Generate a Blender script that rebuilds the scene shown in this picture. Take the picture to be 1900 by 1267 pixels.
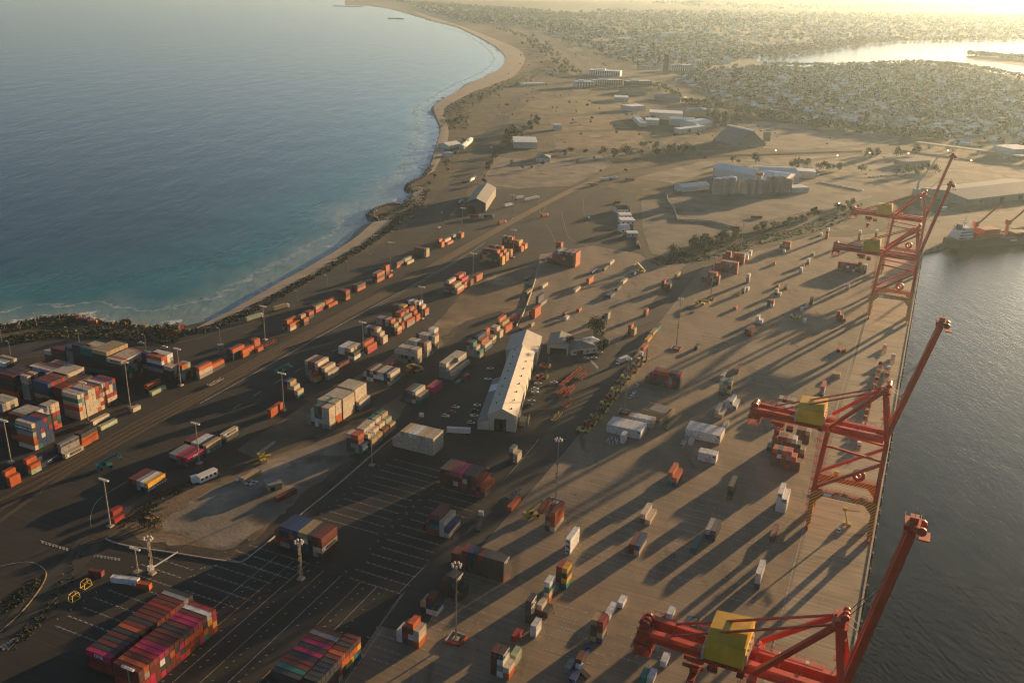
import bpy, bmesh, math, random
from math import sin, cos, pi, radians as R
from mathutils import Vector, Matrix, noise
rng = random.Random(7)
S = bpy.context.scene
C = S.collection
for o in list(bpy.data.objects):
    bpy.data.objects.remove(o)

# ------------------------------------------------------------------ camera, sky, sun, exposure
FPX, PITCH, ROLL, CAMH = 1758.9, R(21.125), R(1.719), 245.3
cf = Vector((0, cos(PITCH), -sin(PITCH))); cu0 = Vector((0, sin(PITCH), cos(PITCH))); cr0 = Vector((1, 0, 0))
cr = cr0 * cos(ROLL) + cu0 * sin(ROLL); cu = cu0 * cos(ROLL) - cr0 * sin(ROLL)
cam_d = bpy.data.cameras.new('camera'); cam = bpy.data.objects.new('camera', cam_d); C.objects.link(cam)
cam_d.sensor_width = 36; cam_d.lens = FPX / 1900 * 36; cam_d.clip_start = 1; cam_d.clip_end = 200000
cam.matrix_world = Matrix(((cr.x, cu.x, -cf.x, 0), (cr.y, cu.y, -cf.y, 0), (cr.z, cu.z, -cf.z, CAMH), (0, 0, 0, 1)))
S.camera = cam

SUN_AZ, SUN_EL = R(47.5), R(6.0)                     # azimuth counted from +x towards +y
sdir = Vector((cos(SUN_AZ) * cos(SUN_EL), sin(SUN_AZ) * cos(SUN_EL), sin(SUN_EL)))
W = bpy.data.worlds.new('World'); S.world = W; W.use_nodes = True
wn = W.node_tree.nodes; wl = W.node_tree.links
sky = wn.new('ShaderNodeTexSky'); sky.sky_type = 'NISHITA'; sky.sun_disc = False
sky.sun_elevation = SUN_EL; sky.sun_rotation = pi / 2 - SUN_AZ
sky.air_density = 0.55; sky.dust_density = 0.8; sky.ozone_density = 1.0; sky.altitude = 100
bg = wn['Background']; bg.inputs[1].default_value = 0.05
wl.new(sky.outputs[0], bg.inputs[0])
sd = bpy.data.lights.new('sun', 'SUN'); so = bpy.data.objects.new('sun', sd); C.objects.link(so)
sd.energy = 5.0; sd.angle = R(0.55); sd.color = (1.0, 0.63, 0.30)
so.rotation_euler = (-sdir).to_track_quat('-Z', 'Y').to_euler(); so.location = sdir * 500
S.view_settings.view_transform = 'Standard'; S.view_settings.look = 'None'; S.view_settings.gamma = 1
S.view_settings.use_curve_mapping = False; S.view_settings.exposure = 1.55
S.render.engine = 'CYCLES'
cy = S.cycles
cy.use_denoising = True; cy.denoiser = 'OPENIMAGEDENOISE'; cy.denoising_prefilter = 'ACCURATE'
cy.pixel_filter_type = 'BLACKMAN_HARRIS'; cy.filter_width = 1.15
cy.max_bounces = 5; cy.diffuse_bounces = 2; cy.glossy_bounces = 3; cy.volume_bounces = 1; cy.transmission_bounces = 2
cy.sample_clamp_indirect = 4; cy.use_adaptive_sampling = True; cy.adaptive_threshold = 0.008
cy.volume_max_steps = 64

# ------------------------------------------------------------------ pixel of the photograph -> point of the place
def gp(x, y, z=0.0):
    d = cf * FPX + cr * (x - 950) + cu * (633.5 - y)
    t = (z - CAMH) / d.z
    return Vector((0, 0, CAMH)) + d * t
def pj(P):
    d = Vector(P) - Vector((0, 0, CAMH)); zz = d.dot(cf)
    return 950 + FPX * d.dot(cr) / zz, 633.5 - FPX * d.dot(cu) / zz
TH = R(66.5)                                          # the quay runs along u, v points to the water
UX = Vector((cos(TH), sin(TH), 0)); VX = Vector((sin(TH), -cos(TH), 0))
def uvp(u, v, z=0.0): return UX * u + VX * v + Vector((0, 0, z))
def uvof(P): return P.dot(UX), P.dot(VX)
def hof(b, t):
    B = gp(*b); lo, hi = 0, 150
    for _ in range(40):
        m = (lo + hi) / 2
        if pj(B + Vector((0, 0, m)))[1] > t[1]: lo = m
        else: hi = m
    return lo

# ------------------------------------------------------------------ materials
MATS = {}
def nd(nt, t, **kw):
    n = nt.nodes.new(t)
    for k, v in kw.items(): setattr(n, k, v)
    return n
def mat(name, col, rough=0.7, metal=0.0, var=0.25, scale=0.3, col2=None, bump=0.0, bscale=None, world=False, stretch=None, spec=0.3, wear=None, joints=None, wear2=None):
    """colour with noise variation (second colour optional), optional fine relief"""
    if name in MATS: return MATS[name]
    m = bpy.data.materials.new(name); m.use_nodes = True; nt = m.node_tree
    b = nt.nodes['Principled BSDF']; b.inputs['Roughness'].default_value = rough; b.inputs['Metallic'].default_value = metal
    b.inputs['Specular IOR Level'].default_value = spec
    if world:
        g = nd(nt, 'ShaderNodeNewGeometry'); src = g.outputs['Position']
    else:
        g = nd(nt, 'ShaderNodeTexCoord'); src = g.outputs['Object']
    mp = nd(nt, 'ShaderNodeMapping'); nt.links.new(src, mp.inputs[0])
    if stretch:
        mp.inputs['Rotation'].default_value = (0, 0, -TH); mp.inputs['Scale'].default_value = stretch
    n1 = nd(nt, 'ShaderNodeTexNoise'); n1.inputs['Scale'].default_value = scale; n1.inputs['Detail'].default_value = 6; n1.inputs['Roughness'].default_value = 0.62
    nt.links.new(mp.outputs[0], n1.inputs[0])
    rp = nd(nt, 'ShaderNodeValToRGB'); e = rp.color_ramp.elements
    c2 = col2 or tuple(min(1, c * (1 + var)) for c in col)
    c1 = col if col2 else tuple(c * (1 - var) for c in col)
    e[0].position = 0.34; e[1].position = 0.66
    e[0].color = (*c1, 1); e[1].color = (*c2, 1)
    nt.links.new(n1.outputs[0], rp.inputs[0]); out = rp.outputs[0]
    if not world:
        oi = nd(nt, 'ShaderNodeObjectInfo'); hs = nd(nt, 'ShaderNodeHueSaturation')
        mr = nd(nt, 'ShaderNodeMapRange'); mr.inputs[3].default_value = 0.82; mr.inputs[4].default_value = 1.15
        nt.links.new(oi.outputs['Random'], mr.inputs[0]); nt.links.new(mr.outputs[0], hs.inputs['Value']); nt.links.new(out, hs.inputs['Color']); out = hs.outputs[0]
    if wear:
        n2 = nd(nt, 'ShaderNodeTexNoise'); n2.inputs['Scale'].default_value = wear[1]; n2.inputs['Detail'].default_value = 5
        nt.links.new(mp.outputs[0], n2.inputs[0])
        r2 = nd(nt, 'ShaderNodeMapRange'); r2.inputs[1].default_value = wear[2]; r2.inputs[2].default_value = wear[2] + 0.12
        nt.links.new(n2.outputs[0], r2.inputs[0])
        mx = nd(nt, 'ShaderNodeMix', data_type='RGBA'); mx.inputs['B'].default_value = (*wear[0], 1)
        nt.links.new(r2.outputs[0], mx.inputs['Factor']); nt.links.new(out, mx.inputs['A']); out = mx.outputs['Result']
    if wear2:
        n2 = nd(nt, 'ShaderNodeTexNoise'); n2.inputs['Scale'].default_value = wear2[1]; n2.inputs['Detail'].default_value = 7; n2.inputs['Roughness'].default_value = .7
        nt.links.new(src, n2.inputs[0])
        r2 = nd(nt, 'ShaderNodeMapRange'); r2.inputs[1].default_value = wear2[2]; r2.inputs[2].default_value = wear2[2] + 0.07
        nt.links.new(n2.outputs[0], r2.inputs[0])
        mx = nd(nt, 'ShaderNodeMix', data_type='RGBA'); mx.inputs['B'].default_value = (*wear2[0], 1)
        nt.links.new(r2.outputs[0], mx.inputs['Factor']); nt.links.new(out, mx.inputs['A']); out = mx.outputs['Result']
    if joints:
        m2 = nd(nt, 'ShaderNodeMapping'); m2.inputs['Rotation'].default_value = (0, 0, -TH); nt.links.new(src, m2.inputs[0])
        n4 = nd(nt, 'ShaderNodeTexNoise'); n4.inputs['Scale'].default_value = .5; n4.inputs['Detail'].default_value = 5; m3 = nd(nt, 'ShaderNodeMapping'); m3.inputs['Scale'].default_value = (1.3, .035, 1); nt.links.new(m2.outputs[0], m3.inputs[0]); nt.links.new(m3.outputs[0], n4.inputs[0])
        r4 = nd(nt, 'ShaderNodeMapRange'); r4.inputs[1].default_value = .35; r4.inputs[2].default_value = .65; r4.inputs[3].default_value = 1 - joints[1]; r4.inputs[4].default_value = 1 + joints[1] * .6; nt.links.new(n4.outputs[0], r4.inputs[0])
        br = nd(nt, 'ShaderNodeTexBrick'); br.offset = 0; br.inputs['Scale'].default_value = 1; br.inputs['Brick Width'].default_value = joints[0]; br.inputs['Row Height'].default_value = joints[0] * 1.6; br.inputs['Mortar Size'].default_value = .09; br.inputs['Color1'].default_value = (1, 1, 1, 1); br.inputs['Color2'].default_value = (.90, .90, .90, 1); br.inputs['Mortar'].default_value = (.78, .76, .73, 1)
        nt.links.new(m2.outputs[0], br.inputs[0])
        mm = nd(nt, 'ShaderNodeMix', data_type='RGBA', blend_type='MULTIPLY'); mm.inputs['Factor'].default_value = 1; nt.links.new(out, mm.inputs['A']); nt.links.new(br.outputs[0], mm.inputs['B'])
        hv = nd(nt, 'ShaderNodeHueSaturation'); nt.links.new(mm.outputs['Result'], hv.inputs['Color']); nt.links.new(r4.outputs[0], hv.inputs['Value']); out = hv.outputs[0]
    nt.links.new(out, b.inputs['Base Color'])
    if bump:
        n3 = nd(nt, 'ShaderNodeTexNoise'); n3.inputs['Scale'].default_value = bscale or scale * 6; n3.inputs['Detail'].default_value = 4
        nt.links.new(src, n3.inputs[0])
        bm = nd(nt, 'ShaderNodeBump'); bm.inputs['Strength'].default_value = bump; bm.inputs['Distance'].default_value = 0.3
        nt.links.new(n3.outputs[0], bm.inputs['Height']); nt.links.new(bm.outputs[0], b.inputs['Normal'])
    MATS[name] = m; return m

PAL = dict(W=('white', (.56, .56, .54)), G=('grey', (.22, .22, .21)), C=('cream', (.46, .39, .29)), T=('tan', (.34, .25, .13)),
           O=('orange', (.40, .082, .016)), R=('red', (.25, .022, .015)), M=('maroon', (.12, .026, .018)), B=('blue', (.010, .038, .12)),
           D=('navy', (.014, .024, .055)), E=('teal', (.012, .14, .12)), P=('magenta', (.38, .016, .08)), Y=('yellow', (.55, .30, .035)),
           K=('charcoal', (.035, .038, .04)), L=('pale green', (.28, .34, .22)))
def cmat(k):
    n, c = PAL[k]
    return mat('paint_' + n.replace(' ', '_'), c, rough=.55, var=.16, scale=.5, wear=((.10, .045, .025), .8, .60), wear2=(tuple(x * .6 + .008 for x in c), .35, .56), spec=.35, bump=.25, bscale=3)

# ------------------------------------------------------------------ mesh builder
class MB:
    def __init__(s): s.v = []; s.f = []; s.m = []
    def add(s, vs, fs, m=0):
        o = len(s.v); s.v += [tuple(v) for v in vs]; s.f += [tuple(i + o for i in f) for f in fs]; s.m += [m] * len(fs)
    def box(s, x0, y0, z0, x1, y1, z1, m=0, bottom=False):
        vs = [(x0, y0, z0), (x1, y0, z0), (x1, y1, z0), (x0, y1, z0), (x0, y0, z1), (x1, y0, z1), (x1, y1, z1), (x0, y1, z1)]
        fs = [(4, 5, 6, 7), (0, 1, 5, 4), (1, 2, 6, 5), (2, 3, 7, 6), (3, 0, 4, 7), (3, 2, 1, 0)]
        s.add(vs, fs, m)
    def beam(s, p, q, w, h=None, m=0):
        p = Vector(p); q = Vector(q); h = h or w; d = (q - p)
        if d.length < 1e-6: return
        d.normalize(); up = Vector((0, 0, 1)) if abs(d.z) < .95 else Vector((1, 0, 0))
        a = d.cross(up).normalized() * (w / 2); b = a.cross(d).normalized() * (h / 2)
        vs = [p - a - b, p + a - b, p + a + b, p - a + b, q - a - b, q + a - b, q + a + b, q - a + b]
        s.add(vs, [(0, 1, 5, 4), (1, 2, 6, 5), (2, 3, 7, 6), (3, 0, 4, 7), (3, 2, 1, 0), (4, 5, 6, 7)], m)
    def cyl(s, p, q, r, n=8, m=0, r2=None):
        p = Vector(p); q = Vector(q); r2 = r if r2 is None else r2; d = (q - p).normalized()
        up = Vector((0, 0, 1)) if abs(d.z) < .95 else Vector((1, 0, 0)); a = d.cross(up).normalized(); b = a.cross(d).normalized()
        vs = [p + (a * cos(2 * pi * i / n) + b * sin(2 * pi * i / n)) * r for i in range(n)] + [q + (a * cos(2 * pi * i / n) + b * sin(2 * pi * i / n)) * r2 for i in range(n)]
        s.add(vs, [(i, (i + 1) % n, n + (i + 1) % n, n + i) for i in range(n)] + [tuple(range(n - 1, -1, -1)), tuple(range(n, 2 * n))], m)
    def prism(s, pts, z0, z1, m=0):
        n = len(pts); ar = sum(pts[i][0] * pts[(i + 1) % n][1] - pts[(i + 1) % n][0] * pts[i][1] for i in range(n))
        if ar < 0: pts = pts[::-1]
        vs = [(p[0], p[1], z0) for p in pts] + [(p[0], p[1], z1) for p in pts]
        s.add(vs, [(i, (i + 1) % n, n + (i + 1) % n, n + i) for i in range(n)] + [tuple(range(n - 1, -1, -1)), tuple(range(n, 2 * n))], m)
    def gable(s, x0, x1, y0, y1, ze, zr, ov=0.4, th=0.25, m=0):
        """two roof slopes, ridge along x"""
        ym = (y0 + y1) / 2
        for (ya, sg) in ((y0 - ov, -1), (y1 + ov, 1)):
            k = (zr - ze) / abs(ym - (y0 if sg < 0 else y1)); za = ze - k * ov
            vs = [(x0 - ov, ya, za), (x1 + ov, ya, za), (x1 + ov, ym, zr), (x0 - ov, ym, zr)]
            vs += [(a, b, c + th) for a, b, c in vs]
            fs = [(4, 5, 6, 7), (0, 1, 5, 4), (1, 2, 6, 5), (2, 3, 7, 6), (3, 0, 4, 7), (3, 2, 1, 0)]
            if sg > 0: fs = [f[::-1] for f in fs]
            s.add(vs, fs, m)
    def gwall(s, x0, x1, y0, y1, ze, zr, m=0):
        ym = (y0 + y1) / 2
        vs = [(x0, y0, 0), (x0, y1, 0), (x0, y1, ze), (x0, ym, zr), (x0, y0, ze), (x1, y0, 0), (x1, y1, 0), (x1, y1, ze), (x1, ym, zr), (x1, y0, ze)]
        s.add(vs, [(4, 3, 2, 1, 0), (5, 6, 7, 8, 9), (0, 5, 9, 4), (2, 7, 6, 1)], m)
    def hip(s, x0, x1, y0, y1, ze, zr, ov=.5, m=0):
        x0 -= ov; x1 += ov; y0 -= ov; y1 += ov; ym = (y0 + y1) / 2; k = min((y1 - y0) / 2, (x1 - x0) / 2 - .1)
        vs = [(x0, y0, ze), (x1, y0, ze), (x1, y1, ze), (x0, y1, ze), (x0 + k, ym, zr), (x1 - k, ym, zr)]
        s.add(vs, [(0, 1, 5, 4), (2, 3, 4, 5), (1, 2, 5), (3, 0, 4), (3, 2, 1, 0)], m)
    def mesh(s, name, mats, smooth=False):
        me = bpy.data.meshes.new(name); me.from_pydata(s.v, [], s.f)
        for m in mats: me.materials.append(m)
        if len(mats) > 1: me.polygons.foreach_set('material_index', s.m)
        if smooth: me.polygons.foreach_set('use_smooth', [True] * len(me.polygons))
        me.update(); return me
    def build(s, name, mats, parent=None, loc=None, rz=0, smooth=False):
        if not isinstance(mats, (list, tuple)): mats = [mats]
        return obj(name, s.mesh(name, mats, smooth), parent, loc, rz)
def obj(name, me, parent=None, loc=None, rz=0):
    o = bpy.data.objects.new(name, me); C.objects.link(o)
    if parent: o.parent = parent
    if loc is not None: o.location = loc
    o.rotation_euler = (0, 0, rz); return o
def tag(o, label, cat, group=None, kind=None):
    if label: o['label'] = label
    if cat: o['category'] = cat
    if group: o['group'] = group
    if kind: o['kind'] = kind
    return o
def thing(name, label, cat, loc, rz=0, group=None):
    o = bpy.data.objects.new(name, None); C.objects.link(o); o.location = loc; o.rotation_euler = (0, 0, rz); o.empty_display_size = 1
    return tag(o, label, cat, group)
def dup(o, parent=None, loc=None, rz=None, label=None):
    c = o.copy(); C.objects.link(c)
    if parent is not None: c.parent = parent
    if loc is not None: c.location = loc
    if rz is not None: c.rotation_euler = (0, 0, rz)
    if label: c['label'] = label
    for ch in KIDS.get(o, None) or o.children: dup(ch, c)
    return c
KIDS = {}
def struct(o): o['kind'] = 'structure'; return o
# ------------------------------------------------------------------ ground and water
ZC = [0]
def lift(): ZC[0] += .0013; return ZC[0]
def sheet(name, pts, z, m, px=True, sub=0):
    if z not in (0, .6): z += lift()
    P = [gp(*p) if px else Vector((p[0], p[1], 0)) for p in pts]
    bm = bmesh.new(); vs = [bm.verts.new((p.x, p.y, z)) for p in P]
    es = [bm.edges.new((vs[i], vs[(i + 1) % len(vs)])) for i in range(len(vs))]
    bmesh.ops.triangle_fill(bm, edges=es, use_beauty=True, normal=(0, 0, 1))
    for f in bm.faces:
        if f.normal.z < 0: f.normal_flip()
    me = bpy.data.meshes.new(name); bm.to_mesh(me); bm.free(); me.materials.append(m)
    return struct(obj(name, me))
def rough(pts, amp, step=7, grow=0, seed=1):
    """ragged edge: the outline cut into short pieces and shaken, optionally grown outwards"""
    q = random.Random(seed); P = [gp(*p) for p in pts]; c = sum(P, Vector()) / len(P); out = []
    for a, b in zip(P, P[1:] + P[:1]):
        n = max(1, int((b - a).length / step))
        for i in range(n):
            p = a.lerp(b, i / n); p = p + (p - c).normalized() * (grow + q.uniform(-amp, amp)) + Vector((q.uniform(-amp, amp), q.uniform(-amp, amp), 0)) * .5; out.append((p.x, p.y))
    return out
def ribbon(pts, wid, px=True, z=0):
    """polygon strip points (left, right) along a polyline of pixels; width in metres (number or list)"""
    P = [gp(*p) if px else Vector(p) for p in pts]; L = []
    for i, p in enumerate(P):
        a = P[max(0, i - 1)]; b = P[min(len(P) - 1, i + 1)]; d = (b - a); d.z = 0; d.normalize(); n = Vector((-d.y, d.x, 0))
        w = wid[i] if isinstance(wid, (list, tuple)) else wid
        L.append((p + n * w / 2, p - n * w / 2))
    return L
def smooth(pts, k=3):
    out = []
    for i in range(len(pts) - 1):
        p0 = pts[max(0, i - 1)]; p1 = pts[i]; p2 = pts[i + 1]; p3 = pts[min(len(pts) - 1, i + 2)]
        for j in range(k):
            t = j / k
            out.append(tuple(.5 * (2 * b + (c - a) * t + (2 * a - 5 * b + 4 * c - d) * t * t + (3 * b - a - 3 * c + d) * t ** 3) for a, b, c, d in zip(p0, p1, p2, p3)))
    return out + [pts[-1]]
def road(name, pts, wid, z, m, k=4, kind=True):
    z += lift()
    if isinstance(wid, list): q = smooth([(float(p[0]), float(p[1]), float(w)) for p, w in zip(pts, wid)], k); L = ribbon([a[:2] for a in q], [a[2] for a in q])
    else: L = ribbon(smooth([tuple(map(float, p)) for p in pts], k), wid)
    mb = MB()
    vs = []
    for a, b in L: vs += [(a.x, a.y, z), (b.x, b.y, z)]
    mb.add(vs, [(2 * i, 2 * i + 1, 2 * i + 3, 2 * i + 2) for i in range(len(L) - 1)])
    o = mb.build(name, m)
    return struct(o) if kind else o

g_soil = mat('ground_soil', (.045, .036, .024), .95, world=True, scale=.018, col2=(.115, .088, .052), bump=.4, bscale=.4, wear=((.24, .19, .12), .03, .60), wear2=((.036, .036, .021), .022, .50))
g_asph = mat('ground_asphalt', (.021, .0205, .019), .85, world=True, scale=.035, col2=(.042, .038, .032), wear=((.062, .054, .042), .012, .58), stretch=(.35, 1, 1), joints=(9, .22), wear2=((.013, .013, .012), .10, .62))
g_conc = mat('ground_concrete', (.17, .130, .085), .85, world=True, scale=.05, col2=(.27, .205, .135), wear=((.10, .078, .055), .09, .62), stretch=(1, .28, 1), joints=(6.1, .17), wear2=((.055, .045, .033), .075, .63))
g_apron = mat('ground_apron', (.28, .22, .145), .85, world=True, scale=.06, col2=(.38, .30, .20), wear=((.18, .14, .095), .08, .58), stretch=(.3, 1, 1), joints=(7.5, .25), wear2=((.11, .09, .06), .06, .63))
g_road = mat('ground_road', (.030, .028, .026), .85, world=True, scale=.06, col2=(.052, .047, .040), stretch=(.3, 1, 1), wear2=((.075, .066, .054), .05, .62))
g_dirt = mat('ground_dirt', (.10, .068, .040), .95, world=True, scale=.035, col2=(.22, .155, .092), bump=.5, bscale=.5, wear=((.30, .235, .16), .02, .59), wear2=((.055, .045, .028), .06, .60))
g_dirt2 = mat('ground_dark_dirt', (.040, .032, .023), .95, world=True, scale=.06, col2=(.090, .068, .045), bump=.4, bscale=.6, wear2=((.13, .10, .065), .08, .60))
g_pale = mat('ground_pale_dust', (.10, .086, .066), .95, world=True, scale=.03, col2=(.27, .23, .175), bump=.4, bscale=.6, wear=((.085, .068, .048), .05, .56), wear2=((.34, .285, .21), .03, .60))
g_sand = mat('ground_sand', (.27, .225, .17), .95, world=True, scale=.05, col2=(.36, .30, .225))
g_grass = mat('ground_dry_grass', (.085, .080, .035), .95, world=True, scale=.03, col2=(.20, .165, .085), bump=.5, bscale=.8)
g_scrub = mat('ground_scrub', (.035, .036, .02), .95, world=True, scale=.05, col2=(.095, .082, .045), bump=.8, bscale=.5)
g_slab = mat('ground_slab', (.11, .097, .078), .9, world=True, scale=.03, col2=(.20, .175, .14), wear=((.075, .064, .05), .025, .55), wear2=((.24, .205, .155), .04, .61), joints=(14, .15))
g_mark = mat('paint_marking', (.34, .32, .28), .8, world=True, scale=.4, var=.3, wear=((.10, .088, .07), .9, .52))
g_markY = mat('paint_marking_yellow', (.34, .24, .09), .8, world=True, scale=.4, var=.3, wear=((.10, .088, .07), .9, .52))
g_rock = mat('rock', (.07, .06, .05), .95, scale=.6, col2=(.16, .14, .115))
g_suburb = mat('ground_suburb', (.045, .042, .024), .95, world=True, scale=.012, col2=(.11, .088, .05), wear=((.20, .165, .11), .02, .62), wear2=((.030, .031, .017), .02, .54))

SHORE = [(-700, 628), (-250, 616), (0, 603), (40, 597), (75, 590), (110, 586), (140, 585), (165, 591), (200, 598), (240, 602), (280, 606), (320, 611), (356, 612), (380, 600), (422, 580), (470, 553), (520, 524), (560, 503),
         (600, 480), (640, 456), (668, 437), (686, 421), (700, 410), (712, 406), (690, 404), (688, 395), (702, 385), (728, 377), (748, 379), (764, 371), (770, 356), (757, 349), (764, 337), (786, 327), (799, 308), (806, 287), (813, 262), (818, 240),
         (811, 218), (806, 200), (818, 188), (840, 175), (872, 155), (904, 141), (928, 127), (938, 111), (930, 95), (902, 76), (862, 56), (842, 48), (800, 38), (760, 26), (722, 16), (682, 10), (652, 5), (630, -6), (560, -22)]
shore = smooth([tuple(map(float, p)) for p in SHORE], 4)
SW = [gp(*p) for p in shore]
def uvxy(u, v): P = uvp(u, v); return (P.x, P.y)
QEDGE = [uvxy(-700, 5.0), uvxy(350, 5.2), uvxy(700, 5.8), uvxy(985, 6.8)]
basin = [gp(1716, 465), gp(1745, 459), gp(1768, 451), gp(1900, 420), gp(2250, 330)]
land = [(p.x, p.y) for p in SW] + [(-20000, 60000), (60000, 60000), (60000, 9000)] + [(p.x, p.y) for p in basin[::-1]] + QEDGE[::-1] + [(-1600, -900), (SW[0].x - 800, SW[0].y - 300)]
sheet('ground', land, 0, g_soil, px=False)

# water: one sea sheet whose bed gets paler and greener towards the beach
def dshore(x, y):
    best = 1e18
    for i in range(0, len(SW) - 1):
        ax, ay = SW[i].x, SW[i].y; bx, by = SW[i + 1].x, SW[i + 1].y; dx, dy = bx - ax, by - ay
        t = max(0, min(1, ((x - ax) * dx + (y - ay) * dy) / (dx * dx + dy * dy + 1e-9)))
        q = (x - ax - t * dx) ** 2 + (y - ay - t * dy) ** 2
        if q < best: best = q
    return math.sqrt(best)
def water_mat(name, deep, shallow=None, foam=False, rough=.16, wave=((.09, 1.0), (.45, .5)), bump=.3, stretch=(1, .35, 1), ang=0.4):
    m = bpy.data.materials.new(name); m.use_nodes = True; nt = m.node_tree; b = nt.nodes['Principled BSDF']
    b.inputs['Roughness'].default_value = rough; b.inputs['IOR'].default_value = 1.333; b.inputs['Specular IOR Level'].default_value = .5
    g = nd(nt, 'ShaderNodeNewGeometry'); L = nt.links.new
    col = nd(nt, 'ShaderNodeRGB'); col.outputs[0].default_value = (*deep, 1); out = col.outputs[0]
    if shallow:
        at = nd(nt, 'ShaderNodeAttribute', attribute_name='shore_distance')
        nz = nd(nt, 'ShaderNodeTexNoise'); nz.inputs['Scale'].default_value = .012; nz.inputs['Detail'].default_value = 5; L(g.outputs['Position'], nz.inputs[0])
        ma = nd(nt, 'ShaderNodeMath', operation='MULTIPLY_ADD'); ma.inputs[1].default_value = 90; ma.inputs[2].default_value = -45; L(nz.outputs[0], ma.inputs[0])
        ad = nd(nt, 'ShaderNodeMath', operation='ADD'); L(at.outputs['Fac'], ad.inputs[0]); L(ma.outputs[0], ad.inputs[1])
        dv = nd(nt, 'ShaderNodeMath', operation='DIVIDE'); dv.inputs[1].default_value = 420; L(ad.outputs[0], dv.inputs[0])
        rp = nd(nt, 'ShaderNodeValToRGB'); e = rp.color_ramp.elements
        e[0].position = 0; e[0].color = (*shallow[0], 1); e[1].position = 1; e[1].color = (*deep, 1)
        x = e.new(.16); x.color = (*shallow[1], 1); x = e.new(.45); x.color = (*shallow[2], 1)
        L(dv.outputs[0], rp.inputs[0]); out = rp.outputs[0]
        if foam:
            n2 = nd(nt, 'ShaderNodeTexNoise'); n2.inputs['Scale'].default_value = .045; n2.inputs['Detail'].default_value = 7; n2.inputs['Roughness'].default_value = .7; L(g.outputs['Position'], n2.inputs[0])
            f1 = nd(nt, 'ShaderNodeMath', operation='MULTIPLY_ADD'); f1.inputs[1].default_value = 70; f1.inputs[2].default_value = -35; L(n2.outputs[0], f1.inputs[0])
            f2 = nd(nt, 'ShaderNodeMath', operation='ADD'); L(at.outputs['Fac'], f2.inputs[0]); L(f1.outputs[0], f2.inputs[1])
            sn = nd(nt, 'ShaderNodeMath', operation='MULTIPLY'); sn.inputs[1].default_value = .21; L(f2.outputs[0], sn.inputs[0])
            s2 = nd(nt, 'ShaderNodeMath', operation='SINE'); L(sn.outputs[0], s2.inputs[0])
            r2 = nd(nt, 'ShaderNodeMapRange'); r2.inputs[1].default_value = .82; r2.inputs[2].default_value = .99; L(s2.outputs[0], r2.inputs[0])
            r3 = nd(nt, 'ShaderNodeMapRange'); r3.inputs[1].default_value = 46; r3.inputs[2].default_value = 18; L(at.outputs['Fac'], r3.inputs[0])
            mu = nd(nt, 'ShaderNodeMath', operation='MULTIPLY'); L(r2.outputs[0], mu.inputs[0]); L(r3.outputs[0], mu.inputs[1])
            r4 = nd(nt, 'ShaderNodeMapRange'); r4.inputs[1].default_value = 9; r4.inputs[2].default_value = 2; L(f2.outputs[0], r4.inputs[0])
            mx = nd(nt, 'ShaderNodeMath', operation='MAXIMUM'); L(mu.outputs[0], mx.inputs[0]); L(r4.outputs[0], mx.inputs[1])
            mi = nd(nt, 'ShaderNodeMix', data_type='RGBA'); mi.inputs['B'].default_value = (.62, .62, .60, 1); L(mx.outputs[0], mi.inputs['Factor']); L(out, mi.inputs['A']); out = mi.outputs['Result']
            rr = nd(nt, 'ShaderNodeMapRange'); rr.inputs[3].default_value = rough; rr.inputs[4].default_value = .8; L(mx.outputs[0], rr.inputs[0]); L(rr.outputs[0], b.inputs['Roughness'])
    L(out, b.inputs['Base Color'])
    mp = nd(nt, 'ShaderNodeMapping'); mp.inputs['Rotation'].default_value = (0, 0, ang); mp.inputs['Scale'].default_value = stretch; L(g.outputs['Position'], mp.inputs[0])
    h = None
    for sc, amp in wave:
        n = nd(nt, 'ShaderNodeTexNoise'); n.inputs['Scale'].default_value = sc; n.inputs['Detail'].default_value = 3; L(mp.outputs[0], n.inputs[0])
        k = nd(nt, 'ShaderNodeMath', operation='MULTIPLY'); k.inputs[1].default_value = amp; L(n.outputs[0], k.inputs[0])
        if h is None: h = k.outputs[0]
        else:
            a = nd(nt, 'ShaderNodeMath', operation='ADD'); L(h, a.inputs[0]); L(k.outputs[0], a.inputs[1]); h = a.outputs[0]
    bp = nd(nt, 'ShaderNodeBump'); bp.inputs['Strength'].default_value = bump; bp.inputs['Distance'].default_value = 2.0; L(h, bp.inputs['Height']); L(bp.outputs[0], b.inputs['Normal'])
    return m
w_sea = water_mat('sea_water', (.002, .018, .024), ((.24, .30, .24), (.012, .13, .125), (.001, .046, .052)), foam=True, wave=((.03, 2.2), (.16, .8), (.8, .16)), ang=-.25)
w_river = water_mat('river_water', (.010, .016, .014), wave=((.12, .5), (.55, .36), (2.2, .12)), bump=.36, rough=.07, stretch=(1, .45, 1), ang=.35)
WZ = -2.6
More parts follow.
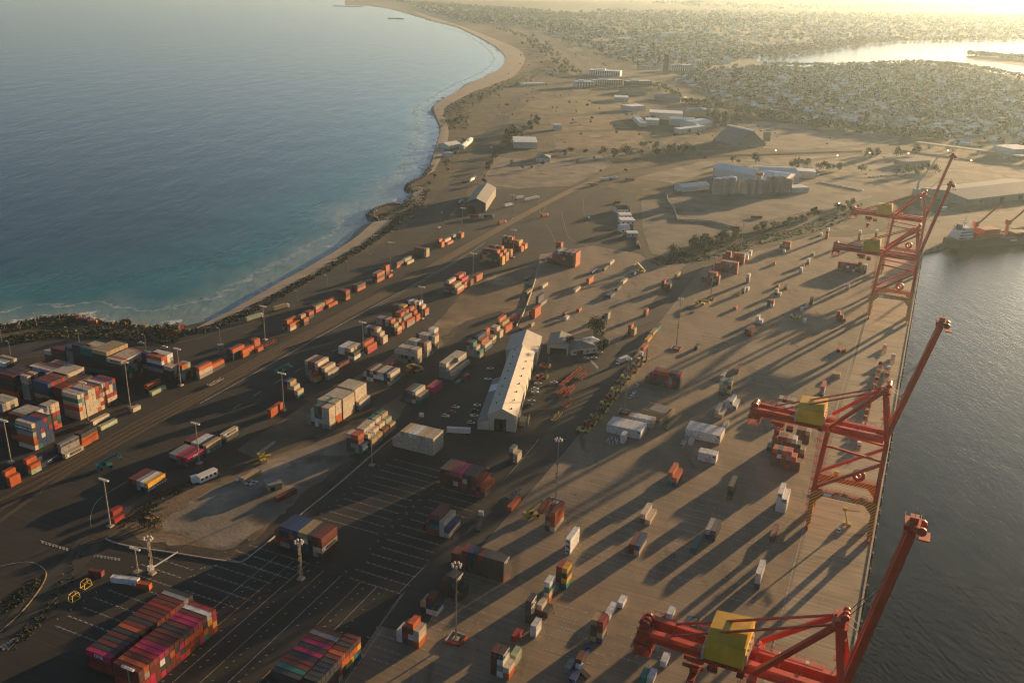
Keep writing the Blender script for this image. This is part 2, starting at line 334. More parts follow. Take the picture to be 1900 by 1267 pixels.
def sea():
    rows = []                                              # strips running outwards from the shore line
    offs = [-14, 4, 12, 22, 34, 48, 70, 100, 150, 220, 320, 460, 700]
    pts = [SW[i] for i in range(0, len(SW) - 6, 2)]
    # seaward grid in world space
    xs = [-60000, -30000, -12000, -6000, -3500] + [-2600 + 40 * i for i in range(78)]
    ys = [-3000, 0, 200, 350] + [420 + 34 * i for i in range(70)] + [2800 + 100 * i for i in range(30)] + [5800 + 300 * i for i in range(18)] + [12000, 16000, 24000, 60000]
    xs = sorted(set(xs)); vs = []; ds = []; fs = []
    for y in ys:
        for x in xs:
            vs.append((x, y, WZ)); ds.append(dshore(x, y) if -3600 < x < 700 and 100 < y < 12000 else 900)
    nx = len(xs)
    for j in range(len(ys) - 1):
        for i in range(nx - 1):
            cx_, cy_ = (xs[i] + xs[i + 1]) / 2, (ys[j] + ys[j + 1]) / 2
            if cx_ * VX.x + cy_ * VX.y > -150 and cy_ < 2200: continue
            fs.append((j * nx + i, j * nx + i + 1, (j + 1) * nx + i + 1, (j + 1) * nx + i))
    me = bpy.data.meshes.new('sea'); me.from_pydata(vs, [], fs); me.materials.append(w_sea)
    a = me.attributes.new('shore_distance', 'FLOAT', 'POINT'); a.data.foreach_set('value', ds); me.update()
    struct(obj('sea', me))
sea()
rv = MB(); X1 = 560
A_ = uvp(-2500, -120); B_ = uvp(1900, -120); rv.add([(A_.x, A_.y, WZ), (60000, -2500, WZ), (60000, 20000, WZ), (B_.x, B_.y, WZ)], [(0, 1, 2, 3)])
struct(rv.build('river', w_river))
# beach: sand sloping from the dunes into the water
INNER = [(330, 616), (356, 617), (400, 604), (450, 581), (500, 555), (550, 526), (600, 500), (650, 468), (690, 443), (716, 424), (728, 408)]
def beach(i0, i1, inner):
    mb = MB(); vs = []
    A = [gp(*p) for p in smooth([tuple(map(float, p)) for p in inner], 6)]
    B = SW[i0 * 4:i1 * 4 + 1]; n = 60
    def at(P, t):
        f = t * (len(P) - 1); k = min(int(f), len(P) - 2); return P[k].lerp(P[k + 1], f - k)
    for i in range(n + 1):
        a = at(A, i / n); b = at(B, i / n); d = (b - a).normalized()
        c = b + d * 16; e = b + d * 2
        vs += [(a.x, a.y, .12), (a.x * .5 + b.x * .5, a.y * .5 + b.y * .5, .25), (e.x, e.y, .10), (c.x, c.y, WZ - 1.0)]
    fs = []
    for i in range(n):
        for k in range(3): fs.append((4 * i + k, 4 * i + k + 1, 4 * i + 5 + k, 4 * i + 4 + k))
    mb.add(vs, fs); o = mb.build('beach', g_sand); struct(o); return o
beach(12, 22, INNER)
beach(29, 30, [(778, 378), (786, 366), (784, 352)])
beach(33, 50, [(806, 318), (815, 300), (824, 280), (832, 255), (831, 235), (824, 215), (826, 201), (846, 187), (880, 171), (915, 158), (948, 146), (966, 128), (974, 108), (962, 92), (930, 78), (880, 58), (850, 47), (806, 33), (765, 21)])
# rock walls along the exposed shore: one sloping stony strip each
def riprap(i0, i1, w=9):
    vs = []; fs = []; mb = MB(); k = 0
    for i in range(i0 * 4, i1 * 4):
        a = SW[i]; b = SW[i + 1]; L = (b - a).length; n = max(1, int(L / 3.2))
        d = (b - a).normalized(); nrm = Vector((-d.y, d.x, 0))
        for j in range(n):
            for t in range(4):
                p = a + (b - a) * ((j + rng.random()) / n) + nrm * (t * 2.2 - 3 + rng.uniform(-.8, .8)); s = rng.uniform(.8, 1.9)
                z = .5 - max(0, t - 1) * 1.1
                pv = [(p.x + s * rng.uniform(.5, 1) * cx, p.y + s * rng.uniform(.5, 1) * cyy, z + s * rng.uniform(.35, .8) * cz) for cx, cyy, cz in ((-1, -1, -1), (1, -1, -1), (1, 1, -1), (-1, 1, -1), (-.7, -.7, 1), (.7, -.7, 1), (.7, .7, 1), (-.7, .7, 1))]
                mb.add(pv, [(4, 5, 6, 7), (0, 1, 5, 4), (1, 2, 6, 5), (2, 3, 7, 6), (3, 0, 4, 7)])
    o = mb.build('shore_rocks', g_rock); tag(o, None, None, kind='stuff')
riprap(1, 12); riprap(22, 29); riprap(30, 34)

# sheets of the port (each a little above the one below)
sheet('port_yard', [(-500, 700), (-100, 668), (0, 660), (120, 640), (300, 632), (420, 606), (520, 560), (600, 520), (700, 468), (800, 420), (860, 398), (905, 352), (960, 352), (1090, 330), (1140, 350), (1180, 360), (1190, 470), (1290, 490), (1300, 560), (1170, 680), (1050, 830), (870, 1020), (740, 1140), (600, 1320), (400, 1500), (-400, 1500)], .010, g_asph)
DT = [(500, 772), (560, 742), (660, 700), (760, 640), (820, 590), (860, 540), (920, 508), (985, 492), (1003, 480), (1000, 500), (985, 560), (975, 590), (955, 588), (930, 575), (880, 590), (845, 605), (820, 640), (760, 690), (680, 745), (600, 800), (500, 860), (430, 830), (470, 800)]
sheet('dirt_track', rough(DT, 2.5, 6, 3.5, 2), .016, g_dirt2, px=False); sheet('dirt_track', rough(DT, 2.5, 6, -2, 3), .020, g_dirt, px=False)
DL = [(200, 968), (270, 930), (330, 905), (420, 878), (520, 830), (600, 800), (690, 770), (760, 725), (760, 760), (660, 850), (600, 900), (545, 950), (470, 1010), (420, 1034), (330, 1022), (240, 1008), (195, 990)]
sheet('dirt_lot', rough(DL, 2.2, 6, 1.0, 4), .022, g_dirt2, px=False); sheet('dirt_lot', rough(DL, 3.5, 6, -6, 5), .024, g_dirt, px=False); sheet('dirt_lot', rough([(300, 968), (360, 930), (450, 880), (560, 830), (650, 800), (690, 790), (640, 850), (560, 925), (470, 990), (420, 1018), (340, 1005)], 3.5, 6, 0, 6), .027, g_pale, px=False)
sheet('container_terrace', [(742, 1104), (868, 1012), (950, 915), (1050, 812), (1130, 700), (1168, 640), (1225, 572), (1290, 498), (1420, 462), (1500, 440), (1580, 440), (1640, 430), (1700, 440), (1712, 470), (1600, 600), (1510, 985), (1430, 1200), (1400, 1400), (500, 1440), (640, 1250)], .030, g_conc)
sheet('upper_yard', [(1002, 472), (1100, 456), (1180, 470), (1284, 494), (1220, 568), (1155, 640), (1128, 632), (1105, 608), (1010, 640), (962, 606), (980, 560), (995, 500)], .030, g_conc)
sheet('quay_apron', [uvxy(180, -24.2), uvxy(300, -24.2), uvxy(990, -27), uvxy(985, 6.6), uvxy(700, 5.7), uvxy(350, 5.1), uvxy(180, 5.0)], .042, g_apron, px=False)
sheet('headland_path', [(-60, 618), (0, 606), (44, 600), (36, 612), (0, 617)], .02, g_dirt); sheet('headland_path', [(30, 645), (52, 628), (84, 616), (122, 608), (118, 616), (84, 628), (110, 626), (96, 634), (66, 646)], .02, g_dirt); sheet('headland_path', [(130, 600), (175, 601), (240, 612), (290, 622), (280, 626), (200, 612), (140, 606)], .02, g_dirt)
sheet('coal_wharf', [(1716, 464), (1768, 450), (1910, 419), (2100, 372), (1980, 345), (1880, 392), (1760, 395), (1690, 392), (1640, 428)], .020, g_slab)
# vacant lots and fields behind the port
sheet('vacant_lot', [(893, 342), (918, 291), (1000, 298), (1125, 287), (1136, 306), (1060, 345), (960, 350)], .030, g_pale)
sheet('dirt_field', [(1031, 276), (1026, 250), (1180, 243), (1200, 262), (1190, 275)], .030, g_dirt)
sheet('dirt_field', [(1030, 244), (1018, 222), (1130, 212), (1172, 238)], .030, g_dirt)
sheet('grass_field', [(965, 205), (985, 188), (1080, 178), (1130, 172), (1180, 190), (1130, 205), (1020, 212)], .030, g_grass)
sheet('dunes', [(836, 250), (835, 205), (860, 182), (915, 160), (950, 150), (975, 130), (1020, 112), (1060, 118), (1055, 150), (985, 178), (945, 190), (915, 225), (870, 248)], .030, g_scrub)
sheet('dunes', [(840, 300), (838, 252), (880, 250), (900, 255), (880, 300), (850, 330), (800, 352), (775, 345), (800, 322)], .032, g_scrub)
sheet('slab_lot', [(1172, 377), (1245, 355), (1310, 350), (1440, 362), (1500, 366), (1562, 384), (1480, 396), (1360, 424), (1290, 450), (1232, 476), (1208, 470), (1190, 420)], .030, g_slab)
sheet('grain_yard', [(1290, 358), (1330, 318), (1420, 310), (1510, 322), (1600, 350), (1630, 372), (1560, 382), (1440, 361)], .026, g_slab)
sheet('service_yard', [(1152, 360), (1190, 372), (1196, 470), (1165, 468)], .034, g_road)
sheet('freight_yard', [(862, 395), (905, 352), (960, 352), (1010, 350), (1050, 345), (1000, 375), (930, 420), (880, 440), (850, 432)], .028, g_road)
sheet('rail_field', [(1180, 330), (1300, 300), (1500, 290), (1720, 285), (1800, 300), (1900, 310), (1900, 330), (1720, 345), (1600, 345), (1500, 318), (1330, 315), (1250, 340)], .022, g_pale)
sheet('open_lot', [(1535, 335), (1700, 318), (1860, 330), (1700, 350), (1600, 360)], .030, g_slab)
sheet('works_lot', [(1330, 270), (1400, 225), (1560, 235), (1680, 250), (1660, 268), (1500, 280)], .026, g_slab)
sheet('suburb', [(1180, 175), (1110, 120), (960, 100), (870, 50), (760, 20), (660, 2), (800, -10), (1300, -10), (1900, 5), (2200, 20), (2300, 300), (1900, 300), (1720, 270), (1500, 245), (1330, 215)], .014, g_suburb)
for nm, pts in (('lagoon', [(1382, 107), (1440, 98), (1500, 91), (1580, 82), (1672, 77), (1780, 75), (1910, 75), (2200, 80), (2200, 112), (1900, 101), (1830, 101), (1790, 106), (1812, 114), (1850, 117), (1900, 124), (2200, 134), (2200, 150), (1900, 141), (1850, 138), (1815, 128), (1780, 121), (1708, 115), (1612, 120), (1540, 122), (1460, 127), (1420, 120)]),):
    sheet(nm, pts, .6, w_river)
# bank of rough grass between slab lot and terrace
sheet('grass_bank', [(1196, 478), (1236, 480), (1300, 455), (1400, 430), (1560, 388), (1600, 392), (1520, 432), (1420, 458), (1300, 490), (1230, 486)], .036, g_scrub)

# roads
road('coast_road', [(-400, 690), (-60, 662), (60, 648), (180, 634), (290, 625), (390, 608), (470, 584), (560, 545), (650, 500), (740, 455), (790, 418), (830, 372), (870, 325), (897, 288), (912, 258), (926, 230), (948, 195), (965, 181)], [26, 26, 26, 26, 26, 28, 28, 30, 32, 34, 32, 30, 30, 32, 32, 28, 26, 24], .050, g_road)
road('coast_road', [(965, 181), (1010, 168), (1060, 150), (1090, 128), (1060, 100), (1020, 80), (985, 60), (960, 40)], 26, .050, g_road)
road('yard_road', [(742, 1170), (850, 1020), (960, 900), (1040, 810), (1110, 718), (1160, 650), (1220, 575), (1265, 520), (1292, 492)], 17, .046, g_road)
road('yard_road', [(-200, 1250), (-20, 1190), (60, 1125), (110, 1070), (150, 1030), (185, 985), (330, 880), (470, 800), (560, 740)], 12, .040, g_road)
road('port_road', [(990, 420), (1060, 375), (1110, 345), (1180, 322), (1260, 302), (1340, 290), (1450, 285), (1560, 284), (1700, 270), (1900, 262)], 16, .046, g_road)
road('port_road', [(1590, 380), (1640, 365), (1680, 372), (1640, 345), (1560, 332), (1510, 318), (1500, 300), (1580, 288)], 14, .044, g_road)
road('field_road', [(1020, 280), (1100, 280), (1180, 277), (1260, 275), (1340, 278), (1480, 282)], 14, .044, g_road)
road('suburb_road', [(1240, 300), (1215, 255), (1180, 210), (1130, 168)], 14, .044, g_road)
road('suburb_road', [(1480, 282), (1660, 265), (1900, 248)], 16, .044, g_road)
road('suburb_road', [(1780, 262), (1805, 220), (1822, 180), (1830, 160)], 14, .044, g_road)
road('suburb_road', [(1250, 240), (1200, 180), (1120, 120), (1050, 85), (1000, 55)], 20, .044, g_road)
road('slab_road', [(1170, 380), (1185, 430), (1200, 474), (1240, 478), (1310, 448), (1450, 412), (1560, 386)], 10, .044, g_road)
# ------------------------------------------------------------------ painted lines, rails, kerbs
MK = MB(); MKY = MB()
def line(a, b, w=.22, z=.075, m=None):
    a = Vector(a); b = Vector(b); d = (b - a); d.z = 0
    if d.length < .05: return
    n = Vector((-d.y, d.x, 0)).normalized() * w / 2
    (m or MK).add([(a.x + n.x, a.y + n.y, z), (a.x - n.x, a.y - n.y, z), (b.x - n.x, b.y - n.y, z), (b.x + n.x, b.y + n.y, z)], [(0, 1, 2, 3)])
def pline(pts, w=.3, dash=None, m=None, z=.075):
    P = [gp(*p) for p in smooth([tuple(map(float, p)) for p in pts], 4)]
    if not dash:
        for a, b in zip(P, P[1:]): line(a, b, w, z, m)
        return
    on, off = dash; acc = 0
    for a, b in zip(P, P[1:]):
        L = (b - a).length; t = 0
        while t < L:
            ph = acc % (on + off)
            st = min(L - t, (on - ph) if ph < on else (on + off - ph)) + 1e-4
            if ph < on: line(a + (b - a) * (t / L), a + (b - a) * (min(L, t + st) / L), w, z, m)
            t += st; acc += st
def slots(corner, n, width, first=0, dz=.078, step=6.62, tick=2.9):
    """ground slots: lines across v, stacked along u from the corner pixel (near, water side)"""
    u0, v0 = uvof(gp(*corner))
    for i in range(n):
        u = u0 + i * step
        if (i + first) % 2 == 0:
            line(uvp(u, v0), uvp(u, v0 - width), .24, dz)
            k = 0
            while k * tick <= width:
                line(uvp(u - .9, v0 - k * tick), uvp(u + .9, v0 - k * tick), .2, dz + .002); k += 1
        else:
            k = 0
            while k * tick < width - 1:
                a = v0 - k * tick
                line(uvp(u, a - .3), uvp(u, a - 1.7), .55, dz); line(uvp(u - .8, a - 2.2), uvp(u + .8, a - 2.2), .2, dz); k += 1
        if rng.random() < .7: line(uvp(u + 2, v0 + 2.4), uvp(u + 3, v0 + 3.2), .4, dz)
        if rng.random() < .6: line(uvp(u + 3, v0 - width - 2), uvp(u + 3.6, v0 - width - 3), .4, dz)
slots((1076.6, 1035.5), 15, 29); slots((915, 985), 16, 8, 1); slots((1178, 1064), 14, 27, 1); slots((1296, 1099), 13, 22); slots((1402, 1122), 14, 18, 1)
slots((700, 990), 11, 31); slots((755, 1105), 14, 30, 1); slots((540, 1075), 3, 33); slots((860, 1190), 5, 26); slots((760, 1245), 5, 22, 1); slots((1060, 1190), 5, 22)
slots((1000, 870), 4, 12, 1); slots((900, 880), 2, 24); slots((1300, 690), 9, 20, 1); slots((1372, 705), 13, 24); slots((1450, 720), 14, 24, 1); slots((1530, 705), 10, 22)
slots((1195, 560), 9, 34, 1); slots((1165, 500), 5, 24); slots((1120, 590), 9, 26); slots((1060, 600), 9, 20, 1); slots((1350, 640), 7, 30); slots((1440, 640), 7, 24, 1)
slots((1450, 505), 7, 22); slots((1515, 525), 9, 24, 1); slots((1580, 545), 6, 22); slots((1400, 545), 5, 22); slots((1110, 1235), 4, 24, 1); slots((1220, 1240), 4, 20); slots((1310, 1180), 3, 20)
u0, v0 = uvof(gp(400, 1240))
for k, dv in enumerate((0, 9, 16, 25, 34, 44, 52)):                 # long rubber-tyred crane runways at the bottom of the yard
    line(uvp(u0 - 90, v0 - 25 + dv), uvp(u0 + 70, v0 - 25 + dv), .35, .08, MKY if k % 2 else MK)
    for i in range(40):
        if rng.random() < .75: line(uvp(u0 - 90 + i * 4, v0 - 22 + dv), uvp(u0 - 89.3 + i * 4, v0 - 21.4 + dv), .5, .08)
slots((445, 1130), 6, 30, 1); slots((180, 1190), 9, 22)
pline([(742, 1098), (850, 985), (955, 868), (1000, 815)], .4); pline([(640, 1267), (700, 1180), (735, 1135)], .35)
pline([(888, 1005), (960, 918), (1045, 815), (1070, 782)], .35); pline([(1150, 655), (1215, 580), (1262, 520), (1290, 490)], .35); pline([(1180, 622), (1240, 555), (1285, 497)], .35)
pline([(790, 1140), (905, 990), (1000, 880), (1068, 790), (1120, 728), (1190, 640)], .3, (3.2, 5.5))
pline([(1196, 600), (1240, 545), (1272, 505)], .3, (3.2, 5.5))
pline([(372, 748), (480, 688), (640, 598), (760, 533), (870, 470), (900, 450)], .75); pline([(430, 760), (520, 705), (640, 640)], .4, (9, 12)); pline([(690, 575), (790, 520), (860, 478)], .4)
for off in (-6.5, 0, 6.5):
    pass
pline([(0, 650), (120, 640), (250, 633), (330, 622), (420, 600), (500, 575), (600, 525), (700, 473), (790, 415), (850, 352), (895, 285)], .4, (4, 8)); pline([(-20, 672), (120, 655), (300, 640), (400, 618), (520, 572), (640, 512), (745, 458)], .3)
pline([(560, 535), (640, 492), (720, 450), (775, 408), (812, 372), (850, 330)], .3); pline([(0, 1050), (45, 1042), (70, 1047), (86, 1062), (82, 1085), (40, 1125), (0, 1160)], .3)
pline([(262, 938), (205, 978), (182, 998), (172, 985), (168, 960), (180, 930), (215, 905), (262, 880)], .3); pline([(0, 1175), (30, 1150), (75, 1105), (110, 1066)], .3)
for t in range(26):                                                  # ladder marking of the truck lane
    a = gp(2 + t * 4.6, 1198 - t * 4.6 - (0 if t < 14 else (t - 14) * .9)); b = a + UX * 1.5 + VX * 3.4
    line(a, a + VX * 3.2 - UX * 1.2, 1.1, .08)
pline([(0, 1200), (60, 1140), (110, 1085), (128, 1055), (130, 1036)], .22); pline([(15, 1205), (72, 1146), (120, 1088), (134, 1055), (131, 1036)], .22)
for x in range(8):
    line(gp(78 + x * 6.5, 1003 + x * 2.0), gp(80 + x * 6.5, 1008 + x * 2.0), .8); line(gp(174 + x * 6.5, 1028 + x * 1.0), gp(176 + x * 6.5, 1033 + x * 1.0), .8)
pline([(74, 1002), (128, 1018)], .3); pline([(172, 1028), (224, 1036)], .3)
for i in range(7):                                                   # zebra crossing by the workshops
    a = gp(1116 + i * 4.4, 692 + i * .9); line(a, a + UX * 3.2, .9, .08)
pline([(1096, 668), (1117, 692)], 2.2)
pline([(1130, 633), (1148, 640), (1157, 648)], .8); pline([(1140, 662), (1150, 650)], .4)
for (p, q) in (((1277, 487), (1287, 497)), ((1287, 497), (1284, 500)), ((1299, 499), (1305, 492)), ((1299, 499), (1310, 501))): line(gp(*p), gp(*q), .6)
pline([(1612, 560), (1520, 870), (1435, 1200), (1415, 1280)], .5); pline([(1690, 575), (1648, 800), (1600, 1085), (1565, 1267)], .4, None, MKY); pline([(1640, 640), (1585, 880), (1520, 1140)], .25)
for i in range(9): a = gp(1447 - i * 3, 1150 + i * 9); line(a, a + VX * 4 + UX * 2.4, .35, .08, MKY)
pline([(985, 412), (1000, 402), (1010, 390), (1012, 376)], .3); pline([(1000, 372), (1004, 400), (1022, 430), (1030, 450)], .3); pline([(1040, 380), (1048, 420), (1062, 446), (1120, 468), (1160, 484)], .4); pline([(1055, 345), (1078, 352), (1084, 400)], .3)
struct(MK.build('painted_markings', g_mark)); struct(MKY.build('painted_markings', g_markY))

m_rail = mat('rail_steel', (.10, .075, .055), .5, .6, scale=2); m_sleep = mat('ballast', (.035, .028, .021), .95, world=True, scale=.5, col2=(.075, .058, .042))
def track(pts, gauge=1.07):
    r = road('railway_ballast', pts, 3.4, .052, m_sleep)
    L = ribbon(smooth([tuple(map(float, p)) for p in pts], 5), gauge); mb = MB()
    for (a, b), (c, d) in zip(L, L[1:]):
        for p, q in ((a, c), (b, d)): mb.beam((p.x, p.y, .17), (q.x, q.y, .17), .16, .2)
    struct(mb.build('railway_rails', m_rail))
for k in range(4):
    track([(-60 + k * 12, 935 + k * 16), (100, 868 + k * 9), (230, 795 + k * 8), (360, 728 + k * 6.4), (480, 662 + k * 5.4), (620, 588 + k * 4.4), (760, 514 + k * 3.4), (880, 446 + k * 3), (990, 386 + k * 2.3), (1080, 342 + k * 2), (1160, 318 + k * 1.6), (1300, 292 + k * 1.2), (1420, 286 + k), (1600, 280 + k)])
track([(150, 1010), (250, 948), (330, 893), (420, 833), (470, 800)]); track([(157, 1014), (257, 952), (337, 897), (427, 838), (478, 803)])

# concrete barrier of the dirt strip and low fences
m_kerb = mat('kerb_concrete', (.33, .29, .23), .85, scale=.5)
def wall(name, pts, w, h, m, label, cat, k=3):
    L = ribbon(smooth([tuple(map(float, p)) for p in pts], k), w); mb = MB(); vs = []
    for a, b in L: vs += [(a.x, a.y, -.2), (b.x, b.y, -.2), (b.x, b.y, h), (a.x, a.y, h)]
    fs = []
    for i in range(len(L) - 1):
        for j in range(4): fs.append((4 * i + j, 4 * i + (j + 1) % 4, 4 * i + 4 + (j + 1) % 4, 4 * i + 4 + j))
    fs += [(3, 2, 1, 0), tuple(4 * (len(L) - 1) + j for j in range(4))]
    mb.add(vs, fs); o = mb.build(name, m); bm = bmesh.new(); bm.from_mesh(o.data); bmesh.ops.recalc_face_normals(bm, faces=bm.faces); bm.to_mesh(o.data); bm.free()
    return tag(o, label, cat)
wall('concrete_barrier', [(1003, 484), (996, 510), (985, 545), (972, 580), (958, 606)], .7, 1.3, m_kerb, 'pale concrete barrier between dirt strip and upper container yard', 'barrier')
wall('concrete_barrier', [(196, 1000), (232, 1012), (330, 1027), (430, 1042), (462, 1034), (545, 965), (620, 905), (700, 836), (735, 808)], .6, .5, m_kerb, 'low kerb round the pale dust lot', 'kerb')
wall('lot_wall', [(1238, 372), (1246, 360), (1310, 351)], .9, 2.2, m_kerb, 'pale retaining wall along the empty slab lot below the silos', 'wall')
wall('lot_wall', [(1238, 373), (1250, 388), (1258, 410), (1318, 412), (1364, 424)], .9, 2.2, m_kerb, 'pale stepped wall crossing the empty slab lot', 'wall', 1)
wall('boundary_fence', [(1168, 384), (1176, 425), (1188, 462)], .3, 2.0, m_kerb, 'pale fence beside the small white service buildings', 'fence')
wall('kerb_island', [(0, 1172), (40, 1135), (70, 1098), (84, 1074), (86, 1062)], .5, .25, g_markY, 'yellow painted kerb of the grassy traffic island', 'kerb')

# quay wall with fenders
m_quay = mat('quay_wall', (.20, .17, .135), .9, world=True, scale=.2, var=.35)
qb = MB(); pts = [Vector((*q, 0)) for q in QEDGE] + basin[:]
vs = []
for p in pts: vs += [(p.x, p.y, .45), (p.x, p.y, -6)]
qb.add(vs, [(2 * i, 2 * i + 2, 2 * i + 3, 2 * i + 1) for i in range(len(pts) - 1)])
struct(qb.build('quay_wall', m_quay))
cope = MB()
for a, b in zip(pts, pts[1:]):
    d = (b - a).normalized(); n = Vector((-d.y, d.x, 0)) * .8
    cope.add([(a.x, a.y, .45), (b.x, b.y, .45), (b.x + n.x, b.y + n.y, .45), (a.x + n.x, a.y + n.y, .45), (a.x + n.x, a.y + n.y, 0), (b.x + n.x, b.y + n.y, 0)], [(0, 1, 2, 3), (3, 2, 5, 4)])
struct(cope.build('quay_coping', m_kerb))
m_rub = mat('fender_rubber', (.018, .018, .018), .8, scale=1); m_fpl = mat('fender_panel', (.42, .40, .34), .6, scale=1)
fb = MB(); fb.box(-.9, -.7, -2.2, .9, -.02, .35, 0); fb2 = MB(); fb2.box(-.55, -.85, -1.9, .55, -.72, .2)
f0 = None
for i in range(56):
    u = 205 + i * 13.9; v = 5.0 + (u - 205) / 780 * 1.75
    if f0 is None:
        f0 = fb.build('fender', m_rub, loc=uvp(u, v), rz=TH); fb2.build('fender_panel', m_fpl, f0)
        tag(f0, 'black rubber fender hanging on the quay wall edge', 'fender', 'fenders along the quay edge'); KIDS[f0] = list(f0.children)
    else: dup(f0, loc=uvp(u, v), rz=TH)

# ------------------------------------------------------------------ quay cranes
m_red = mat('crane_red', (.46, .030, .009), .45, var=.18, scale=.15, spec=.4, wear=((.20, .035, .02), .35, .62), wear2=((.30, .05, .03), .5, .60)); m_dred = mat('crane_dark_red', (.34, .034, .014), .5, var=.2, scale=.3)
m_yel = mat('machine_house_yellow', (.62, .36, .02), .5, var=.14, scale=.2); m_dark = mat('dark_steel', (.03, .028, .028), .6, scale=.8); m_steel = mat('galvanised_steel', (.42, .38, .33), .45, .4, scale=1)
m_glass = mat('cab_glass', (.02, .03, .035), .15, scale=1, spec=.6); m_white = mat('white_paint', (.66, .65, .62), .5, var=.1, scale=.4)
def stripes_mat():
    m = bpy.data.materials.new('crane_hazard_stripes'); m.use_nodes = True; nt = m.node_tree; b = nt.nodes['Principled BSDF']; b.inputs['Roughness'].default_value = .5
    tc = nd(nt, 'ShaderNodeTexCoord'); sx = nd(nt, 'ShaderNodeSeparateXYZ'); nt.links.new(tc.outputs['Object'], sx.inputs[0])
    a = nd(nt, 'ShaderNodeMath', operation='ADD'); nt.links.new(sx.outputs['X'], a.inputs[0]); nt.links.new(sx.outputs['Z'], a.inputs[1])
    a2 = nd(nt, 'ShaderNodeMath', operation='ADD'); nt.links.new(a.outputs[0], a2.inputs[0]); nt.links.new(sx.outputs['Y'], a2.inputs[1])
    f = nd(nt, 'ShaderNodeMath', operation='PINGPONG'); f.inputs[1].default_value = .9; nt.links.new(a2.outputs[0], f.inputs[0])
    g = nd(nt, 'ShaderNodeMath', operation='GREATER_THAN'); g.inputs[1].default_value = .47; nt.links.new(f.outputs[0], g.inputs[0])
    mx = nd(nt, 'ShaderNodeMix', data_type='RGBA'); mx.inputs['A'].default_value = (.40, .03, .012, 1); mx.inputs['B'].default_value = (.55, .34, .03, 1); nt.links.new(g.outputs[0], mx.inputs['Factor']); nt.links.new(mx.outputs['Result'], b.inputs['Base Color']); return m
m_str = stripes_mat()
# local axes: x = along the quay (u), y = towards the yard (-v), z up; origin on the quay at the crane's middle
LSY, WSY, HU = 24.8, -3.0, 8.6
def rail_ladder(mb, p, q, m=0):
    p = Vector(p); q = Vector(q); n = max(2, int((q - p).length / 1.6)); d = (q - p).normalized()
    s = d.cross(Vector((0, 0, 1))); s = s.normalized() * .4 if s.length > .1 else Vector((.4, 0, 0))
    for sg in (-1, 1): mb.beam(p + s * sg, q + s * sg, .12, .12, m)
    for i in range(n + 1): a = p.lerp(q, i / n); mb.beam(a - s, a + s, .1, .1, m)
def handrail(mb, p, q, h=1.1, st=2.4, m=0):
    p = Vector(p); q = Vector(q); n = max(1, int((q - p).length / st)); up = Vector((0, 0, h))
    for i in range(n + 1): a = p.lerp(q, i / n); mb.beam(a, a + up, .09, .09, m)
    mb.beam(p + up, q + up, .1, .1, m); mb.beam(p + up * .5, q + up * .5, .07, .07, m)
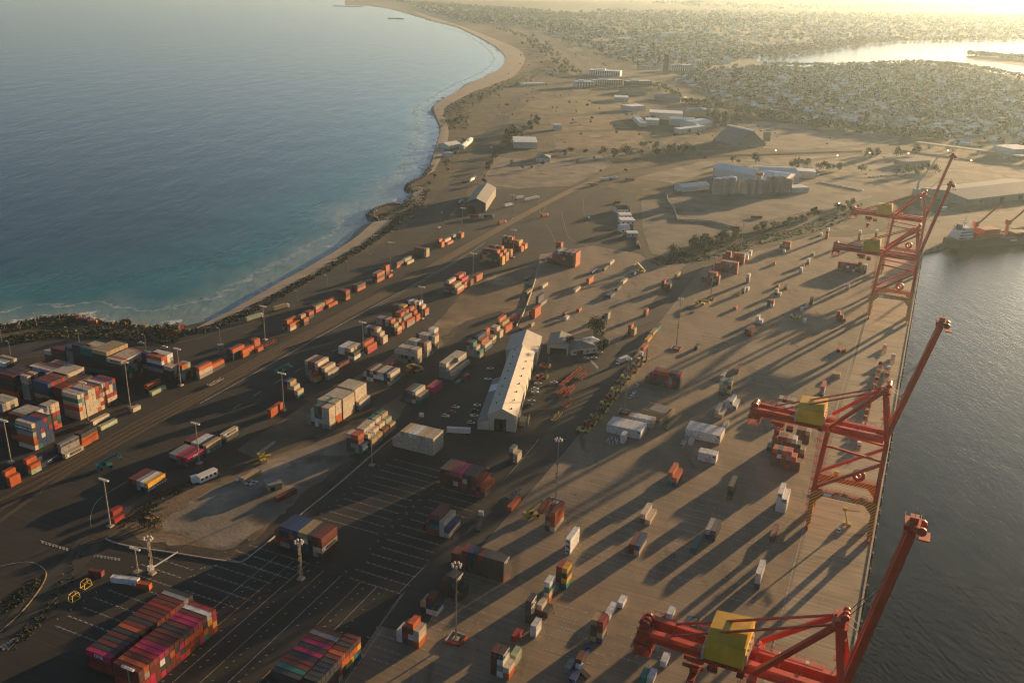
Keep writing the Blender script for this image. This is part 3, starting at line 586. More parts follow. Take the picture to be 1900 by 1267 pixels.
def quay_crane(u, label, tilt, spread=(47, 38)):
    t = thing('quay_crane', label, 'quay crane', uvp(u, 0, .09), TH, 'red quay cranes')
    # legs with striped feet
    for sx in (-1, 1):
        for y, lean in ((LSY, .9), (WSY, 0)):
            b = MB(); x = sx * HU; b.beam((x, y, 21), (x, y - lean * 2.2, 52.5), 2.0, 2.4); b.build('leg', m_red, t)
            b = MB(); b.beam((x, y, 3.2), (x, y, 21), 2.1, 2.5); b.build('leg_foot', m_str, t)
    for y in (LSY, WSY):
        b = MB(); b.beam((-HU - 1, y, 3.6), (HU + 1, y, 3.6), 1.1, 1.5); b.build('sill_beam', m_red, t)
        for sx in (-1, 1):
            b = MB(); x = sx * HU
            b.beam((x - 4, y, 2.2), (x + 4, y, 2.2), 1.0, 1.0)
            for k in (-3.2, -1.2, 1.2, 3.2):
                b.box(x + k - .8, y - .5, .6, x + k + .8, y + .5, 1.6); b.cyl((x + k - .5, y - .3, .45), (x + k - .5, y + .3, .45), .42, 8); b.cyl((x + k + .5, y - .3, .45), (x + k + .5, y + .3, .45), .42, 8)
            b.build('bogie', m_dred, t)
    for sx in (-1, 1):                                        # portal beams, side bracing
        x = sx * HU
        b = MB(); b.beam((x, LSY, 20), (x, WSY, 20), 1.5, 2.6)
        b.add([(x - .75, LSY - 1, 18.7), (x + .75, LSY - 1, 18.7), (x + .75, LSY - 4.5, 18.7), (x - .75, LSY - 4.5, 18.7), (x - .75, LSY - 1, 14.5), (x + .75, LSY - 1, 14.5)], [(0, 4, 5, 1), (4, 3, 2, 5), (0, 3, 4), (1, 5, 2)])
        b.add([(x - .75, WSY + 1, 18.7), (x + .75, WSY + 1, 18.7), (x + .75, WSY + 4.5, 18.7), (x - .75, WSY + 4.5, 18.7), (x - .75, WSY + 1, 14.5), (x + .75, WSY + 1, 14.5)], [(0, 1, 5, 4), (4, 5, 2, 3), (0, 4, 3), (1, 2, 5)])
        b.build('portal_beam', m_str, t)
        b = MB(); b.box(x - 1.0, WSY + 1, 21.32, x + 1.0, LSY - 1, 21.5); handrail(b, (x - 1, WSY + 1, 21.5), (x - 1, LSY - 1, 21.5)); handrail(b, (x + 1, WSY + 1, 21.5), (x + 1, LSY - 1, 21.5)); b.build('walkway', m_dred, t)
        b = MB(); b.beam((x, LSY - .4, 22.5), (x, WSY + .5, 41), 1.3, 1.4); b.beam((x, LSY - 1.6, 45), (x, WSY, 42.5), 1.0, 1.0); b.build('brace', m_red, t)
    b = MB()
    for y in (LSY - 2, WSY): b.beam((-HU, y, 51.5), (HU, y, 51.5), 1.5, 2.0)
    b.beam((-HU, WSY, 37), (HU, WSY, 37), 1.0, 1.2); b.build('cross_beam', m_red, t)
    # main girder with walkways
    b = MB()
    for sx in (-1, 1):
        b.beam((sx * 3.4, 58, 52.8), (sx * 3.4, -1.5, 51.2), 2.1, 3.6); b.box(sx * 3.4 - 1.6 + sx * 1.6, 3, 52.6, sx * 3.4 + 1.2 + sx * 1.2, 57, 52.75)
    for k in range(9): y = 3 + k * 6.6; b.beam((-3.4, y, 51.4 + y * .027), (3.4, y, 51.4 + y * .027), .5, .7)
    b.build('main_girder', m_red, t)
    b = MB()
    for sx in (-1, 1): handrail(b, (sx * 6.0, 3, 52.9), (sx * 6.0, 57, 54.2), 1.1, 2.2)
    b.build('girder_handrail', m_dred, t)
    b = MB()                                                  # rear end: sheaves, platforms, counter machinery
    b.box(-6, 54.5, 49.6, 6, 60, 50.3); b.box(-5.2, 55, 50.3, -2.6, 59.4, 54.6); b.box(2.4, 55.6, 50.3, 5.4, 59, 54.0); b.box(-1.6, 56.5, 50.3, 1.6, 59.6, 56.2)
    for k in range(7): x_ = -5.6 + k * 1.8; b.box(x_, 54.2 + (k % 3) * .9, 48.2 + (k % 2), x_ + .9, 55.6 + (k % 3) * .9, 50.9 + (k * 5 % 3)); b.beam((x_, 54, 50.3), (x_ + .8, 60.2, 53 + k % 3), .22)
    for k in range(4): b.beam((-5.8 + k * 3.8, 54.6, 46.2), (-5.8 + k * 3.8, 54.6, 50), .3); b.beam((-5.8 + k * 3.8, 59.6, 46.2), (-5.8 + k * 3.8, 59.6, 50), .3)
    b.box(-6, 54.5, 46, 6, 60, 46.25); handrail(b, (-6, 54.5, 46.2), (6, 54.5, 46.2), 1.1, 1.6); handrail(b, (-6, 60, 46.2), (6, 60, 46.2), 1.1, 1.6)
    for sx in (-2.2, 0, 2.2): b.cyl((sx - .5, 57.6, 55.2), (sx + .5, 57.6, 55.2), 1.5, 10)
    handrail(b, (-6, 60, 50.3), (6, 60, 50.3), 1.2, 1.6); handrail(b, (-6, 54.5, 50.3), (-6, 60, 50.3), 1.2, 1.6); handrail(b, (6, 54.5, 50.3), (6, 60, 50.3), 1.2, 1.6)
    b.build('rear_machinery', m_dred, t)
    # yellow machinery house
    b = MB(); b.box(-7.4, 26.2, 53.4, 7.4, 37.6, 60.2); b.add([(-7.4, 26.2, 60.2), (7.4, 26.2, 60.2), (7.4, 37.6, 60.2), (-7.4, 37.6, 60.2), (-2.2, 26.2, 62.2), (-2.2, 37.6, 61.2), (7.4, 26.2, 61.9), (7.4, 37.6, 61.0)], [(0, 4, 5, 3), (4, 6, 7, 5), (0, 1, 6, 4), (2, 3, 5, 7), (1, 2, 7, 6)])
    hs = b.build('machinery_house', m_yel, t)
    b = MB(); b.box(-7.7, 25.6, 53.0, 7.7, 26.15, 61.2); b.build('house_end_wall', m_yel, hs)
    b = MB(); b.box(-7.9, 37.65, 53.2, 3, 38.4, 57.5); b.build('louvre', m_steel, hs)
    for k in range(4): b = MB(); b.box(-6.6 + k * 3.2, 25.0, 54.4, -4.6 + k * 3.2, 25.58, 58.2); b.build('louvre', m_steel, hs)
    b = MB(); b.box(-8.6, 25, 52.85, 8.6, 39.4, 53.1); handrail(b, (-8.6, 25, 53.1), (-8.6, 39.4, 53.1)); handrail(b, (8.6, 25, 53.1), (8.6, 39.4, 53.1)); b.build('house_platform', m_dred, t)
    # A-frame, stays
    b = MB(); ap = (0, 2.0, 75)
    for sx in (-1, 1):
        b.beam((sx * HU, WSY, 52), (sx * 3.0, 1.6, 74), 1.4, 1.6); b.beam((sx * HU * .95, LSY - 2.2, 54), (sx * 2.8, 2.4, 74), 1.5, 1.6); b.beam((sx * 2.4, 2.4, 74.4), (sx * 3.2, 49, 54.6), .62, .62)
    b.box(-4.2, -.8, 73.4, 4.2, 3.6, 74.4); b.box(-3.4, 0, 74.4, 3.4, 2.6, 76.2)
    for k in (-2, 0, 2): b.cyl((k - .4, .2, 77), (k + .4, .2, 77), 1.1, 10)
    b.build('a_frame', m_red, t)
    b = MB(); handrail(b, (-4.2, 3.6, 74.4), (4.2, 3.6, 74.4)); handrail(b, (-4.2, -.8, 74.4), (4.2, -.8, 74.4))
    z0 = 53
    for k in range(5):
        z1 = z0 + 4.2; rail_ladder(b, (5.6 - k * .5, .6, z0), (5.6 - (k + 1) * .5, -.2, z1)); b.box(4.2 - k * .5, -1.2, z1 - .1, 6.8 - k * .5, 1.6, z1); z0 = z1
    z0 = 22
    for k in range(7): z1 = z0 + 4.3; b.box(HU - 1.3, LSY + .2, z1 - .1, HU + 1.3, LSY + 2.4, z1); rail_ladder(b, (HU - 1 + 2 * (k % 2), LSY + 1.4, z0), (HU + 1 - 2 * (k % 2), LSY + 1.4, z1)); handrail(b, (HU - 1.3, LSY + 2.4, z1), (HU + 1.3, LSY + 2.4, z1)); z0 = z1
    z0 = 4
    for k in range(4): z1 = z0 + 4.3; b.box(-HU - 1.3, LSY + .9, z1 - .1, -HU + 1.3, LSY + 2.6, z1); rail_ladder(b, (-HU - 1 + 2 * (k % 2), LSY + 1.7, z0), (-HU + 1 - 2 * (k % 2), LSY + 1.7, z1)); z0 = z1
    z0 = 22
    for k in range(7): z1 = z0 + 4.3; b.box(-HU - 1.3, LSY + .2, z1 - .1, -HU + 1.3, LSY + 2.4, z1); rail_ladder(b, (-HU - 1 + 2 * (k % 2), LSY + 1.4, z0), (-HU + 1 - 2 * (k % 2), LSY + 1.4, z1)); z0 = z1
    b.build('stairway', m_dred, t)
    # raised boom
    hy, hz = -2.2, 50.8; a = R(tilt); Lb = 60.5; dv = Vector((0, -cos(a), sin(a))); nv = Vector((0, -sin(a), -cos(a)))
    h0 = Vector((0, hy, hz)); b = MB()
    for sx in (-1, 1): b.beam(h0 + Vector((sx * 2.5, 0, 0)), h0 + dv * Lb + Vector((sx * 2.3, 0, 0)), 2.1, 3.4)
    for k in range(20): c0 = h0 + dv * (1.5 + k * 3.05); b.beam(c0 + Vector((-2.4, 0, 0)), c0 + Vector((2.4, 0, 0)), 1.1, 2.2)
    bo = b.build('boom', m_red, t)
    b = MB()
    for sx in (-1, 1):
        o = Vector((sx * 4.3, 0, 0)); b.beam(h0 + o + dv * 2 + nv * .9, h0 + o + dv * (Lb - 1) + nv * .9, .35, .12)
        for k in range(26): c0 = h0 + o + dv * (2 + k * 2.3) + nv * .9; b.beam(c0, c0 - nv * 1.1, .1, .1)
        b.beam(h0 + o + dv * 2 - nv * .2, h0 + o + dv * (Lb - 1) - nv * .2, .1, .1)
    b.build('boom_walkway', m_dred, t)
    tp = h0 + dv * Lb; b = MB()
    b.box(-2.8, tp.y - 1.6, tp.z - 1, 2.8, tp.y + 2.4, tp.z + .6); b.box(-1.2, tp.y - 1, tp.z + .6, 1.2, tp.y + 1.2, tp.z + 2.4)
    for sx in (-2.2, 2.2): b.cyl((sx - .35, tp.y - 2.2, tp.z - .6), (sx + .35, tp.y - 2.2, tp.z - .6), 1.3, 10)
    b.box(-2.4, tp.y - 4.6, tp.z - 3.4, 2.4, tp.y - 1.8, tp.z - 2.9); handrail(b, (-2.8, tp.y - 1.6, tp.z + .6), (2.8, tp.y - 1.6, tp.z + .6)); handrail(b, (-2.8, tp.y + 2.4, tp.z + .6), (2.8, tp.y + 2.4, tp.z + .6)); b.beam((0, tp.y, tp.z + 2.4), (0, tp.y, tp.z + 5), .15)
    b.build('boom_tip', m_dred, t)
    b = MB()
    for sx in (-1.6, 1.6):
        m1 = h0 + dv * 38 + Vector((sx, 0, 0)) - nv * 1.4; b.beam(Vector((sx, .5, 76)), m1, .16)
        b.beam(Vector((sx * 1.2, .5, 76)), h0 + dv * 22 + Vector((sx, 0, 0)) - nv * 1.4, .16)
    b.build('forestay', m_dark, t)
    # trolley, cab, spreader under the girder
    ty, tz = spread; b = MB(); b.box(-3.6, ty - 3.2, 48.0, 3.6, ty + 3.2, 49.4)
    for k in range(5): b.box(-3 + k * 1.4, ty - 2.6, 47.0 - k % 2, -2.2 + k * 1.4, ty + 2.4 - k % 3, 48.2)
    handrail(b, (-3.6, ty - 3.2, 49.4), (-3.6, ty + 3.2, 49.4)); handrail(b, (-4.6, ty - 3.2, 46.4), (-4.6, ty + 3.2, 46.4)); b.box(-4.8, ty - 3.3, 46.2, -3.4, ty + 3.3, 46.4); b.build('trolley', m_dred, t)
    b = MB(); b.box(-2.6, ty - 7.2, 45.0, .4, ty - 4.2, 48.2); cb = b.build('operator_cab', m_red, t); b = MB(); b.box(-2.7, ty - 7.3, 45.6, .5, ty - 4.1, 46.9); b.build('cab_window', m_glass, cb)
    b = MB(); b.box(-6.1, ty - 1.1, tz, 6.1, ty + 1.1, tz + .7); b.box(-2.2, ty - 1.3, tz + .7, 2.2, ty + 1.3, tz + 2.6)
    for sx in (-5.9, 5.9):
        for yy in (-1.1, 1.1): b.box(sx - .3, ty + yy - .25, tz - .9, sx + .3, ty + yy + .25, tz)
    for sx in (-1.6, 1.6):
        for yy in (-1, 1): b.beam((sx, ty + yy, tz + 2.6), (sx, ty + yy, 48.7), .09)
    b.build('spreader', m_dred, t)
    # boards on the near portal beam, cable reel, hoist rails
    b = MB(); b.box(-HU - .86, 16.5, 19.2, -HU - .78, 20.0, 20.8); b.build('sign_board', m_white, t)
    b = MB(); b.box(-HU - .86, 7.6, 19.3, -HU - .78, 15.4, 20.6); b.build('name_board', m_steel, t)
    b = MB(); cx, cyy, cz = HU, 6.5, 24.6
    for i in range(20):
        a0, a1 = 2 * pi * i / 20, 2 * pi * (i + 1) / 20
        p = lambda r, an, x: (x, cyy + r * cos(an), cz + r * sin(an))
        for x0, x1 in ((cx - .5, cx + .5),):
            b.add([p(3.1, a0, x0), p(3.1, a1, x0), p(1.3, a1, x0), p(1.3, a0, x0), p(3.1, a0, x1), p(3.1, a1, x1), p(1.3, a1, x1), p(1.3, a0, x1)], [(0, 1, 2, 3), (7, 6, 5, 4), (0, 4, 5, 1), (3, 2, 6, 7)])
    b.cyl((cx - .3, cyy, cz), (cx + .3, cyy, cz), 1.0, 10); b.build('cable_reel', m_dred, t)
    b = MB(); b.box(HU - .9, 15.5, 21.5, HU + .9, 17.6, 24.4); b.build('electrical_cabinet', m_yel, t)
    lamp = MB(); lamp.box(3.2, 16, 53.9, 4.4, 17, 54.5); lamp.box(3.2, 8, 53.5, 4.4, 9, 54.1); lamp.build('floodlight', m_white, t)
quay_crane(247, 'red quay crane at the bottom right with yellow machinery house, boom over water', 80.5, (41, 42))
quay_crane(431, 'red quay crane straddling the row of parked trailers, brown stacks behind it', 77, (46, 42))
quay_crane(770, 'red quay crane beyond the trailers with pink and grey boxes behind its tail', 77.5, (38, 40))
quay_crane(910, 'farthest red quay crane, standing closest to the moored ship', 77.5, (44, 40))
# ------------------------------------------------------------------ shipping containers
TIER = 2.61
CW = 2.44
def cbody(L, reefer=False):
    mb = MB(); w = CW / 2; h = 2.59; x = L / 2
    for sx in (-1, 1):
        for sy in (-1, 1):                                    # corner posts
            mb.box(min(sx * x, sx * (x - .16)), min(sy * w, sy * (w - .16)), 0, max(sx * x, sx * (x - .16)), max(sy * w, sy * (w - .16)), h, 0)
    for sy in (-1, 1):
        y = sy * (w - .05)
        mb.box(-x + .16, min(sy * w, sy * (w - .1)), 0, x - .16, max(sy * w, sy * (w - .1)), .16, 0); mb.box(-x + .16, min(sy * w, sy * (w - .1)), h - .12, x - .16, max(sy * w, sy * (w - .1)), h, 0)
        n = 2 if reefer else int(L * 1.5); vs = []; fs = []
        for i in range(n * 2 + 1):
            xx = -x + .16 + (L - .32) * i / (n * 2); yy = y if reefer else y - sy * (.05 if (i // 1) % 2 else 0)
            vs += [(xx, yy, .16), (xx, yy, h - .12)]
        for i in range(n * 2):
            f = (2 * i, 2 * i + 2, 2 * i + 3, 2 * i + 1); fs.append(f if sy < 0 else f[::-1])
        mb.add(vs, fs, 0)
    n = int(L / 1.2); vs = []; fs = []                        # ribbed roof
    for i in range(n * 2 + 1):
        xx = -x + .1 + (L - .2) * i / (n * 2); zz = h - .03 - (.03 if i % 2 else 0)
        vs += [(xx, -w + .1, zz), (xx, w - .1, zz)]
    for i in range(n * 2): fs.append((2 * i, 2 * i + 2, 2 * i + 3, 2 * i + 1))
    mb.add(vs, fs, 0)
    mb.box(-x, -w + .16, 0, -x + .12, w - .16, .14, 0); mb.box(-x, -w + .16, h - .12, -x + .12, w - .16, h, 0)
    mb.add([(-x + .09, -w + .16, .14), (-x + .09, w - .16, .14), (-x + .09, w - .16, h - .12), (-x + .09, -w + .16, h - .12)], [(3, 2, 1, 0)][::-1], 0)
    mb.add([(x - .05, -w + .16, 0), (x - .05, w - .16, 0), (x - .05, w - .16, h), (x - .05, -w + .16, h)], [(0, 1, 2, 3)], 0)
    mb.f = [f if True else f for f in mb.f]
    return mb
m_bar = mat('lock_rod_steel', (.30, .29, .27), .5, .5, scale=2); m_unit = mat('refrigeration_unit', (.45, .45, .43), .5, var=.2, scale=2); m_grill = mat('fan_grill', (.03, .03, .03), .6, scale=2)
BODY = {}
for L in (6.06, 12.19):
    for rf in (False, True):
        mb = cbody(L, rf); BODY[(L, rf)] = mb.mesh('container_body', [cmat('W')])
def doormesh(L, side):
    mb = MB(); x = -L / 2; y0, y1 = (-1.05, -.012) if side < 0 else (.012, 1.05)
    mb.box(x + .02, y0, .15, x + .085, y1, 2.46, 0)
    for y in (y0 + .25, y1 - .22): mb.box(x - .03, y - .025, .1, x + .018, y + .025, 2.5, 1)
    mb.box(x - .02, y0 + .08, 1.2, x + .018, y1 - .1, 1.26, 1)
    return mb.mesh('door', [cmat('W'), m_bar])
DOOR = {(L, s): doormesh(L, s) for L in (6.06, 12.19) for s in (-1, 1)}
def unitmesh(L):
    mb = MB(); x = -L / 2; mb.box(x - .02, -1.04, .3, x + .085, 1.04, 2.4, 0); mb.box(x - .05, -.8, 1.05, x - .021, .8, 1.75, 1); mb.box(x - .05, -.9, .4, x - .021, -.2, .85, 1); return mb.mesh('refrigeration_unit', [m_unit, m_grill])
UNIT = {L: unitmesh(L) for L in (6.06, 12.19)}
ORD = ['first', 'second', 'third', 'fourth', 'fifth', 'sixth', 'seventh', 'eighth', 'ninth', 'tenth', 'eleventh', 'twelfth', 'thirteenth', 'fourteenth', 'fifteenth', 'sixteenth']
CONT = []; STACKS = []
crng = random.Random(11)
FILL = 'MMRMKKODBEGTRMKP'
def stack(phrase, ori, ft, anchor, cols, text=None, reef=0, door=None):
    """anchor: pixel of the corner next to the camera and the water (and, third, how many tiers up it lies)"""
    k = anchor[2] if len(anchor) > 2 else 0
    A = gp(anchor[0], anchor[1], k * TIER); A.z = 0
    if len(anchor) > 3: A.z = anchor[3]
    L = 6.06 if ft == 20 else 12.19; cl = cols.split()
    top = {}
    for c, s in enumerate(cl):
        for t, ch in enumerate(s):
            if ch == '.': continue
            if ch == '?': ch = crng.choice(FILL)
            top[(c, t)] = ch
    STACKS.append((phrase, len(cl), max(len(s) for s in cl)))
    for (c, t), ch in top.items():
        H = len(cl[c])
        if ori == 'U': P = A + UX * (L / 2) - VX * (CW / 2 + c * (CW + .11)); rz = TH
        else: P = A + UX * (CW / 2 + c * (CW + .11)) - VX * (L / 2); rz = TH + pi / 2
        P = P + UX * crng.uniform(-.06, .06) + VX * crng.uniform(-.04, .04); P.z = A.z + t * TIER + (.09 if A.z == 0 else 0)
        if ori == 'U': e_front, e_right = True, (c - 1, t) not in top; cover = (c - 1, t) in top and (c + 1, t) in top
        else: e_front, e_right = (c - 1, t) not in top, True; cover = (c - 1, t) in top and (c + 1, t) in top
        e_top = (c, t + 1) not in top
        px_ = pj(P); dist = (P - Vector((0, 0, CAMH))).length
        inside = -40 < px_[0] < 1940 and -20 < px_[1] < 1290
        fa, ra = (CW * 2.6, L * 2.6) if ori == 'U' else (L * 2.6, CW * 2.6)
        vis = ((L * CW * .5 if e_top else 0) + (fa * .6 if e_front else 0) + (ra * .5 if e_right else 0)) * (FPX / dist) ** 2
        if not inside: vis *= .0
        CONT.append(dict(P=P, rz=rz, L=L, c=ch, vis=vis, ph=phrase, col=c, tier=t, H=H, nc=len(cl), ori=ori, reefer=(reef and crng.random() < reef), text=(text or {}).get((c, t)), door=crng.random() < (.75 if door is None else door)))
s = stack
# left block, long sides towards the camera
s('tall cream and red block by the truck lane', 'V', 40, (150.2, 779.9), 'CCOCEC CCCGGC CCCCOB CCCCCC CCCCCC OCCRRO CRCGRK KRRCRW KCRCRR KCRCCB KCRBBR')
s('maroon row behind the cream and red block', 'V', 40, (114.2, 721.7, 5), '?M?DM ???KM ???MR ??KKK ??RMM ?M?MM ???KK ??MMM ?RKKK')
s('flat cream-roofed block in the western yard', 'V', 40, (111.8, 700.1, 6), '???GCC ??K?CC ??MGGC ????CC ??M?CC ??KKCC ??GKCC')
s('blue and maroon row west of the cream roofs', 'V', 40, (88, 712.9, 6), '??GKBB ??M?BR ??K?OM ????KM ?M?KKR ????KK')
s('striped grey and maroon row under the cream roofs', 'V', 40, (87.6, 691.6, 6), '???KKB ???GKC ????GG ??M?MM ????MM ????GG ??M?OO')
s('short cream-ended stack in the western yard', 'V', 20, (50.2, 699.2, 6), 'GGGGCC ?GGGRM ???GCC ???KCB')
s('red and white row behind the short cream stack', 'V', 20, (60.6, 684.5, 6), '??GGRM ???KCW ??KGKG ??M?RR')
s('dark block at the western frame edge', 'V', 40, (22.7, 698.7, 6), '??MKKM ?MEKDD ??K?MM ????DD ??M?RM ????KK')
s('blue-ended tower beside the western light mast', 'V', 40, (66.3, 836), 'COOGKC EBBBBB BBWRBB BBBBBR KBBRKK', {(0, 4): 'HAMBURG SÜD'})
s('green and red ended stack behind the blue tower', 'V', 20, (66.3, 753.1, 6), '??M?KE ??KKKK ??CGRR ??KMRR')
s('cream roofs striped with blue, western edge', 'V', 40, (44, 774, 6), '?MKEMM ??MEKL ??K?GC ?M??CC ???KCC ????GB ??M?CC ??K?CC ????CC')
s('small cream row at the western frame edge', 'V', 40, (3.3, 750.4, 6), '????GG ??M?CC ?????L ??K?CC')
s('low white and green row below the coast road', 'V', 40, (5.7, 674, 3), 'GGW GKL MKK GGC')
# upper left group
s('white-roofed block beneath the coast road', 'V', 40, (224.5, 670.7, 6), 'KKKKKC ?KKGKO ?GEKGC ?KKGGC ??GGKC ?KK?GC ???KCC ??M?OO', {(0, 5): 'MAERSK', (0, 3): 'HAMBURG SÜD', (0, 2): 'HAMBURG SÜD'})
s('tan-ended dark row behind the white roofs', 'V', 40, (197, 654, 7), '??KKKKT ???KKKT ????KKT ????KKT ????KKT ????KKT ???KKKT')
s('green-sided stack close to the coast road', 'V', 40, (174.2, 650, 6), '??KDEE ????MO ???KGC ????GC ????EL')
s('dark blue stack below the coast road', 'V', 40, (159, 645, 6), '?KKKKD ????KD'); s('blue-topped stack with grey tiers', 'V', 20, (133, 646, 5), 'GGGGB ???KB'); s('maroon-roofed dark stack', 'V', 40, (119, 651, 4), 'KKKM ?KKM'); s('grey-roofed low stack at the road bend', 'V', 20, (94, 653, 3), 'KKC KKG')
s('orange and white ended stack near the second light mast', 'V', 40, (298.9, 664.1, 6), 'KBGBWO ?E?RRO ??K?WW ???KGW', {(0, 3): 'HAMBURG SÜD'}); s('blue-sided stack with pale top', 'V', 40, (286, 660, 6), 'KKGKBB ????BL', {(0, 4): 'HAMBURG SÜD'})
s('cream-ended stack behind the second light mast', 'V', 20, (317, 682, 4), 'KKKC KGCC'); s('orange and green stack beside the second light mast', 'V', 20, (337.3, 679, 4), 'GGEO ?EOO ?KLL')
s('orange pair behind the pale green tank box', 'U', 20, (274.7, 730), 'KO'); s('orange pair behind the pale green tank box, far end', 'U', 20, (286, 724), '.O'); s('pale green box at the truck lane kerb', 'U', 40, (282.3, 735.2), 'L')
# row along the truck lane
s('row end beside the western tower', 'U', 40, (122.2, 851.9), 'C KGG KKK', {(0, 0): 'MAERSK', (1, 2): 'HAMBURG SÜD', (1, 1): 'HAMBURG SÜD'})
s('orange stack next to the cream lettered box', 'U', 20, (153.6, 830.5), 'OOK KKM'); s('orange stack next to the green lettered box', 'U', 20, (167.2, 822.5), 'OOK KKK')
s('truck lane kerb below the cream box', 'U', 40, (188, 799.8), 'L', {(0, 0): 'CHINA SHIPPING'}); s('truck lane below the cream and red block', 'U', 40, (173.4, 790), 'C'); s('foot of the third light mast', 'U', 20, (247.4, 765.9), 'C')
s('orange stack at the western frame edge', 'U', 20, (20.9, 904.2), 'OO KKO'); s('orange stack on a pale green base', 'U', 20, (59.6, 881.3), 'LO KKO'); s('dark lettered row west of the cream lettered box', 'U', 40, (75.8, 869.5), 'D DD', {(0, 0): 'APL'})
s('pink and red block left of the open light mast', 'U', 40, (348, 850.5, 2), 'KP MM EP KG KG', {(0, 1): 'ONE'}); s('grey lettered block beyond the pink one', 'U', 40, (383.8, 843.9), 'GT KD KW MW KM KM', {(0, 0): 'MAERSK'}); s('lone white lettered box on dark stand-in for shade, past grey block', 'U', 40, (416, 823), 'KC', {(0, 1): 'MAERSK'})  # last stack: charcoal box is added in place of shade and a vehicle
s('yellow-sided block by the rail siding', 'U', 40, (276, 914.7), 'KY DW GG KM KM', {(0, 0): 'HAMBURG SÜD'}); s('red open box at the siding light mast', 'U', 20, (213.5, 972.7), 'R'); s('red box behind the siding light mast', 'U', 20, (210.2, 958.3), 'R')
# bottom blocks
s('big pink-roofed block at the bottom edge', 'V', 40, (256.6, 1247.7, 4), 'RRMM RRGO PPMM MMMR PKWP MKKP MMOM MRKM PKPM OMOK MROM KMOP PROP EOKM MMYW RYPR', None, 0, 1)
s('shaded row behind the pink-roofed block', 'V', 40, (205, 1222, 3), '??P ??K ??M ??K ??M ??K ??O ??M ??K ??M ??M ??M ??R ??M ??M ??G ??K', {(0, 2): 'ONE'})
s('lit end row of the teal-striped block', 'V', 20, (589, 1266, 4), '??KK ??KK ??KD ??KD KKKK ??KM K?OO KYOM EYOK KEOM ?KYM', None, 0, 1); s('striped roofs of the teal-striped block', 'V', 40, (555, 1261, 4), '??KK ???E ???M ???M ???D ???P ???K ???P ???M ???G ???M')
s('maroon block beside the lattice mast', 'U', 40, (598.5, 1036.6), 'MCMM GCMM DDKK DDCT DEDT DDBB DDOB GMDB GRDB RRM', {(0, 1): 'MAERSK'})
s('dark maroon block beside the main road', 'U', 40, (899.3, 923.8), 'KO PKR KPMM KKKK KRCM KPMP MCKP KMMM KMMM MMMK')
s('stepped blue and white stack left of the white truck', 'U', 40, (832.5, 999), 'CB CCC MEBM MEDM RM')
s('long dark block below the white truck', 'U', 20, (933.9, 1080.9), 'MKKK KKKK KKKK KKKD KMMR KKKD KDDB MMMR DMM DMM', {(0, 3): 'HAMBURG SÜD', (0, 2): 'HAMBURG SÜD'})
s('black stack behind the tall light mast', 'U', 20, (857.6, 1116), 'KK KKKK KKKK KMM', {(1, 3): 'HAMBURG SÜD'}); s('brown-topped stack left of the tall mast', 'U', 20, (810.3, 1144), 'WK WBM KT'); s('orange-topped stack at the tall mast base', 'U', 20, (777.5, 1202.7), 'OCC KWKO BRM WW')
s('stepped stack near the bottom frame edge', 'U', 20, (943.8, 1261.3), 'OC WGWK MMMM', {(1, 3): 'HAMBURG SÜD'}); s('pale green pair behind the stepped stack', 'U', 20, (956.7, 1237), 'GL'); s('clean white pair south of the charcoal tower', 'U', 20, (994, 1182.5), 'WW')
s('red open-topped box beside the white pair', 'U', 20, (959, 1192), 'R'); s('charcoal tower by the white pair', 'U', 20, (984, 1156.5), 'KKKK', {(0, 3): 'HAMBURG SÜD', (0, 2): 'HAMBURG SÜD', (0, 1): 'HAMBURG SÜD'}); s('cream-topped pair right of the charcoal tower', 'U', 20, (1015.4, 1146.6), 'K MC'); s('orange-based stack past the cream pair', 'U', 20, (1018, 1120.6), 'OCEW'); s('grey box behind the orange-based stack', 'U', 20, (1031, 1100), 'G')
s('yellow and red stack on a green base', 'U', 20, (1050.4, 1093.8), 'EYKY KMKR'); s('olive and red stack on a blue base', 'U', 20, (1116.4, 1195.5), 'BTMR TKKT')
s('white trio behind the olive stack, far box', 'U', 20, (1154.8, 1129), 'W'); s('white trio behind the olive stack, middle box', 'U', 20, (1136.6, 1141.7), 'W'); s('white trio behind the olive stack, close box', 'U', 20, (1130.4, 1151.5), 'W')
s('dim stack at the bottom edge by the white tractor', 'U', 20, (1077, 1245), 'BM'); s('blue box behind the dim stack', 'U', 20, (1087, 1224), 'B'); s('grey box beside the dim stack', 'U', 20, (1057.7, 1250.7), 'G'); s('blue box cut by the bottom edge', 'U', 20, (1066, 1272), 'B')
s('white box at the bottom edge below the crane tail', 'U', 20, (1211, 1270), 'W'); s('teal box at the bottom edge below the crane tail', 'U', 20, (1197, 1269), 'E'); s('white box below the crane spreader', 'U', 20, (1235, 1239), 'W'); s('grey box under the crane tail', 'U', 20, (1219.8, 1210), 'G'); s('white box behind the crane tail', 'U', 20, (1246.3, 1150), 'W'); s('charcoal pair hidden behind the crane tail', 'U', 20, (1290, 1172), 'K G')
s('orange wall beside the working reach stacker', 'U', 40, (1028.8, 988), 'COOO MGR'); s('gleaming white reefer tower', 'U', 40, (1057.2, 1029), 'WWW', None, 1); s('kerb of the main road by the reach stacker', 'U', 40, (948.4, 950.4), 'O')
s('white-topped pair right of the maroon block', 'U', 20, (959.5, 859.3), 'CC MKC'); s('orange stack on teal and blue bases', 'U', 40, (1254.7, 904.2), 'BO EGO'); s('lone charcoal stack in the slot field', 'U', 40, (1356.8, 928.4), 'MDK'); s('tan and grey stack in the slot field', 'U', 40, (1205.3, 974.7), 'C MC')
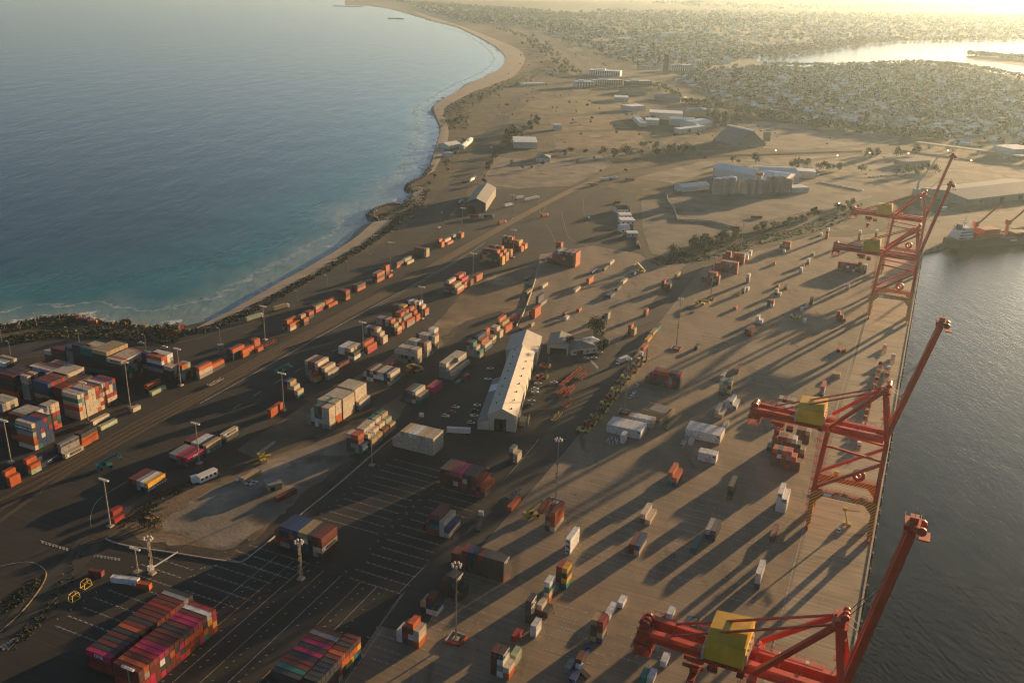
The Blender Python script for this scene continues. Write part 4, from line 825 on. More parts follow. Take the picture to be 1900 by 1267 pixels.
s('maroon and blue stack in the slot field', 'U', 40, (1185.3, 1031.6), 'CB MM'); s('lone teal box in the slot field', 'U', 40, (1290.5, 1027.4), 'E'); s('charcoal and grey stack by the teal box', 'U', 40, (1326.3, 1004.2), 'DK BG'); s('white stack shining beside the crane leg', 'U', 40, (1456.8, 952.6), 'WWW WWWW', None, .5)
s('lone maroon box by the crane leg', 'U', 40, (1436.8, 1005.3), 'M'); s('white-topped stack by the apron', 'U', 40, (1408.4, 1093.7), 'BCW')
# right middle yard
s('brown stack under the crane tail, front bay', 'U', 20, (1482.6, 875), 'MM KRO RMGP MMRO MMWK KMMO'); s('brown stack under the crane tail, second bay', 'U', 20, (1491, 851), 'MT MMK MMKW MMMT MMMR MMMM MMMM KG'); s('brown stack under the crane tail, third bay', 'U', 20, (1500, 824), 'MMT MMM KMM')
s('row behind the crane tail, far pair of rows', 'U', 20, (1473, 759), 'MT MG MR MT'); s('row behind the crane tail, closer of two rows', 'U', 20, (1470.5, 772.3), 'KT MW KT KG')
s('pink-topped block right of the stacker line', 'U', 20, (1260, 723.4), 'DKKP KRKM PGGM KPMO EKMO KMMO KKMP KMP ME')
s('white reefer row beside the ring of posts', 'U', 40, (1187.7, 815.4), 'WW WW WW WW WW WW WW WW', None, .7); s('white reefer row before the tan plant shed', 'U', 20, (1211, 796), 'CC CW WW WW WW WC', None, .6); s('small white pair by the ring of posts', 'U', 20, (1157.4, 823.7), 'WW', None, 1)
s('long white reefer row in mid yard', 'U', 40, (1335.2, 824.2), 'CW WW WW WW WW WW WW WW', None, .7); s('sunlit cream box past the long reefer row', 'U', 40, (1345.2, 801.5), 'C'); s('cream steps behind the long reefer row', 'U', 40, (1340.2, 777.4), 'C CC'); s('bright white reefer steps in mid yard', 'U', 40, (1365.8, 761), 'W WW W', None, .8)
s('green and white tower behind the reefer steps', 'U', 20, (1354.4, 737.6), 'DTKT DEGE KGTL'); s('cream box behind the green tower', 'U', 40, (1342.3, 704.2), 'C'); s('short white reefer block in mid yard', 'U', 20, (1327.4, 861.2), 'WW CW WW WW', None, .4); s('white box in front of the long reefer row', 'U', 20, (1284, 827), 'W G'); s('grey box in front of the long reefer row', 'U', 20, (1268.5, 833.5), 'G')
s('lone brown box in the sunlit slots', 'U', 40, (1369.9, 692.9), 'M'); s('lone navy box by the tall light mast', 'U', 20, (1294, 649.8), 'D'); s('narrow pink-topped stack before the apron', 'U', 40, (1526.9, 739), 'KGP'); s('tan pair before the apron', 'U', 20, (1557.9, 702.3), 'T T'); s('lone pink box before the apron', 'U', 20, (1557.9, 654.4), 'P'); s('orange box by the lone pink box', 'U', 20, (1568.8, 655.4), 'O')
s('red and orange cluster left of the third crane', 'U', 20, (1568.8, 598.3), 'M RR RRO'); s('white box ahead of the parked forklift', 'U', 20, (1495, 600), 'W'); s('orange wall in the sunlit upper slots', 'U', 40, (1393.5, 625.4), 'OO KK'); s('white steps in the upper slots', 'U', 20, (1413.4, 601), 'W WW')
s('close white box of the loose pair', 'U', 20, (1489.7, 578.8), 'W'); s('far white box of the loose pair', 'U', 20, (1498.5, 572.3), 'W'); s('brown box behind the loose white pair', 'U', 20, (1507.4, 565.7), 'MM'); s('white-footed orange stack, upper slots', 'U', 20, (1434.4, 570), 'WO KM'); s('lone orange box, upper slots', 'U', 20, (1365.9, 575.6), 'O')
s('cream cluster in the upper slots', 'U', 20, (1447.7, 550.2), 'C KC'); s('orange box over the cream cluster', 'U', 20, (1444.4, 534.7), 'O'); s('navy box by the cream cluster', 'U', 20, (1459.8, 538), 'D'); s('dark-based grey stack in the upper slots', 'U', 20, (1380.3, 545.8), 'KG'); s('pale box behind the dark-based stack', 'U', 20, (1388, 540.3), 'W'); s('lone yellow box in the upper slots', 'U', 20, (1373.6, 549), 'Y'); s('white-topped stack in the upper slots', 'U', 20, (1389, 525.9), 'MGW')
s('white-topped pair left of the third crane leg', 'U', 20, (1574.8, 539.2), 'TW'); s('orange box of the scattered upper row', 'U', 20, (1437.7, 492.7), 'O'); s('white box of the scattered upper row', 'U', 20, (1487.5, 508.2), 'GW'); s('small orange box of the scattered upper row', 'U', 20, (1491.9, 497), 'O'); s('white over maroon pair, upper row', 'U', 20, (1500.7, 491.6), 'MW'); s('pale green box of the upper row', 'U', 20, (1509.6, 475), 'L')
s('red block beside the bank, front', 'U', 20, (1366.8, 509.4), 'RDRO RPMO PKGG MKMG RKMO RRPO RRR PRR RP'); s('red block beside the bank, rear', 'U', 20, (1379.4, 492), 'MOOG KRRO PRRO MRRO KR MRRR RRRR RRR'); s('white pair at the end of the red block', 'U', 20, (1387, 484), 'WW'); s('white box past the red block', 'U', 20, (1393, 476.5), 'WW W'); s('dark red block by the yard road', 'U', 20, (1332.9, 529.4), 'KMO MGKO KKGO MPKR MM MM')
s('orange-topped stack by the bank', 'U', 20, (1465, 464.3), 'KOO KTO KOR KG'); s('white box in front of the bank stack', 'U', 20, (1456, 470), 'W'); s('white-capped orange tower by the bank', 'U', 20, (1535.5, 443.4), 'ROMW'); s('white box at the foot of the capped tower', 'U', 20, (1524.6, 438.2), 'W'); s('white-capped brown tower, left of two', 'U', 20, (1595.3, 447.4), 'KKMW'); s('white-capped brown tower beside the crane leg', 'U', 20, (1626, 446.4), 'KKMW'); s('white box by the farther capped towers', 'V', 20, (1594.4, 456), 'W')
s('pink and red block under the third crane tail', 'U', 20, (1607, 508), 'KGC RKT MMG KTK WPM RKP PWM KMR RPR RRR')
# upper yard
s('red block at the top of the upper yard', 'U', 40, (1067.4, 496.3), 'OOOOO KMMML MMMMP MMKKG MMTKD MMRMT KMKRW KMRRE MRRP MRW KP'); s('red boxes behind the top red block', 'U', 20, (1040, 476), '??RRR ??RRR'); s('charcoal box of the upper pair', 'U', 40, (1121, 503), 'K'); s('cream box of the upper pair', 'U', 40, (1132, 492.5), 'C')
s('orange pair by the small lamp post', 'U', 40, (1092.4, 528.7), 'OO'); s('blue box behind the orange pair', 'U', 40, (1098.7, 509.5), 'B'); s('lone cream box in the upper yard', 'U', 40, (1067.9, 543.6), 'C'); s('cream box beside the barrier', 'U', 40, (1007, 536), 'C'); s('blue open-topped pair in the upper yard', 'U', 40, (1132.9, 554.3), 'B B'); s('charcoal box past the blue pair', 'U', 40, (1145.6, 541), 'K'); s('cream box past the blue pair', 'U', 40, (1156, 528), 'C')
s('red box of the small pair', 'U', 20, (1048.7, 587), 'R'); s('white box of the small pair', 'U', 20, (1051.2, 594.7), 'W'); s('lone orange box in the upper yard', 'U', 20, (1074.3, 579.8), 'O'); s('grey pair in the upper yard', 'U', 20, (1127.5, 593.7), 'GG K'); s('orange tower by the yard road', 'U', 20, (1199, 587.3), 'MO'); s('yellow and orange stack by the yard road', 'U', 20, (1176.5, 623.5), 'TT MMO'); s('teal box at the yard road edge', 'U', 40, (1219, 617), 'E')
s('tan boxes on parked trailers, first', 'U', 40, (1194, 655, 0, 1.3), 'O'); s('tan boxes on parked trailers, second', 'U', 40, (1201, 640, 0, 1.3), 'Y'); s('tan boxes on parked trailers, third', 'U', 40, (1211, 627, 0, 1.3), 'T'); s('orange tower beside the barrier', 'U', 40, (992.2, 591.6), 'OOO KO'); s('navy stack beside the barrier', 'U', 40, (1004, 569), 'G BDD'); s('tan box on the dirt track edge', 'U', 40, (978.4, 547.9), 'T'); s('blue box on the dirt track', 'U', 40, (978, 522), 'B'); s('yellow box behind the workshops', 'U', 20, (985.8, 607.5), 'T'); s('stepped red stack by the yard road', 'U', 20, (1242.6, 539.3), 'KK MO MMR'); s('tan-topped pair by the yard road', 'U', 40, (1255.4, 520.2), 'KT')
# row beside the railway
s('rail row end by the walking truck', 'U', 40, (539, 615), 'CO KMO GM', {(0, 0): 'MAERSK'}); s('rail row second stack', 'U', 20, (564.7, 605.3), 'KO KKT'); s('rail row third stack', 'U', 20, (574, 592.2), 'KO MM'); s('rail row pink and olive stack', 'U', 40, (586.6, 581.3), 'PT KK'); s('rail row orange steps', 'U', 40, (610.2, 572), 'O KO'); s('rail row red-topped tower', 'U', 20, (642.2, 558), 'OKR KKM KKM')
s('rail row lettered orange stack', 'U', 40, (663.7, 541.7), 'OK KM', {(0, 1): 'HAMBURG SÜD'}); s('rail row tall lettered stack', 'U', 40, (700.2, 525), 'OKO KKG', {(0, 1): 'HAMBURG SÜD'}); s('rail row orange tower by the mast', 'U', 20, (716.4, 510), 'KOO KM'); s('rail row box at the mast foot', 'U', 20, (721.6, 516.3), 'O'); s('rail row lettered pair past the mast', 'U', 40, (736.7, 498.3), 'OK', {(0, 1): 'HAMBURG SÜD'}); s('rail row cream box', 'U', 40, (755.8, 492), 'C KG')
s('rail row tan-ended tall block', 'U', 20, (791, 478), 'TTT KKK KKM KMM KMM'); s('rail row orange steps past the tall block', 'U', 20, (819.5, 460), 'OO KKO'); s('rail row orange box under cream', 'U', 40, (830.5, 455.5), 'O KC'); s('rail row far orange pair', 'U', 20, (856, 442.7), 'OO GG'); s('rail row far grey box', 'U', 20, (841, 441.6), 'G')
s('cream lettered stack of the middle kerb', 'U', 40, (371, 704), 'GCO KKK', {(0, 1): 'MAERSK'}); s('orange over charcoal past the lettered stack', 'U', 40, (394, 692), 'KO'); s('orange-edged dark stack at the kerb', 'U', 40, (433.2, 669.7), 'KKO BBB'); s('twin orange boxes at the kerb', 'U', 40, (451, 664.3), 'OO KK'); s('orange pair near the white mast', 'U', 20, (473, 645), 'OO KK'); s('orange box near the white mast', 'U', 20, (478.8, 653.6), 'O')
# middle stacks
s('front bay of the cream-stepped stack', 'U', 40, (587.3, 710.7), 'T GO E'); s('cream-stepped stack by the parked stacker', 'U', 40, (609.4, 706.3), 'GC KMC KKM GKCC GKMM GGMM GGGC'); s('blue and cream stack by the central mast', 'U', 20, (553, 741), 'EC KMC KMCT DMMB'); s('orange pair closest to the central mast', 'U', 20, (514.4, 767.5), 'OO'); s('orange pair left of the central mast', 'U', 20, (503.3, 775.4), 'OO'); s('brown box past the cream steps', 'U', 40, (629.8, 684.2), 'M')
s('tan-topped stack beside the thin mast', 'U', 40, (657.6, 668.8), 'WK WKC KMT KWW KWW'); s('orange over pink stack beyond the thin mast', 'U', 40, (682.5, 657.5), 'PO KKO'); s('grey stack with cream steps', 'U', 20, (711.3, 639), 'CC KGC KKGC KKGM KKKD GKGG'); s('grey row on orange end', 'U', 20, (737.6, 621.7), 'OC DDT KDKO KKGC KKMM KKGG KKGG'); s('second orange end of the long grey row', 'U', 20, (746.5, 612.4), 'OO KKT KKK'); s('lettered orange side of the long grey row', 'U', 40, (755.3, 608.5), 'GO KKG KKKO KKKO', {(0, 0): 'HAMBURG SÜD'}); s('tall orange end by the dirt mast', 'U', 20, (772.7, 597.9), 'OO KMO KKKO'); s('orange and white steps at the dirt mast', 'U', 20, (789, 586.9), 'GO KDC KKKW'); s('yellow box atop the long grey row', 'U', 20, (749, 569, 4), 'MMMY MMMT KKKD KMMM'); s('white and blue tops behind the yellow box', 'U', 20, (768, 560, 4), 'KKMG KKKW KKKB')
s('white row with blue stripe', 'U', 40, (724.7, 715.7), 'CDC MEB EWC MWC MWM WEC WBM MC'); s('orange over pink pair behind the striped row', 'U', 40, (719.5, 690), 'PO KP', {(0, 1): 'APL'}); s('cream wall behind the parked lift truck', 'U', 20, (775, 677.2), 'GGCC GKCC KGCG GBCC GKCC GGCC GGC'); s('cream wall with maroon stripe', 'U', 20, (792.4, 664.4), 'GGCC GMMM KGCM GEWW GGCC GGCC GGC'); s('cream wall with green stripe', 'U', 20, (806.8, 651.6), 'GKCC GCEE GGCC GGCC GGCC KGEK'); s('white-topped stack behind the cream walls', 'U', 20, (806, 612, 4), 'KCOW KKOW KKM KKD')
s('white end of the big cream stack', 'U', 20, (612, 797.2), 'GCCCC GCCCC KCEMM WWEEE MCCC GG'); s('orange-footed bay of the big cream stack', 'U', 20, (624.2, 786.8), 'OOCCC GGCCC GGGCE GGCCC GGCCC'); s('long bay of the big cream stack', 'U', 40, (637.3, 778.6), 'CCCCC GGGGC GGGGC GGGGC GGGGC'); s('far bay of the big cream stack', 'U', 40, (667.2, 761.6), 'GC KBCCC GGGGC GGGGC GGGGC GGGGC')
s('orange steps of the stepped row, first bay', 'U', 20, (673, 843), 'EB GGMO KGMO KKKC'); s('cream steps of the stepped row, second bay', 'U', 20, (690.8, 832), 'GT KKC KKKC KKKC'); s('cream steps of the stepped row, third bay', 'U', 20, (700.2, 823.4), 'GT KKC KKKC KKKC'); s('cream steps of the stepped row, fourth bay', 'U', 20, (712, 813), 'GM KKC KKKC KKKE'); s('green step of the stepped row, fifth bay', 'U', 20, (724, 803.7), 'TT KKL KKKT KKKE')
s('large rust-streaked white reefer block', 'U', 40, (803.3, 846), 'CCCC CCCC CCCT CCCC CCCW CCCW CCCC CCCT CCC CC', None, .12, 1); s('cream steps left of the cream shed', 'U', 40, (840.4, 705.4), 'GC GGC GGGC GGGC'); s('blue-footed cream bay left of the cream shed', 'U', 40, (856.5, 693), 'BC GGGC GGGC GGGC'); s('teal-footed stack left of the car park', 'U', 40, (778, 750.8), 'EG CMC EBE EBM'); s('magenta pair left of the car park', 'U', 40, (804.4, 733.8), 'PP KO'); s('lone teal box near the lean-to', 'U', 20, (849.9, 717.2), 'E'); s('magenta box near the lean-to', 'U', 20, (864, 706), 'P')
s('teal-stepped stack behind the shed', 'U', 20, (890, 665), 'GE GGC GGEE GGGM'); s('orange-stepped stack behind the shed', 'U', 40, (899.5, 653.3), 'BC KMO KKMB'); s('cream and orange bay behind the shed', 'U', 20, (914.2, 639.4), 'KC KO KKMO'); s('pale steps behind the shed', 'U', 20, (927.3, 628.2), 'CC KCC KKC'); s('tall orange bay behind the shed', 'U', 40, (938, 619), 'OO KKT KKKO'); s('red end of the row behind the shed', 'U', 40, (952, 604), 'RR MR')
s('orange and white stack by the north mast', 'U', 40, (848.8, 546.6), 'OC GKT RRR GRKC GEK'); s('pink-topped bay by the north mast', 'U', 40, (862, 535.6), 'OO KRP KWMO KWMP'); s('orange pair past the north mast', 'U', 40, (884.2, 523.6), 'OO KK'); s('maroon pair at the north mast foot', 'U', 20, (873, 531), 'MM')
s('rust and yellow block by the tracks, front bay', 'U', 20, (932, 492.8), 'YYY KKOO MTKMO MMEMM KGMRM MTBTM MYYKM GYYMM TMMG'); s('rust and yellow block by the tracks, second bay', 'U', 20, (939, 485.5), 'OOT KKKO MMMMO KKKMM MMTMT MMMMM MMRMM'); s('rust and yellow block by the tracks, third bay', 'U', 20, (946, 480), 'RTY KKK'); s('yellow-stepped rust block by the tracks', 'U', 20, (967.3, 468.3), 'OO KKOY MMMO MMMO KMMTO MMMMY MMMTM MMMMG'); s('orange end of the yellow-stepped block', 'U', 20, (974, 463), 'YO OO KKY')

m_let = mat('lettering_white', (.70, .70, .68), .6, scale=2, var=.05); m_letd = mat('lettering_dark', (.03, .035, .045), .6, scale=2, var=.05); m_star = mat('emblem_blue', (.20, .42, .55), .5, scale=2, var=.05)
TXT = {}
def lettering(word, dark, parent, L, ori):
    key = (word, dark, L)
    if key not in TXT:
        cu_ = bpy.data.curves.new('lettering', 'FONT'); cu_.body = word.replace(' ', '\n') if L < 7 and ' ' in word else word; cu_.align_x = 'CENTER'; cu_.align_y = 'CENTER'
        cu_.size = min(2.1, L * 1.15 / max(2.6, len(word) * .68)) if '\n' not in cu_.body else 1.1
        cu_.extrude = .012; cu_.offset = .02; tmp = bpy.data.objects.new('lettering', cu_); C.objects.link(tmp); dg = bpy.context.evaluated_depsgraph_get()
        me = bpy.data.meshes.new_from_object(tmp.evaluated_get(dg)); me.materials.clear(); me.materials.append(m_letd if dark else m_let); bpy.data.objects.remove(tmp); TXT[key] = me
    o = bpy.data.objects.new('lettering', TXT[key]); C.objects.link(o); o.parent = parent; y = CW / 2 + .02; xo = L * .06 if word == 'MAERSK' else 0
    o.location = (xo, -y, 1.3) if ori == 'U' else (-xo, y, 1.3); o.rotation_euler = (pi / 2, 0, 0 if ori == 'U' else pi)
    if word == 'MAERSK':
        if 'star' not in TXT:
            b = MB(); b.box(-.85, -.015, -.85, .85, 0, .85, 0)
            pts = []
            for i in range(14): a = pi / 2 + i * pi / 7; r = .72 if i % 2 == 0 else .3; pts.append((cos(a) * r, -.03, sin(a) * r))
            b.add(pts + [(0, -.03, 0)], [(i, (i + 1) % 14, 14)[::-1] for i in range(14)], 1); TXT['star'] = b.mesh('emblem', [m_star, m_let])
        e = obj('emblem', TXT['star'], parent); e.location = (-L * .36, -y, 1.3) if ori == 'U' else (L * .36, y, 1.3); e.rotation_euler = (0, 0, 0 if ori == 'U' else pi)
CONT.sort(key=lambda d: -d['vis'])
def put_mat(o, m, i=0): o.material_slots[i].link = 'OBJECT'; o.material_slots[i].material = m
rest = {}
TW = {1: ['only tier'], 2: ['bottom', 'top'], 3: ['bottom', 'middle', 'top'], 4: ['bottom', 'second', 'third', 'top'], 5: ['bottom', 'second', 'third', 'fourth', 'top'], 6: ['bottom', 'second', 'third', 'fourth', 'fifth', 'top'], 7: ['bottom', 'second', 'third', 'fourth', 'fifth', 'sixth', 'top']}
for n, d in enumerate(CONT):
    if n < 298 and d['vis'] > 0:
        m = cmat(d['c']); o = obj('shipping_container', BODY[(d['L'], bool(d['reefer']))], None, d['P'], d['rz'] + crng.uniform(-.004, .004)); put_mat(o, m)
        lab = PAL[d['c']][0] + (' reefer' if d['reefer'] else ' container')
        if d['H'] > 1: lab += ', ' + TW[d['H']][d['tier']] + (' tier' if d['H'] > 2 or d['nc'] > 1 else ' one')
        if d['nc'] > 1: lab += ', column ' + ['one', 'two', 'three', 'four', 'five', 'six', 'seven', 'eight', 'nine', 'ten', 'eleven', 'twelve', 'thirteen', 'fourteen', 'fifteen', 'sixteen', 'seventeen', 'eighteen', 'nineteen'][d['col']]
        lab += ', ' + d['ph']
        tag(o, lab, 'shipping container', 'shipping containers in the port yards')
        if d['reefer']: obj('refrigeration_unit', UNIT[d['L']], o)
        elif d['door']:
            for sd_ in (-1, 1): q = obj('door', DOOR[(d['L'], sd_)], o); put_mat(q, m)
        if d['text']: lettering(d['text'], d['c'] in 'WCGTY' and d['text'] in ('MAERSK', 'APL', 'HAMBURG SÜD'), o, d['L'], d['ori'])
    else:
        rest.setdefault(0, []).append(d)
# the far and hidden ones: one object
mats = [cmat(k) for k in PAL]; ki = {k: i for i, k in enumerate(PAL)}; rb = MB()
for d in rest.get(0, []):
    c, s_ = cos(d['rz']), sin(d['rz']); x, w, z = d['L'] / 2, CW / 2, d['P'].z
    q = lambda a, b, h: (d['P'].x + a * c - b * s_, d['P'].y + a * s_ + b * c, z + h)
    vs = [q(-x, -w, 0), q(x, -w, 0), q(x, w, 0), q(-x, w, 0), q(-x, -w, 2.57), q(x, -w, 2.57), q(x, w, 2.57), q(-x, w, 2.57)]
    rb.add(vs, [(4, 5, 6, 7), (0, 1, 5, 4), (1, 2, 6, 5), (2, 3, 7, 6), (3, 0, 4, 7)], ki[d['c']])
tag(rb.build('container_stacks', mats), None, None, None, 'stuff')
print('containers', len(CONT), 'cut vis', CONT[297]['vis'])
# ------------------------------------------------------------------ buildings
m_cream = mat('cream_cladding', (.50, .44, .33), .7, var=.10, scale=.2); m_roofc = mat('cream_roof_sheet', (.40, .37, .31), .6, var=.12, scale=.25, wear=((.30, .25, .18), .15, .62)); m_roofg = mat('grey_roof_sheet', (.19, .185, .17), .6, var=.14, scale=.25)
m_roofw = mat('white_roof_sheet', (.70, .70, .67), .5, var=.08, scale=.1); m_roofr = mat('terracotta_roof', (.22, .075, .04), .8, var=.25, scale=.3); m_roofd = mat('dark_roof', (.07, .068, .065), .7, var=.2, scale=.3); m_wallw = mat('white_wall', (.58, .55, .48), .75, var=.1, scale=.3); m_wallg = mat('grey_wall', (.20, .185, .16), .8, var=.15, scale=.3); m_tan = mat('tan_wall', (.36, .27, .16), .8, var=.15, scale=.4); m_open = mat('doorway_shade', (.012, .012, .012), .9); m_silo = mat('silo_concrete', (.36, .31, .24), .85, var=.12, scale=.12); m_brick = mat('brick_wall', (.20, .10, .06), .85, scale=.6)  # m_open: near-black colour paints in the shade behind open doorways
def frame_of(a, b, z=0):
    A = gp(*a); B = gp(*b); d = B - A; return A, math.atan2(d.y, d.x), d.length
def shed(name, label, cat, a, b, wid, ze, zr, wm, rm, roof='gable', door=None, wins=0, parts=None):
    A, rz, L = frame_of(a, b); t = thing(name, label, cat, A, rz); w = wid
    y0, y1 = (0, w) if w > 0 else (w, 0); mb = MB()
    if roof == 'gable': mb.gwall(0, L, y0, y1, ze, zr - .05)
    elif roof == 'gabley':
        mb.gwall(0, abs(w), 0, L, ze, zr - .05); mb.v = [(y, (x if w > 0 else -x), z) for x, y, z in mb.v]
    else: mb.box(0, y0, -.1, L, y1, ze)
    if roof == 'gabley' and w > 0: mb.f = [f[::-1] for f in mb.f]
    mb.build('wall', wm, t); mb = MB()
    if roof == 'gable': mb.gable(0, L, y0, y1, ze, zr)
    elif roof == 'gabley':
        mb.gable(0, abs(w), 0, L, ze, zr); mb.v = [(y, (x if w > 0 else -x), z) for x, y, z in mb.v]
        if w > 0: mb.f = [f[::-1] for f in mb.f]
    elif roof == 'hip': mb.hip(0, L, y0, y1, ze + .02, zr)
    elif roof == 'flat': mb.box(-.3, y0 - .3, ze + .01, L + .3, y1 + .3, ze + .35)
    elif roof == 'barrel':
        n = 10; vs = []
        for i in range(n + 1):
            an = pi * i / n; vs += [(-.4, (y0 + y1) / 2 - cos(an) * (abs(w) / 2 + .4), ze + sin(an) * (zr - ze)), (L + .4, (y0 + y1) / 2 - cos(an) * (abs(w) / 2 + .4), ze + sin(an) * (zr - ze))]
        mb.add(vs, [(2 * i, 2 * i + 1, 2 * i + 3, 2 * i + 2) for i in range(n)] + [tuple(range(0, 2 * n + 2, 2))[::-1], tuple(range(1, 2 * n + 2, 2))])
    mb.build('roof', rm, t)
    if door:
        for x0, x1, h in door:
            mb = MB(); yy = y0 - .06; mb.box(x0, yy - .06, 0, x1, yy, h); mb.build('door', m_open, t)  # solid near-black panel, painted as the dark inside of an opening
    for i in range(wins):
        mb = MB(); x = L * (i + .5) / wins; mb.box(x - .8, y0 - .1, 1.2, x + .8, y0 - .02, 2.6); mb.build('window', m_glass, t)
    return t, L
# long cream workshop shed: axis turned from the yard grid
AX = R(83.3); FP = gp(905.3, 797.6); sh = thing('workshop_shed', 'long cream gabled shed with dark front doorway and lean-to beside the car park', 'shed', FP, AX - pi / 2)
wd, ln, eh, rh = 16.0, 101, 10.2, 14.2
b = MB(); b.gwall(0, ln, -wd, 0, eh, rh - .05); b.v = [(-y, x, z) for x, y, z in b.v]; b.build('wall', m_cream, sh)
b = MB(); b.gable(0, ln, -wd, 0, eh, rh, .5); b.v = [(-y, x, z) for x, y, z in b.v]; rf = b.build('roof', m_roofc, sh)
for i in range(16):
    b = MB(); x = 3.2 if i % 2 else wd - 3.2; y = 5 + i * 6.1; b.cyl((x, y, 11), (x, y, 12.9), .35, 6); b.build('roof_vent', m_dark, rf)
b = MB(); b.box(3.6, -.12, 0, 10.6, -.03, 7.6); b.build('doorway', m_open, sh)  # flat panel with the shade of the opening put into its colour
for i in range(6): b = MB(); y = 10 + i * 14; b.box(wd + .03, y, 0, wd + .12, y + 6, 6.2); b.build('side_door', m_open if i % 2 else m_roofg, sh)  # every other panel painted near-black for the shade inside
b = MB(); b.box(-6.2, 0, 0, -.02, 64, 4.2); b.add([(-6.2, 0, 4.2), (-.02, 0, 4.2), (-.02, 0, 6.4), (-6.2, 64, 4.2), (-.02, 64, 4.2), (-.02, 64, 6.4)], [(0, 1, 2), (5, 4, 3)]); le = b.build('lean_to', m_cream, sh)
b = MB(); b.add([(-6.6, -.4, 4.25), (0, -.4, 6.65), (0, 64.4, 6.65), (-6.6, 64.4, 4.25), (-6.6, -.4, 4.05), (0, -.4, 6.45), (0, 64.4, 6.45), (-6.6, 64.4, 4.05)], [(0, 1, 2, 3), (7, 6, 5, 4), (0, 4, 5, 1), (3, 2, 6, 7), (0, 3, 7, 4)]); b.build('lean_to_roof', m_roofg, le)
b = MB(); b.add([(-6.4, 43, 4.45), (-.3, 43, 6.72), (-.3, 54, 6.72), (-6.4, 54, 4.45)], [(0, 1, 2, 3)]); b.build('white_roof_sheets', m_roofw, le)
b = MB(); b.box(wd + 1, 8, 0, wd + 5, 16, 3); b.box(wd + 5.6, 10, 0, wd + 6.2, 20, 2.6); b.build('outbuilding', m_tan, sh)
sh2 = thing('store_shed', 'short cream gabled shed joined to the far end of the long shed', 'shed', sh.matrix_basis @ Vector((0, 0, 0)), AX - pi / 2)
sh2.location = FP + Vector((cos(AX), sin(AX), 0)) * 102.4 - Vector((sin(AX), -cos(AX), 0)) * 3.4
b = MB(); b.gwall(0, 30, -21, 0, 9.4, 13.6); b.v = [(-y, x, z) for x, y, z in b.v]; b.build('wall', m_cream, sh2); b = MB(); b.gable(0, 30, -21, 0, 9.4, 13.65, .5); b.v = [(-y, x, z) for x, y, z in b.v]; b.build('roof', m_roofc, sh2)
# small workshops and canteen under the big tree
t, L = shed('open_workshop', 'grey-roofed open-fronted workshop left of the big tree', 'workshop', (1015, 656), (1053, 659), 24, 6.2, 8.4, m_cream, m_roofg, 'gabley', [(2, 13.5, 4.6)])
t, L = shed('canteen', 'low grey-roofed canteen building right below the big tree', 'canteen', (1060, 660), (1108, 654), 17, 4.4, 7.0, m_cream, m_roofg, 'hip', [(4, 9, 3)], 4)
t, L = shed('canteen_wing', 'small pale-roofed wing at the end of the canteen', 'building', (1096, 645), (1113, 641), 9, 4.0, 5.4, m_cream, m_roofw, 'hip', None, 2)
# wash bay behind the reefers
wb = thing('wash_bay', 'roofless tan wash bay with sunlit walls behind the white reefers', 'wash bay', gp(1193, 770), TH - R(8))
for nm, q, m_ in (('back_wall', (10, -14, 17, 0, 10.6, 3.4), m_tan), ('side_wall', (-9, -15, 0, 12, -14.3, 4.2), m_tan), ('low_wall', (-10, -20, 0, 12, -19.4, 2.6), m_tan), ('end_wall', (-1, -13.9, 0, -.4, 1, 4.6), m_tan), ('flat_roof', (0.2, -13.8, 4.3, 9.4, -3, 4.7), m_roofg)):
    b = MB(); x0, y0, z0, x1, y1, z1 = q if nm != 'back_wall' else (10, -14, 0, 10.6, 1, 4.6); b.box(x0, y0, z0, x1, y1, z1); b.build(nm, m_, wb)
# buildings north of the port
shed('freight_shed', 'dark green-grey gabled freight shed beside the coast road', 'shed', (865, 392), (901, 394), 84, 10, 15, m_roofd, m_roofg, 'gabley', [(2, 10, 6)])
shed('curved_roof_store', 'white curved-roof store with cream end wall in the brown field', 'warehouse', (953, 275), (997, 276), 52, 9, 14, m_cream, m_roofw, 'flat'); 
shed('site_office', 'grey hip-roofed office standing alone in the vacant lot', 'office', (994, 300), (1021, 301), 26, 5, 9, m_wallw, m_roofg, 'hip', None, 3)
shed('white_cube_store', 'small white cube store among the brown fields', 'store', (1029, 242), (1043, 242), 12, 9, 9, m_wallw, m_roofw, 'flat')
shed('beach_cafe', 'white gabled beach cafe at the dune edge', 'cafe', (832, 277), (856, 273), 22, 5, 8, m_wallw, m_roofw, 'gable', None, 3); shed('beach_cafe', 'white flat annexe beside the beach cafe', 'cafe', (862, 277), (878, 262), 8, 4.5, 6, m_wallw, m_roofw, 'gable')
shed('kiosk', 'small pale kiosk among beach scrub south of the cafe', 'kiosk', (826, 292), (841, 291), 11, 5, 7, m_wallw, m_roofw, 'hip')
shed('beach_club', 'long white club building on the dunes north', 'building', (972, 161), (1012, 159), 16, 6, 8, m_wallw, m_roofw, 'flat', None, 6); shed('beach_hut', 'tiny white hut beside the dune club', 'hut', (962, 160), (968, 160), 8, 4, 5, m_wallw, m_roofw, 'hip')
shed('wool_store', 'big white flat store of the works yard', 'warehouse', (1204, 221), (1266, 224), 42, 12, 14, m_wallw, m_roofw, 'flat', [(4, 12, 7)]); shed('wool_store', 'white store stepping down from the big white store', 'warehouse', (1243, 233), (1289, 235), 34, 11, 13, m_wallw, m_roofw, 'gable'); shed('wool_store', 'low white store facing the field road', 'warehouse', (1262, 249), (1308, 243), 14, 8, 10, m_wallw, m_roofw, 'flat', None, 5); shed('vault_store', 'white vaulted store at the end of the works', 'warehouse', (1292, 240), (1320, 235), 34, 7, 12, m_wallw, m_roofw, 'barrel')
